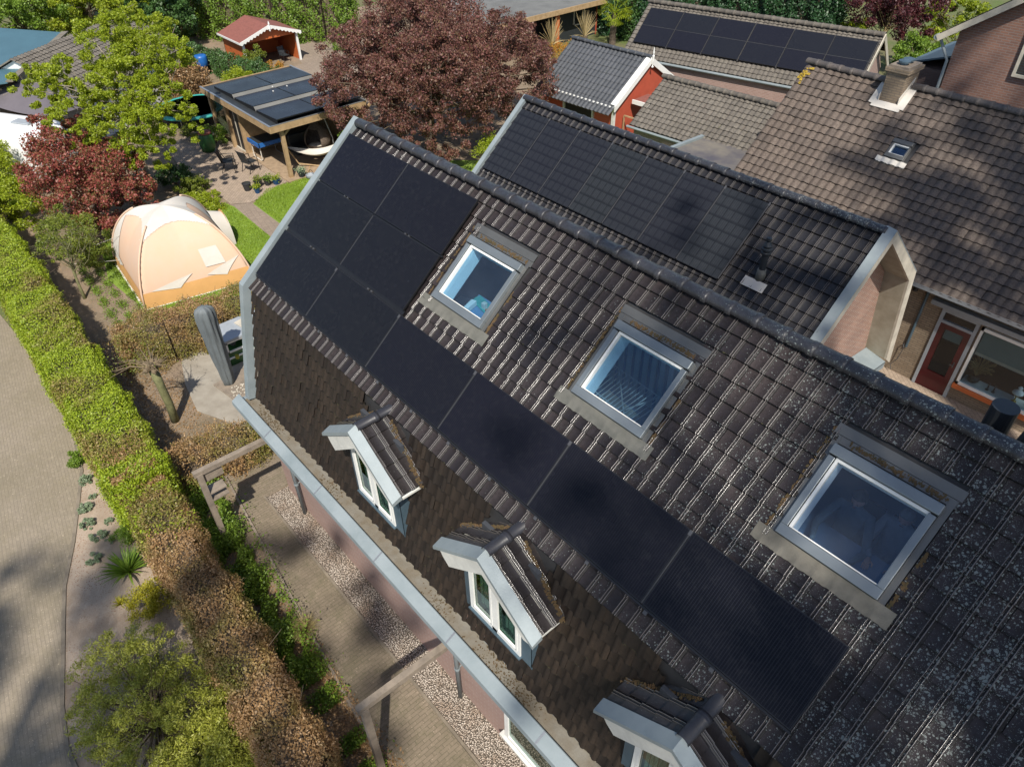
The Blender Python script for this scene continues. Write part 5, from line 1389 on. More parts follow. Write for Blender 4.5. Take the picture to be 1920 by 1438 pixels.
shrub('pavilion_conifer', 'pointed yellow-green conifer at the left post of the red pavilion', 'shrub', (-28.9,10.2,0), .55, 1.5, 'leaf_yellowgreen', 4200, .08, seed=46)
hedge('conifer_hedge', 'tall dense dark green conifer hedge behind the panel garage', [(-21.5,30.6),(-17.5,31.8),(-12.5,33.0),(-8.3,34.2)], 2.0, 4.6, 'leaf_conifer', 700, .14, seed=47, rag=.12, core=M['bark'])
tree('wine_red_tree', 'wine-red shrub tree with pale bare stems behind the garage gable', 'tree', (-5.6,33.2,0), [(-5.9,34.0,2.8,1.9,1.9,1.3),(-4.6,34.8,3.0,1.9,1.9,1.3),(-6.4,36,3.4,1.8,1.8,1.3),(-7.6,37.5,3.6,1.8,2,1.2)], 'leaf_wine', 26000, .12, .07, 'willow', 110, .24, seed=48, branches=40)
for i, (x, y, r, h, mt, lb) in enumerate(((-7.4,33.9,1.5,2.8,'leaf_lime','lime green bush between the conifer hedge and the wine-red tree'),(-2.6,31.8,1.9,3.0,'leaf_mid','green bush directly behind the brick chimney'),(-2.9,36.8,2.6,4.0,'leaf_lime','bright green blossoming tree at the top right beside the brick house'),(-.4,28.6,1.5,2.6,'leaf_mid','green shrub against the dark brick annex'),(-13,38,3.2,4.6,'leaf_mid','green tree peeping over the top right hedge'))):
    rs_ = np.random.default_rng(200+i); bl = [(x+rs_.normal(0,r*.3), y+rs_.normal(0,r*.3), h*rs_.uniform(.4,.7), r*.6, r*.6, h*.34) for _ in range(5)]
    tree('garden_tree', lb, 'tree', (x,y,0), bl, mt, 16000, .12, .08, 'bark', 90, .22, seed=210+i, branches=24)
hedge('laurel_hedge', 'glossy dark evergreen hedge behind the palm', [(-25.5,31.5),(-22.5,31.6),(-18.8,30.4)], 1.5, 2.6, 'leaf_dark', 500, .13, seed=49, rag=.14, core=M['bark'])
# palm
pt = TW('palm_tree', 'small fan palm with a hairy trunk beside the dark shed', 'tree', (-19.3,28.6,0)); rr = np.random.default_rng(51)
mb = MB(); mb.tube([(-19.3,28.6,0),(-19.3,28.6,.9),(-19.28,28.62,1.75)], [.20,.19,.14], 10); mb.build('trunk', M['wicker'], pt)
V = []
for k in range(30):
    a = rr.uniform(0,2*PI); el = rr.uniform(-.5,1.1); d = np.array((math.cos(a)*math.cos(el), math.sin(a)*math.cos(el), math.sin(el))); p = np.array((-19.28,28.62,1.8)); c = p+d*.62
    for j in range(11):
        t_ = (j-5)/5*1.25; sd_ = np.cross(d,(0,0,1.)); sd_ /= np.linalg.norm(sd_)+1e-6; dd = d*math.cos(t_)+sd_*math.sin(t_); e = c+dd*.48-(0,0,.14*abs(t_)+.05); w0 = np.cross(dd,(0,0,1.))*.022
        V += [c-w0*.4, c+w0*.4, e+w0*.6, e-w0*.6]
    w0 = np.cross(d,(0,0,1.))*.02; V += [p-w0,p+w0,c+w0,c-w0]
quads('fronds', np.array(V), M['leaf_lime'], pt)

# street-side bed
shrub('broom_bush', 'big feathery olive-green bush at the bottom left between street and hedge', 'shrub', (3.4,-7.6,0), 1.85, 1.15, 'leaf_bush', 45000, .034, clumps=420, cr=.13, seed=61, ry=1.15, stems=90, bark='twig')
shrub('lower_bush', 'green lower bush against the foot of the beech hedge', 'shrub', (5.0,-7.0,0), 1.3, .9, 'leaf_bush', 42000, .040, clumps=140, cr=.22, seed=62, ry=.9, stems=50, bark='twig')
tuft('yucca', 'spiky yucca clump with green strap leaves in the planting bed', 'plant', (-.1,-6.85,0), 130, .55, .62, M['leaf_mid'], .045, seed=63, droop=.55)
shrub('yellow_heather', 'yellow-green mound shrub below the yucca', 'shrub', (1.05,-6.75,0), .50, .5, 'leaf_yellow', 9000, .035, clumps=50, seed=64, cr=.3)
tuft('small_yucca', 'small yellowing tuft left of the yellow mound shrub', 'plant', (.55,-7.25,0), 50, .2, .2, M['leaf_yellow'], .02, seed=65)
shrub('euphorbia', 'fresh green feathery plant above the yucca', 'plant', (-1.05,-6.45,0), .36, .35, 'leaf_mid', 3600, .035, seed=66, clumps=26)
shrub('corner_plant', 'rounded dark green plant at the street side foot of the hedge', 'plant', (-4.15,-6.6,0), .28, .28, 'leaf_mid', 2200, .04, seed=67)
LV = [(-3.35,-6.72,'grey-green tuft nearest the rounded dark green plant'),(-2.45,-7.0,'grey-green tuft at the kerb, second from the top of the bed'),(-1.95,-7.1,'grey-green tuft at the kerb beside its paler neighbour'),(-1.45,-7.02,'grey-green tuft in the middle of the bed row'),(-.88,-7.28,'grey-green tuft lowest in the bed, left of the yucca'),(-1.75,-6.72,'tiny grey-green tuft nearest the hedge'),(-2.75,-6.75,'tiny sparse grey-green tuft in the upper bed'),(-1.2,-6.85,'tiny grey-green tuft just above the yucca')]
for i, (x, y, lb) in enumerate(LV):
    r = .17 if 'tiny' not in lb else .10
    shrub('lavender', lb, 'plant', (x,y,0), r, r*1.0, 'leaf_grey', int(2600*(r/.17)**2), .03, seed=70+i, clumps=20, cr=.35, group='grey-green tufts in the street bed')
# leafy perennials between hedge and driveway: nobody could count them
rng = np.random.default_rng(81)
n = 34000; x = rng.uniform(-1.2,4.5,n); y = -4.95 + .0*x - .09*(x-0) + rng.normal(0,.23,n); lump = (np.sin(x*4.1)+np.sin(x*9.3+y*6)+np.sin(y*13+x*2))
keep = lump > -1.0; P = np.stack([x, y, np.abs(rng.normal(.10,.12,n))*(1+.3*lump)+.02], 1)[keep]
o = quads('ground_cover', leaves(P, .055, rng, .7), M['leaf_mid']); o['kind'] = 'stuff'
n = 9000; x = rng.uniform(3.9,7.5,n); y = -5.12 - .06*(x-4) + rng.normal(0,.16,n); lump = np.sin(x*3.1)+np.sin(x*7.7)
P = np.stack([x, y, np.abs(rng.normal(.06,.07,n))+.02], 1)[lump > .1]
o = quads('ground_cover', leaves(P, .05, rng, .7), M['leaf_mid']); o['kind'] = 'stuff'
tuft('dry_grass_clump', 'straw-coloured dry grass clump beside the driveway', 'plant', (3.55,-4.78,0), 420, .40, .38, M['straw'], .008, seed=82, droop=.5)
# fallen leaves
n = 15000; x = rng.uniform(-9,7.5,n); y = np.where(rng.random(n) < .5, rng.normal(-5.0,.35,n), rng.normal(-4.2,.6,n)); ok = ((x < -1.2)|(y < -4.75)) & (y > -5.6) & ~((y>-3.7)&(x>-6.9))
P = np.stack([x,y,rng.uniform(.01,.03,n)],1)[ok]; o = quads('leaf_litter', leaves(P, .05, rng, 2.5), M['leaf_brown']); o['kind'] = 'stuff'
n = 5000; x = rng.uniform(3.2,8,n); y = rng.normal(-5.15,.16,n); o = quads('leaf_litter', leaves(np.stack([x,y,rng.uniform(.01,.04,n)],1), .05, rng, 2), M['leaf_brown']); o['kind'] = 'stuff'
# lawn blades
def blades(n, xs, ys, test, h=.05, mat='blade'):
    x = rng.uniform(*xs,n); y = rng.uniform(*ys,n); k = test(x,y); x, y = x[k], y[k]; n = len(x)
    a = rng.uniform(0,2*PI,n); w0 = .009; dx, dy = np.cos(a)*w0, np.sin(a)*w0; l = rng.normal(0,.02,(n,2)); hh = h*rng.uniform(.5,1.3,n); z = .012
    V = np.stack([np.stack([x-dx,y-dy,0*x+z],1), np.stack([x+dx,y+dy,0*x+z],1), np.stack([x+dx*.3+l[:,0],y+dy*.3+l[:,1],z+hh],1), np.stack([x-dx*.3+l[:,0],y-dy*.3+l[:,1],z+hh],1)],1)
    o = quads('grass', V.reshape(-1,3), M[mat]); o['kind'] = 'stuff'
blades(60000, (-15,-8.2), (-3.2,2.05), lambda x,y: (y < 2.03)&(y > -3.0-.02*(x+12)), .045)
blades(60000, (-15,-8.4), (2.8,7.5), lambda x,y: (x > -14.2-.8*np.clip(y-2.75,0,1.2)), .05)
# rows of garden plants left of the tent
n = 9000; t_ = rng.uniform(0,1,n); row = rng.integers(0,3,n)
P = np.stack([-13.6+5.2*t_+rng.normal(0,.09,n), -4.0+row*.42+rng.normal(0,.08,n)-.25*t_+.25, np.abs(rng.normal(.05,.06,n))+.02], 1)[(np.sin(t_*40+row*2) > -.3)]
o = quads('ground_cover', leaves(P, .05, rng, .6), M['leaf_mid']); o['kind'] = 'stuff'
# planting around patio and beds
for i, (nm, lb, x, y, r, h, mt, nn) in enumerate((
    ('dark_shrub','dark green shrub at the foot of the lime green tree',-18.0,1.3,.7,.75,'leaf_dark',4500),
    ('day_lily','broad yellow-green clump between the tent and the patio',-15.2,1.2,.95,.42,'leaf_lime',7000),
    ('brown_green_shrub','low olive shrub behind the yellow-green clump',-16.7,1.5,.7,.55,'leaf_yellowgreen',4500),
    ('climbing_shrub','yellow-green shrub at the left corner of the veranda',-22.2,3.8,.6,.6,'leaf_yellowgreen',3000),
    ('white_flower_shrub','small shrub beside the green bin',-21.0,4.3,.6,.8,'leaf_mid',3500),
    ('edge_shrub','green shrub behind the white gable board of the rear wing',-9.8,11.6,1.1,1.6,'leaf_lime',7000),
    ('gable_shrub','green shrub behind the first ridge beside the plum tree',-13.2,6.9,.8,2.0,'leaf_mid',8000),
    ('low_shrub','reddish shrub in front of the dark shed',-17.3,22.6,1.6,1.6,'leaf_orange',5000),
    ('round_shrub','small round dark shrub on the sandy ground right of the red pavilion',-29.8,15.9,.8,1.0,'leaf_mid',3000),
    ('lime_clump','lime green clump at the veranda roof corner',-24.8,8.7,.8,1.1,'leaf_lime',4000))):
    shrub(nm, lb, 'shrub', (x,y,0), r, h, mt, nn, .07, seed=300+i, clumps=40, cr=.3)
# willow wands in front of the dark shed
for i, (x, y, lb) in enumerate(((-20.4,24.6,'fan of bare golden willow wands under the dark shed roof'),(-20.3,27.2,'smaller bundle of bare willow wands beside the shed window'))):
    rr = np.random.default_rng(90+i); t = TW('willow_stool', lb, 'shrub', (x,y,0), 'bare willow stools'); mb = MB()
    for k in range(70):
        a = rr.normal(0,.85); d = np.array((rr.normal(0,.25), math.sin(a), 0)); L_ = rr.uniform(1.2,1.9)
        p = np.array((x,y,.5)); pts = [p + d*L_*.55*(t_**1.0) + np.array((0,0,L_*.78*(t_**1.1)*math.cos(a)**.5 if abs(a)<1.4 else .1*t_)) + np.array((0,0,.10*math.sin(t_*2.5))) for t_ in (0,.3,.65,1.0)]
        mb.tube(pts, [.016,.013,.010,.005], 4, caps=False)
    mb.build('wands', M['willow'], t); mb = MB(); mb.tube([(x,y,0),(x,y,.55)], [.16,.2], 8); mb.build('stump', M['bark'], t)

# tall trees on the sunny side, behind the camera: their shade dapples the street and the roofs
def shade_tree(lb, base, blobs, n, seed):
    return tree('tall_tree', lb, 'tree', base, blobs, 'leaf_yellowgreen', n, .20, .28, 'bark', 170, .14, seed=seed, branches=70, twigs=150, group='tall trees behind the viewpoint')
shade_tree('tall half-bare tree in the courtyard east of the houses', (20.5,2.8,0), [(20.0,3.2,25.5,3.4,3.4,3.0),(22.3,1.1,26.5,3,3,3),(18.6,6.0,27,3,3,2.6)], 11000, 501)
shade_tree('tall half-bare tree at the end of the driveway', (22.5,-10.0,0), [(22.3,-9.8,26.0,4.2,4.2,2.6),(20.4,-7.0,27.0,3.6,3.6,2.3),(24.8,-12.1,25.0,3.5,3.5,3.0),(19.6,-3.6,28.5,3.0,3.0,2.2)], 11000, 502)
shade_tree('tall half-bare tree on the street corner', (14.5,-20.5,0), [(14.3,-19.6,20.5,3.8,3.6,3.0),(18.0,-16.0,23,3.0,2.6,2.4),(11.3,-21.1,19,2.8,2.8,2.6)], 17000, 503)
# ------------------------------------------------------------------ garden things
# dome tent
def tent():
    t = TW('dome_tent', 'peach and white canvas dome tent standing on the lawn', 'tent', (-11.3,-1.2,0))
    A = np.array([(-9.64,-3.02),(-9.0,.28),(-12.9,.75),(-13.15,-2.75)])   # near, right, far, left corners
    H = 2.35; n = 33
    cen = A.mean(0)
    def surf(u, v, lift=0.0):
        r = max(abs(u), abs(v)); 
        q = ((1-u)*(1-v)*A[3] + (1+u)*(1-v)*A[0] + (1+u)*(1+v)*A[1] + (1-u)*(1+v)*A[2])/4
        # diagonals carry the poles; panels sag a little between them
        dg = 1-abs(abs(u)-abs(v))/(r+1e-6)
        z = H*max(0.0, 1-r**2.35)**.62
        pull = .10*(1-dg)*math.sin(PI*min(1,r))
        q = cen + (q-cen)*(1-pull*.55*r)
        z = z*(1-.035*(1-dg)*math.sin(PI*r))
        nrm = np.array((*(q-cen)*.6, 1.0)); nrm /= np.linalg.norm(nrm)
        return np.array((q[0], q[1], z)) + nrm*lift
    def patch(name, mat, fn, lift, u0=-1, u1=1, v0=-1, v1=1, n=n, m=n, parent=t):
        V = []; idx = {}; F = []
        U = np.linspace(u0,u1,n); W = np.linspace(v0,v1,m)
        for i in range(n):
            for j in range(m): V.append(surf(U[i], W[j], lift))
        for i in range(n-1):
            for j in range(m-1):
                if fn((U[i]+U[i+1])/2, (W[j]+W[j+1])/2): F.append((i*m+j,(i+1)*m+j,(i+1)*m+j+1,i*m+j+1))
        mb = MB(); mb.add(V, F); return mb.build(name, M[mat], parent, smooth=True)
    patch('canvas', 'canvas', lambda u,v: True, 0, n=49, m=49)
    def cap(u, v):
        r = max(abs(u),abs(v)); dg = 1-abs(abs(u)-abs(v))/(r+1e-6)
        far = (v > .0 and u < .95 and v > -u*.0)  
        return r < .42+.20*dg**2 or (u < -.52 and v > -.97) or (u < -.2 and v > .1)
    patch('white_cap', 'canvas_white', cap, .018, n=141, m=141)
    patch('lower_skirt', 'canvas_orange', lambda u,v: (u > .962 and abs(u) > abs(v)) or (v < -.968 and abs(v) > abs(u)), .012, n=161, m=161)
    # white side window and the three-cornered ground flaps
    def face_patch(name, pts, mat, lift=.03):
        V = [surf(u,v,lift) for u,v in pts]; c = np.mean(V,0); mb = MB(); k = len(V); mb.add(V+[c], [(i,(i+1)%k,k) for i in range(k)]); return mb.build(name, M[mat], t)
    U = lambda a,b: (a,b)
    win = []
    for (u0_,v0_,u1_,v1_) in ((.80,.22,.92,.24),(.92,.24,.92,.60),(.92,.60,.80,.54),(.80,.54,.80,.22)):
        for k in np.linspace(0,1,6)[:-1]: win.append((u0_+(u1_-u0_)*k, v0_+(v1_-v0_)*k))
    face_patch('window_flap', win, 'canvas_white', .03)
    for (a, b, c) in (((.962,-.80),(.975,-.30),(.93,-.02)),((.955,.20),(.972,.55),(.90,.86)),((-.2,-.955),(-.75,-.93),(-.45,-.975))):
        pts = []
        for p, q in ((a,b),(b,c),(c,a)):
            for k in np.linspace(0,1,6)[:-1]: pts.append((p[0]+(q[0]-p[0])*k, p[1]+(q[1]-p[1])*k))
        face_patch('ground_flap', pts, 'canvas_white', .035)
    mb = MB()
    for (su, sv) in ((1,1),(1,-1),(-1,1),(-1,-1)): mb.tube([surf(su*k, sv*k, .035) for k in np.linspace(.42,1,16)], .03, 8)
    mb.build_each('pole_sleeve', M['canvas'], t, smooth=True)
    mb = MB(); mb.tube([surf(1,v,.01) for v in np.linspace(-1,1,20)], .03, 6); mb.tube([surf(u,-1,.01) for u in np.linspace(-1,1,20)], .055, 6); mb.build('mud_wall', M['canvas_white'], t)
    mb = MB(); mb.tube([surf(1,-.05+.0*k,.02)*(1-k)+surf(.45,-.62,.02)*k for k in (0,1)], .006, 4)
    for (p, q) in ((surf(-.5,-.8,.02), (-14.9,-3.6,0)),(surf(-.4,-.95,.02),(-14.2,-3.9,0))): mb.tube([p, q], .008, 4)
    mb.build_each('guy_rope', M['canvas_white'], t)
    # hooded entrance at the far right side
    mb = MB(); P = np.zeros((14,5,3))
    for i in range(14):
        a = PI*i/13
        for j in range(5): P[i,j] = (-12.2+.55*math.cos(a)*1.0+.0*j, .40+.50*j/4, 1.25*max(0,math.sin(a))**.8*(1-.04*j))
    mb.grid(P); mb.build('porch', M['canvas_white'], t, smooth=True)
    mb = MB(); mb.add([(-12.2+.52*math.cos(PI*i/13), .86, 1.16*max(0,math.sin(PI*i/13))**.8) for i in range(14)], [tuple(range(14))]); mb.build('entrance', M['canvas_orange'], t)
tent()

# covered parasol
t = TW('covered_parasol', 'folded parasol in a grey cover leaning beside the house corner', 'parasol', (-4.45,-2.64,0))
base, top = np.array((-4.45,-2.64,.05)), np.array((-4.28,-2.72,2.62)); mb = MB(); nv = 72; V = []
rs_ = [(.0,.10),(.02,.15),(.07,.16),(.12,.18),(.2,.185),(.3,.20),(.4,.21),(.5,.215),(.6,.225),(.7,.235),(.8,.24),(.9,.25),(.97,.235),(1.0,.19),(1.012,.10),(1.02,.03)]
for (f, r) in rs_:
    p = base+(top-base)*f
    for k in range(nv):
        a = 2*PI*k/nv; w0 = 1+.16*math.sin(a*4+f*1.8)*(1-.5*f)+.09*math.sin(a*9-f*5)+.04*math.sin(a*17+f*9)
        V.append(p+np.array((math.cos(a)*r*w0*.74, math.sin(a)*r*w0*.92, 0)))
F = [(i*nv+k,i*nv+(k+1)%nv,(i+1)*nv+(k+1)%nv,(i+1)*nv+k) for i in range(len(rs_)-1) for k in range(nv)]+[tuple(range((len(rs_)-1)*nv,len(rs_)*nv))]
mb.add(V, F); mb.build('cover', M['cover'], t, smooth=True)
mb = MB(); mb.tube([(-4.45,-2.64,.03),(-4.44,-2.64,.3)], .04, 10); mb.lathe([(.14,.03),(.14,.06),(.05,.10)], (-4.45,-2.64,0), 14); mb.build('stand', M['black'], t)
# raised base plate with pebbles
t = TW('parasol_base', 'flat concrete base plate scattered with pale pebbles', 'base plate', (-4.25,-2.5,0)); mb = MB(); mb.box((-4.2,-2.45,.05), (1.15,.95,.045), rz=.15); mb.build('plate', M['wood_grey'], t, bevel=.02)
rr = np.random.default_rng(3); mb = MB()
for k in range(46):
    x, y, r = rr.uniform(-4.25,-3.75), rr.uniform(-2.8,-2.3), rr.uniform(.014,.034); mb.lathe([(r*.6,-r*.3),(r,0),(r*.5,r*.4)], (x,y,.085), 6)
mb.build('pebbles', M['cream'], t)['kind'] = 'stuff'
# play kitchen beside the parasol
t = TW('play_kitchen', 'grey and white play kitchen with dark shelves beside the parasol', 'play kitchen', (-5.5,-1.7,0)); mb = MB()
mb.bb((-5.95,-2.35,.86),(-5.05,-.75,.93)); mb.build('worktop', M['grey_paint'], t)
mb = MB(); mb.bb((-5.90,-2.30,.0),(-5.75,-.80,.86)); mb.bb((-5.90,-2.32,.0),(-5.15,-2.27,.42)); mb.build('side_panel', M['anthracite'], t)
mb = MB()
for a, b in (((-5.12,-2.30,.50),(-5.08,-.8,.55)),((-5.12,-2.30,.80),(-5.08,-.8,.86)),((-5.12,-2.30,.50),(-5.08,-2.22,.86)),((-5.12,-1.55,.50),(-5.08,-1.48,.86)),((-5.12,-2.3,.30),(-5.08,-.8,.34))): mb.bb(a, b)
mb.build('front_frame', M['white'], t)
mb = MB(); mb.bb((-5.7,-2.25,.34),(-5.13,-.8,.50)); mb.build('drawer', M['green_plastic'], t)
mb = MB(); mb.bb((-5.7,-2.25,.02),(-5.16,-.8,.30)); mb.build('crate_row', M['green_plastic'], t)
mb = MB(); mb.lathe([(.03,0),(.07,.03),(.08,.10),(.04,.14)], (-5.3,-2.0,.55), 12); mb.build('toy_pan', M['clip'], t)
mb = MB(); mb.box((-5.5,-1.5,.945), (.5,.3,.02), rz=.2); mb.build('tray', M['cream'], t)
o = MB().lathe([(.05,0),(.06,.10),(.02,.12)], (-4.95,-2.1,.35), 10).build('toy_jug', M['leaf_yellow']); tag(o, 'small yellow toy jug hanging at the play kitchen', 'toy')

# wooden garden frames (pergola arches over the driveway)
for i, (x, ya, yb_, lb) in enumerate(((.48,-4.98,-3.45,'grey wooden arch frame at the end of the driveway beside the beech strip'),(6.66,-5.08,-3.3,'grey wooden arch frame farther down the driveway beside the gravel'))):
    t = TW('wooden_arch', lb, 'arch', (x,ya,0), 'wooden arches over the driveway')
    mb = MB(); mb.bar((x,ya,0),(x,ya,2.1), .11, .11); mb.build('post', M['wood_grey'], t)
    mb = MB(); mb.bar((x-.02,ya-.1,2.12),(x+.02,yb_+.1,2.12), .11, .11); mb.build('crossbeam', M['wood_grey'], t)
    if i == 0:
        mb = MB(); mb.bar((x-.02,ya+.05,1.95),(x-.02,ya+.45,1.95), .03, .28); mb.build('brace_board', M['wood_grey'], t)
        for z_ in (1.3,1.5): mb = MB(); mb.bb((x-.20,ya+.06,z_),(x+.06,ya+.40,z_+.03)); mb.build('shelf_board', M['wood_grey'], t)

# veranda with panels
t = TW('wooden_veranda', 'wooden garden veranda with a flat black roof carrying six solar panels', 'veranda', (-18.4,6.6,0))
X0, X1, Y0, Y1, ZR = -21.6, -15.12, 4.50, 8.8, 2.25
mb = MB(); mb.bb((X0,Y0,ZR-.02),(X1,Y1,ZR+.03)); mb.build('roof', M['anthracite'], t)
mb = MB()
for a, b in (((X0-.05,Y0-.06,ZR-.20),(X1+.06,Y0+.0,ZR+.06)),((X1,Y0,ZR-.20),(X1+.06,Y1,ZR+.06)),((X0-.05,Y0,ZR-.2),(X0,Y1,ZR+.06)),((X0,Y1,ZR-.2),(X1,Y1+.06,ZR+.06))): mb.bb(a, b)
mb.build('fascia', M['wood'], t)
mb = MB(); 
for a, b in (((X0-.05,Y0-.065,ZR+.062),(X1+.065,Y0+.02,ZR+.075)),((X1-.0,Y0+.02,ZR+.062),(X1+.065,Y1,ZR+.075)),((X0-.05,Y1-.02,ZR+.062),(X1,Y1+.065,ZR+.075))): mb.bb(a, b)
mb.build('roof_trim', M['rail'], t)
for (x, y) in ((-15.3,5.0),(-18.85,4.82),(-20.0,4.75),(-21.45,4.7),(-15.3,8.7),(-21.4,8.7),(-18.5,8.7)):
    mb = MB(); mb.bar((x,y,0),(x,y,ZR-.2), .15, .15)
    if x > -16: mb.bar((x,y,1.75),(x,y+.45,ZR-.18),.10,.08); mb.bar((x,y,1.75),(x-.45,y,ZR-.18),.08,.10)
    mb.build('post', M['wood'], t)
mb = MB(); mb.bb((-19.95,4.82,.05),(-18.95,4.86,2.0)); pn = mb.build('glass_door', M['black'], t)
mb = MB()
for a, b in (((-19.97,4.76,.0),(-18.9,4.9,.08)),((-19.5,4.80,.05),(-19.44,4.89,2.0))): mb.bb(a, b)
mb.build('door_frame', M['cream'], pn)
mb = MB(); mb.bb((-21.5,8.66,.0),(-15.3,8.72,2.1)); mb.bb((-21.45,4.75,0),(-21.4,8.7,2.1)); mb.bb((-18.82,4.9,0),(-18.78,6.6,2.1)); mb.build('back_wall', M['wood'], t)
mb = MB(); mb.bb((-21.46,4.70,.5),(-20.05,4.74,2.0)); mb.build('side_screen', M['glass'], t)
# tilted panels in three rows
for r in range(3):
    for c in range(2):
        y0 = Y0+.38; xr = -21.0 + r*2.02
        # each row rises towards the back-left; long sides run along y
        yA, yB = 4.85+c*1.92, 4.85+c*1.92+1.88; d = 1.80; hi, lo = .05, .13
        z1_, z2_ = ZR+.06+hi, ZR+.06+lo
        n_ = np.array((hi-lo, 0, d)); n_ /= np.linalg.norm(n_)
        mb = MB(); mb.poly([(xr,yA,z1_),(xr+d,yA,z2_),(xr+d,yB,z2_),(xr,yB,z1_)], .035, n_); fr = mb.build('solar_panel', M['panel_frame'], t)
        mb = MB(); V = [np.array(p)+n_*.037 for p in ((xr+.02,yA+.02,z1_),(xr+d-.02,yA+.02,z2_+.003),(xr+d-.02,yB-.02,z2_+.003),(xr+.02,yB-.02,z1_))]
        mb.add(V, [(0,1,2,3)], [(0,0),(1.6,0),(1.6,1.9),(0,1.9)]); mb.build('glass_face', M['panel_c'], fr)
    mb = MB(); mb.poly([(xr-.02,4.86,ZR+.04),(xr+d,4.86,ZR+.04),(xr+d,4.86,z2_-.01),(xr-.02,4.86,z1_-.01)], .012, (0,1,0)); mb.build('side_shield', M['black'], t)
    if r < 2:
        mb = MB(); mb.poly([(xr+d+.01,4.86,z2_+.02),(xr+d+.01,8.66,z2_+.02),(xr+d+.16,8.66,ZR+.07),(xr+d+.16,4.86,ZR+.07)], .012, (.7,0,.7)); mb.build('wind_shield', M['grey_roof'], t)
mb = MB()
for (x, y) in ((-18.4,6.35),(-18.6,7.1),(-16.6,7.6),(-16.3,7.1),(-18.95,6.6)): mb.box((x,y,ZR+.21), (.06,.04,.03))
mb.build_each('panel_clip', M['white'], t)

# table game with blue top under the veranda
t = TW('games_table', 'blue and grey table on pale tubular legs under the veranda', 'table', (-17.9,5.3,0))
mb = MB(); mb.bb((-18.45,4.80,.80),(-17.45,5.95,.85)); mb.build('tabletop', M['anthracite'], t)
mb = MB(); mb.bb((-17.5,4.78,.70),(-17.42,5.97,.86)); mb.bb((-18.47,4.76,.70),(-17.42,4.82,.86)); mb.build('rim', M['blue'], t)
for (xa, xb, y) in ((-17.55,-18.35,4.86),(-17.55,-18.35,5.88)):
    mb = MB(); mb.tube([(xa,y,.8),(xa,y,.12),(xa-.1,y,.07),(xb+.1,y,.07),(xb,y,.12),(xb,y,.8)], .022, 8); mb.build('leg', M['canvas_white'] if y < 5 else M['rail'], t)
# hanging egg chair
t = TW('egg_chair', 'brown wicker egg-shaped hanging chair with a pale cushion under the veranda', 'hanging chair', (-16.2,7.0,0)); mb = MB(); nv, nu = 24, 14; V = []
for i in range(nu):
    f = i/(nu-1); z = .35+1.35*f; r = .56*math.sin(PI*min(.999,max(.03,(.08+.90*f)**.85)))
    for k in range(nv): a = 2*PI*k/nv; V.append((-16.2+r*math.cos(a), 6.9+r*math.sin(a)*1.0, z))
F = []
for i in range(nu-1):
    for k in range(nv):
        a = 2*PI*(k+.5)/nv; f = i/(nu-1)
        if abs(((a-5.3+PI)%(2*PI))-PI) < .62 and .25 < f < .72: continue
        F.append((i*nv+k,i*nv+(k+1)%nv,(i+1)*nv+(k+1)%nv,(i+1)*nv+k))
mb.add(V, F); mb.build('wicker_shell', M['wicker'], t, smooth=True)
mb = MB(); mb.lathe([(.05,.45),(.34,.50),(.40,.62),(.30,.72),(.05,.75)], (-16.15,6.8,0), 16); mb.build('cushion', M['cream'], t, smooth=True)
mb = MB(); mb.tube([(-15.75,7.35,.04),(-15.62,7.3,1.0),(-15.8,7.15,1.85),(-16.2,6.9,2.0),(-16.2,6.9,1.72)], .025, 8); mb.tube([(-16.2+.55*math.cos(a),7.1+.55*math.sin(a),.04) for a in np.linspace(0,6.28,20)], .025, 8); mb.build('stand', M['rail'], t)
# hammock
t = TW('hammock', 'white striped hammock slung on a curved stand at the veranda edge', 'hammock', (-15.3,6.4,0)); mb = MB(); P = np.zeros((18,7,3))
pa, pb = np.array((-16.1,5.45,.95)), np.array((-14.6,7.6,1.25))
for i in range(18):
    f = i/17; c = pa+(pb-pa)*f-(0,0,.55*math.sin(PI*f)); wd = .04+.30*max(0,math.sin(PI*f))**.7; d = (pb-pa)/np.linalg.norm(pb-pa); sd_ = np.array((-d[1],d[0],0))
    for j in range(7): g = (j-3)/3; P[i,j] = c+sd_*g*wd+(0,0,.16*g*g*math.sin(PI*f))
mb.grid(P); mb.build('cloth', M['canvas_white'], t, smooth=True)
mb = MB(); sd_ = np.array((.55,-.38,0))*0
mb.tube([pa+(-.05,-.05,.05), pa+(.1,.3,-.75), (pa+pb)/2-(0,0,1.05), pb-(.1,.3,1.0), pb+(.05,.05,.05)], .03, 8); mb.bar((-15.9,6.2,.05),(-15.0,5.6,.05),.05,.05); mb.bar((-15.3,7.3,.05),(-14.5,6.7,.05),.05,.05); mb.build('stand', M['wood'], t)
# dark sofa
t = TW('garden_sofa', 'dark grey cushioned bench under the veranda behind the hammock', 'bench', (-17.2,6.9,0)); mb = MB(); mb.bb((-17.6,6.2,.1),(-16.95,7.6,.42)); mb.build('seat', M['anthracite'], t, bevel=.04); mb = MB(); mb.bb((-17.75,6.2,.3),(-17.58,7.6,.8)); mb.build('backrest', M['anthracite'], t, bevel=.04)
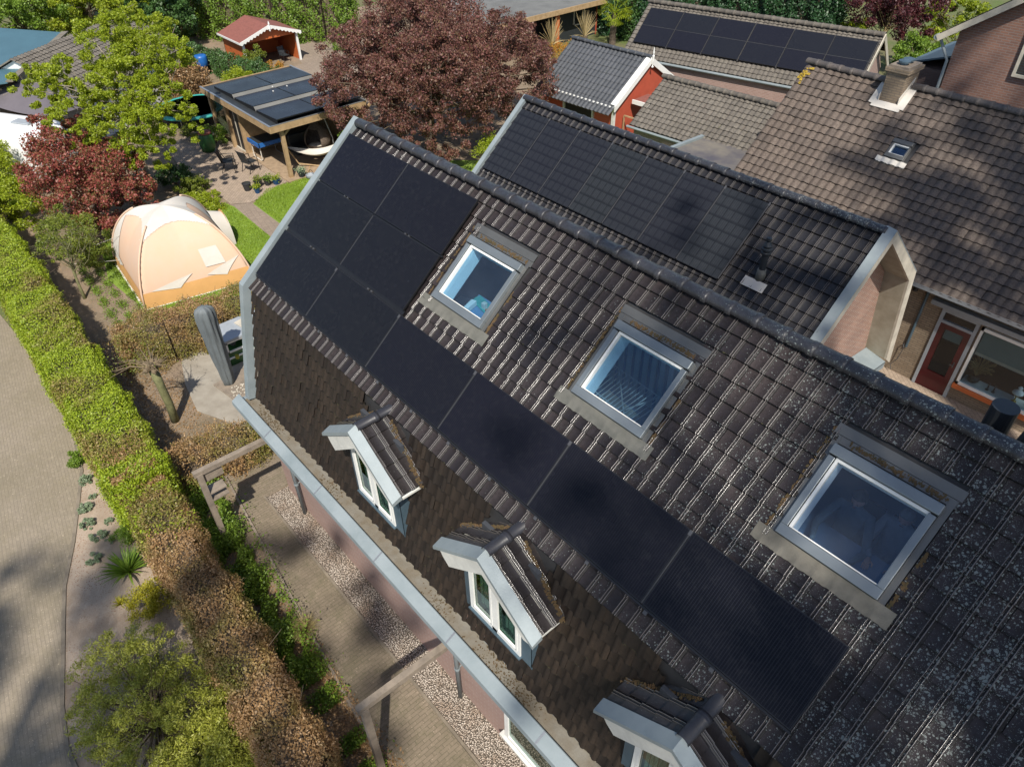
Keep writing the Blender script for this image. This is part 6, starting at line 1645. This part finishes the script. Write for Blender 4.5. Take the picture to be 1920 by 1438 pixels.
# garden chairs
def chair(loc, rz, label):
    c = T('garden_chair', label, 'chair', loc, rz, 'black metal garden chairs on the patio')
    mb = MB(); mb.box((0,0,.42), (.46,.46,.03)); mb.build('seat', M['anthracite'], c)
    mb = MB(); mb.poly([(-.23,.20,.44),(.23,.20,.44),(.23,.34,.92),(-.23,.34,.92)], .02, (0,1,-.2)); mb.build('backrest', M['anthracite'], c)
    for s_ in (-1,1):
        mb = MB(); mb.tube([(s_*.25,-.25,0),(s_*.25,-.23,.62),(s_*.25,.24,.64)], .016, 6); mb.build('front_leg', M['black'], c)
        mb = MB(); mb.tube([(s_*.25,.28,0),(s_*.25,.12,.42),(s_*.24,.36,.94)], .016, 6); mb.build('rear_leg', M['black'], c)
    return c
c1 = chair((-17.75,3.45,.02), math.radians(150), 'black garden chair on the patio, farthest from the veranda')
c2 = copy_tree(c1, (-17.1,4.1,.02), math.radians(195), 'black garden chair on the patio, nearer the veranda post')
# pots
def pot(loc, r, h, mat, plant, label, seed):
    t = TW('flower_pot', label, 'flower pot', loc, 'pots along the patio edge'); x, y, z = loc
    mb = MB(); mb.lathe([(r*.72,0),(r,h*.96),(r*1.08,h*.96),(r*1.08,h),(r*.92,h),(r*.88,h*.86)], loc, 16); mb.build('pot', M[mat], t, smooth=False)
    if plant:
        rg = np.random.default_rng(seed); P = np.array((x,y,z+h+.08))+rg.normal(0,1,(260,3))*(r*.65,r*.65,.06); quads('plant', leaves(P, .06, rg), M[plant], t)
PT = [((-15.45,3.15,.02),.17,.30,'dark',None,'empty black pot, leftmost in the row on the patio edge'),((-14.95,3.33,.02),.12,.20,'blue_dark','leaf_lime','small dark blue pot with bright green leaves, nearest the path'),((-15.45,3.62,.02),.17,.27,'dark','leaf_yellowgreen','wide black pot with yellowish leaves behind the small blue pot'),((-15.35,3.98,.02),.15,.24,'dark','leaf_mid','black pot third from the veranda post'),((-15.2,4.28,.02),.16,.20,'blue_dark','leaf_lime','dark blue bowl with a leafy green plant'),((-15.05,5.35,.06),.16,.22,'anthracite','leaf_grey','dark pot with a grey-green plant behind the veranda post')]
for i, a in enumerate(PT): pot(*a, 400+i)
t = TW('watering_can', 'round grey-green metal tub at the deck edge beside the veranda post', 'tub', (-14.75,5.55,.02)); mb = MB(); mb.lathe([(.15,0),(.20,.14),(.21,.14),(.19,.06)], (-14.75,5.6,.02), 16); mb.build('tub', M['grey_paint'], t); mb = MB(); mb.tube([(-14.75+.22*math.cos(a), 5.6+.05, .14+.2*math.sin(a)) for a in np.linspace(0,PI,12)], .01, 6); mb.build('handle', M['black'], t)
# green wheeled bin
t = TW('compost_bin', 'dark green plastic bin with a brown lid beside the veranda', 'bin', (-20.4,3.7,0)); mb = MB(); mb.lathe([(.30,0),(.34,.3),(.31,.62),(.26,.78)], (-20.4,3.7,.02), 14); mb.build('body', M['green_plastic'], t, smooth=True); mb = MB(); mb.lathe([(.29,.78),(.28,.84),(.08,.88)], (-20.4,3.7,.02), 14); mb.build('lid', M['felt_red'], t)
t = TW('blue_barrel', 'bright blue plastic barrel beside the brown hedge', 'barrel', (-30.9,8.0,0)); mb = MB(); mb.lathe([(.30,.5),(.33,.53),(.34,.75),(.34,.95),(.31,1.05),(.27,1.06)], (-30.9,8.0,0), 16); mb.build('drum', M['blue'], t, smooth=True); mb = MB(); mb.lathe([(.26,0),(.26,.5)], (-30.9,8.0,0), 10); mb.build('base', M['dark'], t)
# trampoline
t = TW('trampoline', 'round trampoline with turquoise edge padding behind the green tree', 'trampoline', (-24.8,4.9,0)); cx_, cy_, R_ = -24.75,4.95,1.72; mb = MB(); mb.lathe([(R_-.22,.50),(R_-.2,.57),(R_+.05,.57),(R_+.10,.50)], (cx_,cy_,0), 40); mb.build('padding', M['teal'], t, smooth=True)
mb = MB(); mb.lathe([(.01,.585),(R_-.21,.585)], (cx_,cy_,0), 40); o_ = mb.build('mat', M['canopy_cloth'], t)
for k in range(6):
    a = k*PI/3+.3; mb = MB(); mb.tube([(cx_+R_*math.cos(a),cy_+R_*math.sin(a),0),(cx_+R_*math.cos(a),cy_+R_*math.sin(a),.52)], .03, 6); mb.build('leg', M['rail'], t)
t = TW('glass_panel_stack', 'upright old window panes leaning beside the trampoline', 'window panes', (-22.4,5.1,0)); 
for k in range(2):
    mb = MB()
    for a, b in (((-22.6+k*.5,5.05,.1),(-22.2+k*.5,5.10,.16)),((-22.6+k*.5,5.05,1.4),(-22.2+k*.5,5.10,1.46)),((-22.6+k*.5,5.05,.1),(-22.55+k*.5,5.10,1.46)),((-22.25+k*.5,5.05,.1),(-22.2+k*.5,5.10,1.46))): mb.bb(a, b)
    mb.build('sash', M['cream'], t)
t = TW('potted_shrub', 'thin upright shrub in a black pot in front of the trampoline', 'plant', (-23.3,4.1,0)); mb = MB(); mb.lathe([(.14,0),(.18,.26)], (-23.3,4.1,0), 12); mb.build('pot', M['dark'], t)
rg = np.random.default_rng(5); quads('foliage', leaves(np.array((-23.3,4.1,.85))+rg.normal(0,1,(900,3))*(.18,.18,.33), .06, rg), M['leaf_yellowgreen'], t)

# red pavilion
t = TW('red_pavilion', 'small open red wooden pavilion with a red felt gable roof and white trim', 'pavilion', (-31.0,11.7,0))
x1_, x0_, y0_, y1_, ze_, za_ = -29.75, -32.4, 10.05, 13.35, 1.55, 2.15; ym = (y0_+y1_)/2
mb = MB(); mb.poly([(x1_+.18,y0_-.2,ze_-.04),(x1_+.18,ym,za_),(x0_-.1,ym,za_),(x0_-.1,y0_-.2,ze_-.04)], .05, (0,-.2,1)); mb.poly([(x1_+.18,y1_+.2,ze_-.04),(x1_+.18,ym,za_),(x0_-.1,ym,za_),(x0_-.1,y1_+.2,ze_-.04)], .05, (0,.2,1)); mb.build('roof', M['felt_red'], t)
mb = MB()
for s_, y in ((1,y0_-.2),(1,y1_+.2)):
    n_ = 9
    for k in range(n_):
        fa, fb = k/n_, (k+1)/n_; a = np.array((x1_+.20,y+(ym-y)*fa,ze_+(za_-ze_)*fa)); b = np.array((x1_+.20,y+(ym-y)*fb,ze_+(za_-ze_)*fb)); m_ = (a+b)/2-(0,0,.17)
        mb.poly([a+(0,0,.04), b+(0,0,.04), b-(0,0,.10), m_, a-(0,0,.10)], .03, (1,0,0))
mb.bar((x1_+.2,y0_-.22,ze_-.03),(x0_-.1,y0_-.22,ze_-.03),.03,.10)
mb.lathe([(.04,-.28),(.06,-.15),(.04,0),(.05,.1),(.0,.26)], (x1_+.24,ym,za_), 8); mb.build('white_trim', M['white'], t)
mb = MB(); mb.bb((x0_,y0_,0),(x1_-.05,y0_+.05,ze_)); mb.bb((x0_,y1_-.05,0),(x1_-.05,y1_,ze_)); mb.bb((x0_,y0_,0),(x0_+.05,y1_,ze_)); mb.poly([(x1_-.04,y0_+.2,ze_-.12),(x1_-.04,y1_-.2,ze_-.12),(x1_-.04,y1_-.2,ze_-.0),(x1_-.04,ym,za_-.06),(x1_-.04,y0_+.2,ze_)], .04, (-1,0,0)); mb.build('plank_wall', M['orange_wood'], t)
mb = MB()
for y in (y0_+.03,y1_-.03): mb.bar((x1_,y,0),(x1_,y,ze_),.11,.11)
mb.build('post', M['white'], t)
mb = MB(); mb.bb((x0_+.06,ym-1.3,.7),(x0_+.09,ym+.1,1.2)); mb.build('wall_shelf', M['wood'], t)
for i, (x, y, rz, lb) in enumerate(((-30.6,11.2,1.45,'black folding chair at the left inside the red pavilion'),(-30.1,12.5,1.75,'black folding chair at the right in the opening of the red pavilion'))):
    c = copy_tree(c1, (x,y,0), rz, lb, scale=.85); c['group'] = 'chairs in the red pavilion'

# dark shed at the top
t = TW('dark_shed', 'black timber shed with a flat grey roof, wooden posts and a pale window', 'shed', (-24,25,0))
mb = MB(); mb.bb((-27.5,19.4,2.02),(-20.9,29.7,2.12)); mb.build('roof', M['grey_roof'], t)
mb = MB(); mb.bb((-20.9,19.4,1.86),(-20.82,29.7,2.13)); mb.bb((-27.5,19.34,1.9),(-20.85,19.4,2.13)); mb.build('fascia', M['wood'], t)
mb = MB(); mb.bb((-27.2,26.2,0),(-21.6,29.5,2.0)); mb.bb((-27.2,19.6,0),(-27,29.4,2.0)); mb.build('wall', M['anthracite'], t)
for y in (19.6,22.8,25.7): 
    mb = MB(); mb.bar((-21.1,y,0),(-21.1,y,1.9),.18,.18); mb.build('post', M['orange_wood'] if y > 25 else M['wood'], t)
mb = MB()
for a, b in (((-21.6,27.5,.8),(-21.54,28.4,.88)),((-21.6,27.5,1.7),(-21.54,28.4,1.78)),((-21.6,27.5,.8),(-21.54,27.58,1.78)),((-21.6,28.32,.8),(-21.54,28.4,1.78))): mb.bb(a, b)
wf = mb.build('window', M['cream'], t); mb = MB(); mb.bb((-21.59,27.56,.86),(-21.57,28.34,1.72)); mb.build('pane', M['black'], wf)
mb = MB(); mb.bar((-21.55,29.5,0),(-21.55,29.5,2.0),.06,.06); mb.build('corner_trim', M['red_wood'], t)

# buildings at the far left
t = TW('grey_tiled_barn', 'low building with a weathered pale grey roof and white gable, behind the lime green tree', 'barn', (-29,1.5,0))
mb = MB(); 
rp = [(-23.6,-.2,2.3),(-27.2,-1.4,3.4),(-33.6,3.4,3.4),(-29.5,5.6,2.3)]
PG = Pl((-27.2,-1.35,3.45), 24, side=1, yaw=math.radians(126))
PG2 = Pl((-27.2,-1.35,3.45), 24, side=-1, yaw=math.radians(126))
tiles('roof_slope', M['tile_gray'], t, PG2, 0, 38, .21, 0, 14, .25, prof=WAVE, lift=.022, seed=81)
def slabq(mb, pl, x0, x1, s0, s1, h0, h1): pl.box(mb, x0, x1, s0, s1, h0, h1)
mb = MB(); PG.box(mb, 0, 8, 0, 3.6, -.05, .0); mb.build('rear_slope', M['trough'], t)
mb = MB(); a_ = PG.p(.15,3.3,-.1); b_ = PG.p(.15,0,-.1); c_ = PG2.p(.15,3.3,-.1); mb.poly([(a_[0],a_[1],0),tuple(a_),tuple(b_),tuple(c_),(c_[0],c_[1],0)], .1, PG.X); d_ = PG2.p(7.9,3.3,-.1); mb.poly([(c_[0],c_[1],0),(d_[0],d_[1],0),(d_[0],d_[1],c_[2]),(c_[0],c_[1],c_[2])], .1, (0,0,0)+PG2.D*(-1)*np.array((1,1,0))); mb.build('white_gable', M['white'], t)
t = TW('blue_roofed_barn', 'flat-pitched roof of blue-green sheets at the left edge', 'barn', (-34,-3,0))
mb = MB(); mb.poly([(-25.6,-2.0,2.95),(-31.8,2.0,3.05),(-37,-1.2,3.0),(-33,-8.5,2.6),(-27.5,-5.6,2.7)], .06, (0,0,1)); mb.build('roof', M['metal_blue'], t)
mb = MB(); mb.poly([(-26.4,-2.2,0),(-31.8,1.6,0),(-36.6,-1.2,0),(-32.8,-8.0,0),(-28,-5.4,0)], 2.6, (0,0,1)); mb.build('wall', M['brick_buff'], t)
mb = MB(); mb.bar((-25.55,-1.92,3.02),(-31.8,2.1,3.12),.30,.05); mb.build('verge_strip', M['trough'], t)
# party tent and caravan
t = TW('party_tent', 'dark grey-purple canopy of a party tent between barn and caravan', 'canopy tent', (-25,-.8,0))
mb = MB(); cs = [(-27.4,-3.3),(-22.6,-1.6),(-23.9,1.2),(-28.6,-.4)]; Z = 2.25; n = 17; P = np.zeros((n,n,3))
for i in range(n):
    for j in range(n):
        u, v = i/(n-1), j/(n-1); q = (1-u)*(1-v)*np.array(cs[0])+u*(1-v)*np.array(cs[1])+u*v*np.array(cs[2])+(1-u)*v*np.array(cs[3])
        du, dv = abs(2*u-1), abs(2*v-1); r = max(du,dv); e = 1-min(1,abs(du-dv)); sag = -.16*math.sin(PI*(u if dv > du else v))*(r**4)
        P[i,j] = (q[0], q[1], Z+.75*(1-r)**1.15+sag)
mb.grid(P); mb.build('canopy', M['canopy_cloth'], t, smooth=True)
for k in range(4):
    mb = MB(); mb.bar((*cs[k],0),(*cs[k],Z),.05,.05); mb.build('pole', M['rail'], t)
t = TW('caravan', 'white caravan with rounded roof corners and a roof hatch at the left edge', 'caravan', (-23.2,-3.2,0))
mb = MB(); V = []; ang_ = math.radians(30); ca, sa = math.cos(ang_), math.sin(ang_)
def cv(u, v, z): return (-21.05 - 3.6 + u*ca - v*sa + 1.0, -2.9 + u*sa + v*ca - .35, z)
hl, hw_ = 2.9, 1.08; secs = []
for (z, k_) in ((.45,.96),(.9,1.0),(1.5,1.0),(1.9,.98),(2.08,.93),(2.17,.85),(2.20,.70)):
    ring = []
    for a in np.linspace(0,2*PI,32,endpoint=False):
        c, s_ = math.cos(a), math.sin(a); ring.append(cv(math.copysign(abs(c)**.35,c)*(hl-(1-k_)*1.0), math.copysign(abs(s_)**.35,s_)*hw_*k_, z))
    secs.append(ring)
for r_ in secs: V += r_
F = [(i*32+k,i*32+(k+1)%32,(i+1)*32+(k+1)%32,(i+1)*32+k) for i in range(len(secs)-1) for k in range(32)]+[tuple(range((len(secs)-1)*32,len(secs)*32))]
mb.add(V, F); mb.build('body', M['caravan_white'], t, smooth=True)
mb = MB(); mb.box(cv(1.3,.2,2.24), (.9,.42,.07), rz=ang_); mb.build('roof_hatch', M['grey_paint'], t, bevel=.02)
mb = MB(); mb.box(cv(.4,-1.09,1.45), (1.2,.03,.5), rz=ang_); mb.build('window', M['anthracite'], t)
for s_ in (-1,1):
    mb = MB(); p = np.array(cv(.1,s_*.95,.33)); d = np.array((-sa,ca,0)); mb.tube([p-d*.09,p+d*.09], .32, 18); wh = mb.build('wheel', M['black'], t); mb = MB(); mb.tube([p-d*.1,p+d*.1], .17, 14); mb.build('rim', M['rail'], wh)

# ------------------------------------------------------------------ behind the skylights
# lowest skylight: two people at a table
def person(label, hx, hy, hz, shirt, hands, look=0.0, hair='hair'):
    t = TW('person', label, 'person', (hx, hy+.05, 4.9))
    # joints (x, y, z, radius)
    J = {}; E = []; V = []; R_ = []
    def v(p, r): V.append(p); R_.append(r); return len(V)-1
    pel = v((hx, hy+.12, 5.38), .15); wa = v((hx, hy+.10, 5.58), .14); chst = v((hx, hy+.07, 5.80), .17); nk = v((hx, hy+.03, 5.99), .062); hd = v((hx, hy+.0, 6.06), .06)
    E += [(pel,wa),(wa,chst),(chst,nk),(nk,hd)]
    for s_, hand in zip((-1,1), hands):
        sh = v((hx+s_*.19, hy+.05, 5.90), .068); hnd = np.array(hand); shp = np.array((hx+s_*.19, hy+.05, 5.90)); el = (shp+hnd)/2 + np.array((s_*.10, .02, -.13))
        e_ = v(tuple(el), .05); w_ = v(tuple(hnd+(shp-hnd)*.06+(0,0,.01)), .031); E += [(chst,sh),(sh,e_),(e_,w_)]
        hp = v((hx+s_*.10, hy+.02, 5.36), .09); kn_ = v((hx+s_*.12, hy-.40, 5.36), .065); an = v((hx+s_*.12, hy-.42, 4.98), .042); ft = v((hx+s_*.12, hy-.56, 4.94), .035); E += [(pel,hp),(hp,kn_),(kn_,an),(an,ft)]
    me = bpy.data.meshes.new('body'); me.from_pydata([tuple(np.array(p)-np.array(t.location)) for p in V], E, []); o = bpy.data.objects.new('clothed_body', me); COL.objects.link(o); o.parent = t; me.materials.append(shirt)
    sk = o.modifiers.new('skin', 'SKIN'); sv = me.skin_vertices[0].data
    for i, r in enumerate(R_): sv[i].radius = (r, r)
    sv[0].use_root = True; sb = o.modifiers.new('sub', 'SUBSURF'); sb.levels = 2; sb.render_levels = 2
    # head with features
    mb = MB(); n1, n2 = 18, 14; Vh = []
    for i in range(n1+1):
        f = i/n1; ph = PI*f; z = math.cos(ph)*.118; r = math.sin(ph)
        for k in range(n2*2):
            a = PI*k/n2; x = math.cos(a)*.078*r; y = math.sin(a)*.098*r
            if y < 0: # face side, towards -y
                dz = z/.118; y *= 1.0-.10*max(0,-dz); 
                if abs(x) < .016 and -.035 < z < .02: y -= .022*(1-abs(z+.015)/.05)
                if abs(abs(x)-.03) < .014 and .0 < z < .03: y += .008
                if abs(x) < .022 and abs(z+.052) < .008: y += .004
            Vh.append((x, y, z))
    rx = .55; c_, s_ = math.cos(rx), math.sin(rx)   # bowed slightly forward
    Vh = [(hx+x, hy+y*c_+z*s_*-.5, hz+z*c_+y*.35) for x, y, z in Vh]; m2 = n2*2
    mb.add(Vh, [(i*m2+k,i*m2+(k+1)%m2,(i+1)*m2+(k+1)%m2,(i+1)*m2+k) for i in range(n1) for k in range(m2)]); hdo = mb.build('head', M['skin'], t, smooth=True)
    mb = MB()
    for s2 in (-1,1): mb.lathe([(.006,-.02),(.016,-.005),(.013,.015),(.004,.025)], (hx+s2*.080,hy+.005,hz), 8, sx=.5)
    mb.build('ear', M['skin'], hdo)
    mb = MB()
    for s2 in (-1,1): mb.lathe([(.004,-.004),(.009,0),(.004,.004)], (hx+s2*.03,hy-.088,hz+.00-.02), 8, sy=.5)
    mb.build('eye', M['black'], hdo)
    mb = MB(); mb.box((hx,hy-.078,hz-.085), (.042,.006,.007)); mb.build('mouth', M['felt_red'], hdo)
    mb = MB(); Vr = []; rg = np.random.default_rng(int(hx*10))
    for i in range(9):
        ph = PI*.55*i/8; z = math.cos(ph)*.135; r = math.sin(ph)
        for k in range(24):
            a = 2*PI*k/24; x = math.cos(a)*.092*r; y = math.sin(a)*.112*r+.012
            if y < -.03: z2 = max(z, .055)
            else: z2 = z
            Vr.append((hx+x+rg.normal(0,.002), hy+y-.008*(z2/.1), hz+z2+rg.normal(0,.002)))
    mb.add(Vr, [(i*24+k,i*24+(k+1)%24,(i+1)*24+(k+1)%24,(i+1)*24+k) for i in range(8) for k in range(24)]); mb.build('hair', M[hair], t, smooth=True)
    # hands: palm and five fingers
    for s_, hand in zip((-1,1), hands):
        h = np.array(hand); d = h-np.array((hx+s_*.19,hy+.05,5.75)); d[2] = 0; d /= np.linalg.norm(d); sd_ = np.array((-d[1], d[0], 0))
        mb = MB(); mb.tube([h-d*.02, h+d*.03, h+d*.075], [.026,.036,.030], 10)
        for k, (o_, L_) in enumerate(((-.030,.060),(-.010,.072),(.010,.068),(.028,.054))):
            b0 = h+d*.07+sd_*o_; mb.tube([b0, b0+d*L_*.5+(0,0,.010), b0+d*L_*.85-(0,0,.008), b0+d*L_-(0,0,.022)], [.0095,.009,.008,.006], 7)
        th = h+d*.01-sd_*.03*s_; mb.tube([th, th+d*.03-sd_*.028*s_, th+d*.058-sd_*.03*s_-(0,0,.012)], [.012,.011,.008], 7)
        mb.build('hand', M['skin'], t, smooth=True)
    return t
person('person in a dark sweater leaning forward behind the lowest skylight, one hand near the frame', 10.44, -.10, 6.14, M['sweater'], ((10.31,-.80,5.84),(10.76,-.72,5.76)), hair='hair')
person('person in a grey shirt sitting at the right behind the lowest skylight', 10.93, .06, 6.12, M['shirt'], ((10.86,-.45,5.74),(11.12,-.42,5.74)), hair='hair_grey')
t = TW('attic_table', 'dark table behind the lowest skylight', 'table', (10.7,-1.0,4.9)); mb = MB(); mb.bb((9.9,-1.55,5.66),(11.5,-.30,5.70)); mb.build('tabletop', M['room'], t)
for x in (9.98,11.42):
    for y in (-1.48,-.38): mb = MB(); mb.bb((x-.03,y-.03,4.9),(x+.03,y+.03,5.66)); mb.build('leg', M['room_dark'], t)
mb = MB(); mb.box((11.03,-.82,5.707), (.30,.21,.012), rz=.1); o = mb.build('paper_pad', M['paper']); tag(o, 'pale paper pad on the table behind the lowest skylight', 'paper')
for x in (10.45, 10.95):
    t = TW('attic_chair', 'dark chair of the person at the %s behind the lowest skylight' % ('left' if x < 10.6 else 'right'), 'chair', (x,.15,4.9), 'chairs in the attic'); mb = MB(); mb.bb((x-.22,-.10,5.18),(x+.22,.38,5.24)); mb.build('seat', M['room_dark'], t); mb = MB(); mb.bb((x-.2,.36,5.2),(x+.2,.40,5.75)); mb.build('backrest', M['room_dark'], t)
    for a in (-.19,.19):
        for b in (-.06,.34): mb = MB(); mb.bb((x+a-.02,b-.02,4.9),(x+a+.02,b+.02,5.18)); mb.build('leg', M['room_dark'], t)
# middle skylight: drying rack, banister, box
t = TW('drying_rack', 'white wire drying rack behind the middle skylight', 'drying rack', (7.0,-.25,4.9)); mb = MB(); z = 5.62
ca_, cb_, cc_, cd_ = np.array((6.45,.15,z)), np.array((7.5,.08,z)), np.array((7.5,-.62,z)), np.array((6.55,-.58,z))
for p, q2 in ((ca_,cb_),(cb_,cc_),(cc_,cd_),(cd_,ca_)): mb.tube([p,q2], .010, 6)
for k in range(1,14): f = k/14; mb.tube([ca_+(cb_-ca_)*f, cd_+(cc_-cd_)*f], .0065, 5)
mb.build('wire_top', M['white'], t)
mb = MB()
for p, q2 in (((6.6,.1,z),(7.4,-.5,4.92)),((7.4,.1,z),(6.6,-.5,4.92)),((6.6,-.5,z),(7.2,.0,4.92))): mb.tube([p,q2], .010, 6)
mb.build('folding_leg', M['white'], t)
mb = MB()
for p in ((7.2,-.6,z),(7.45,-.6,z)): mb.box(p, (.05,.05,.05))
mb.build('corner_clip', M['blue'], t)
t = TW('banister', 'pale slatted banister behind the middle skylight', 'banister', (6.9,.42,4.9)); mb = MB()
for k in range(11): x = 6.15+k*.16; mb.bb((x,.42,4.95),(x+.085,.45,5.98))
mb.build_each('slat', M['white'], t); mb = MB(); mb.bb((6.1,.40,5.98),(7.95,.47,6.05)); mb.build('handrail', M['white'], t)
o = MB().box((6.85,-.15,5.06), (.75,.28,.30), rz=-.15).build('storage_box', M['cream']); tag(o, 'pale pink storage box under the drying rack', 'box')
# first skylight: desk with clutter
t = TW('attic_desk', 'desk with things on it behind the skylight next to the panels', 'desk', (3.8,-.35,4.9)); mb = MB(); mb.bb((3.2,-.65,5.5),(4.5,-.05,5.54)); mb.build('desktop', M['room'], t)
for x in (3.25,4.45): mb = MB(); mb.bb((x-.03,-.6,4.9),(x+.03,-.1,5.5)); mb.build('leg', M['room_dark'], t)
for i, (nm, lb, c, sz, rz, mt, cat) in enumerate((('file_tray','white file tray on the attic desk',(3.55,-.48,5.60),(.34,.26,.10),.3,'white','tray'),('green_folder','turquoise folder on the attic desk',(3.72,-.22,5.56),(.5,.20,.03),-.2,'teal','folder'),('wood_box','orange wooden box on the attic desk',(4.08,-.30,5.58),(.26,.16,.08),-.3,'orange_wood','box'),('green_cup','small pale green cup on the attic desk',(3.85,-.28,5.62),(.08,.08,.12),0,'canvas_white','cup'))):
    o = MB().box(c, sz, rz).build(nm, M[mt], bevel=.008); tag(o, lb, cat)
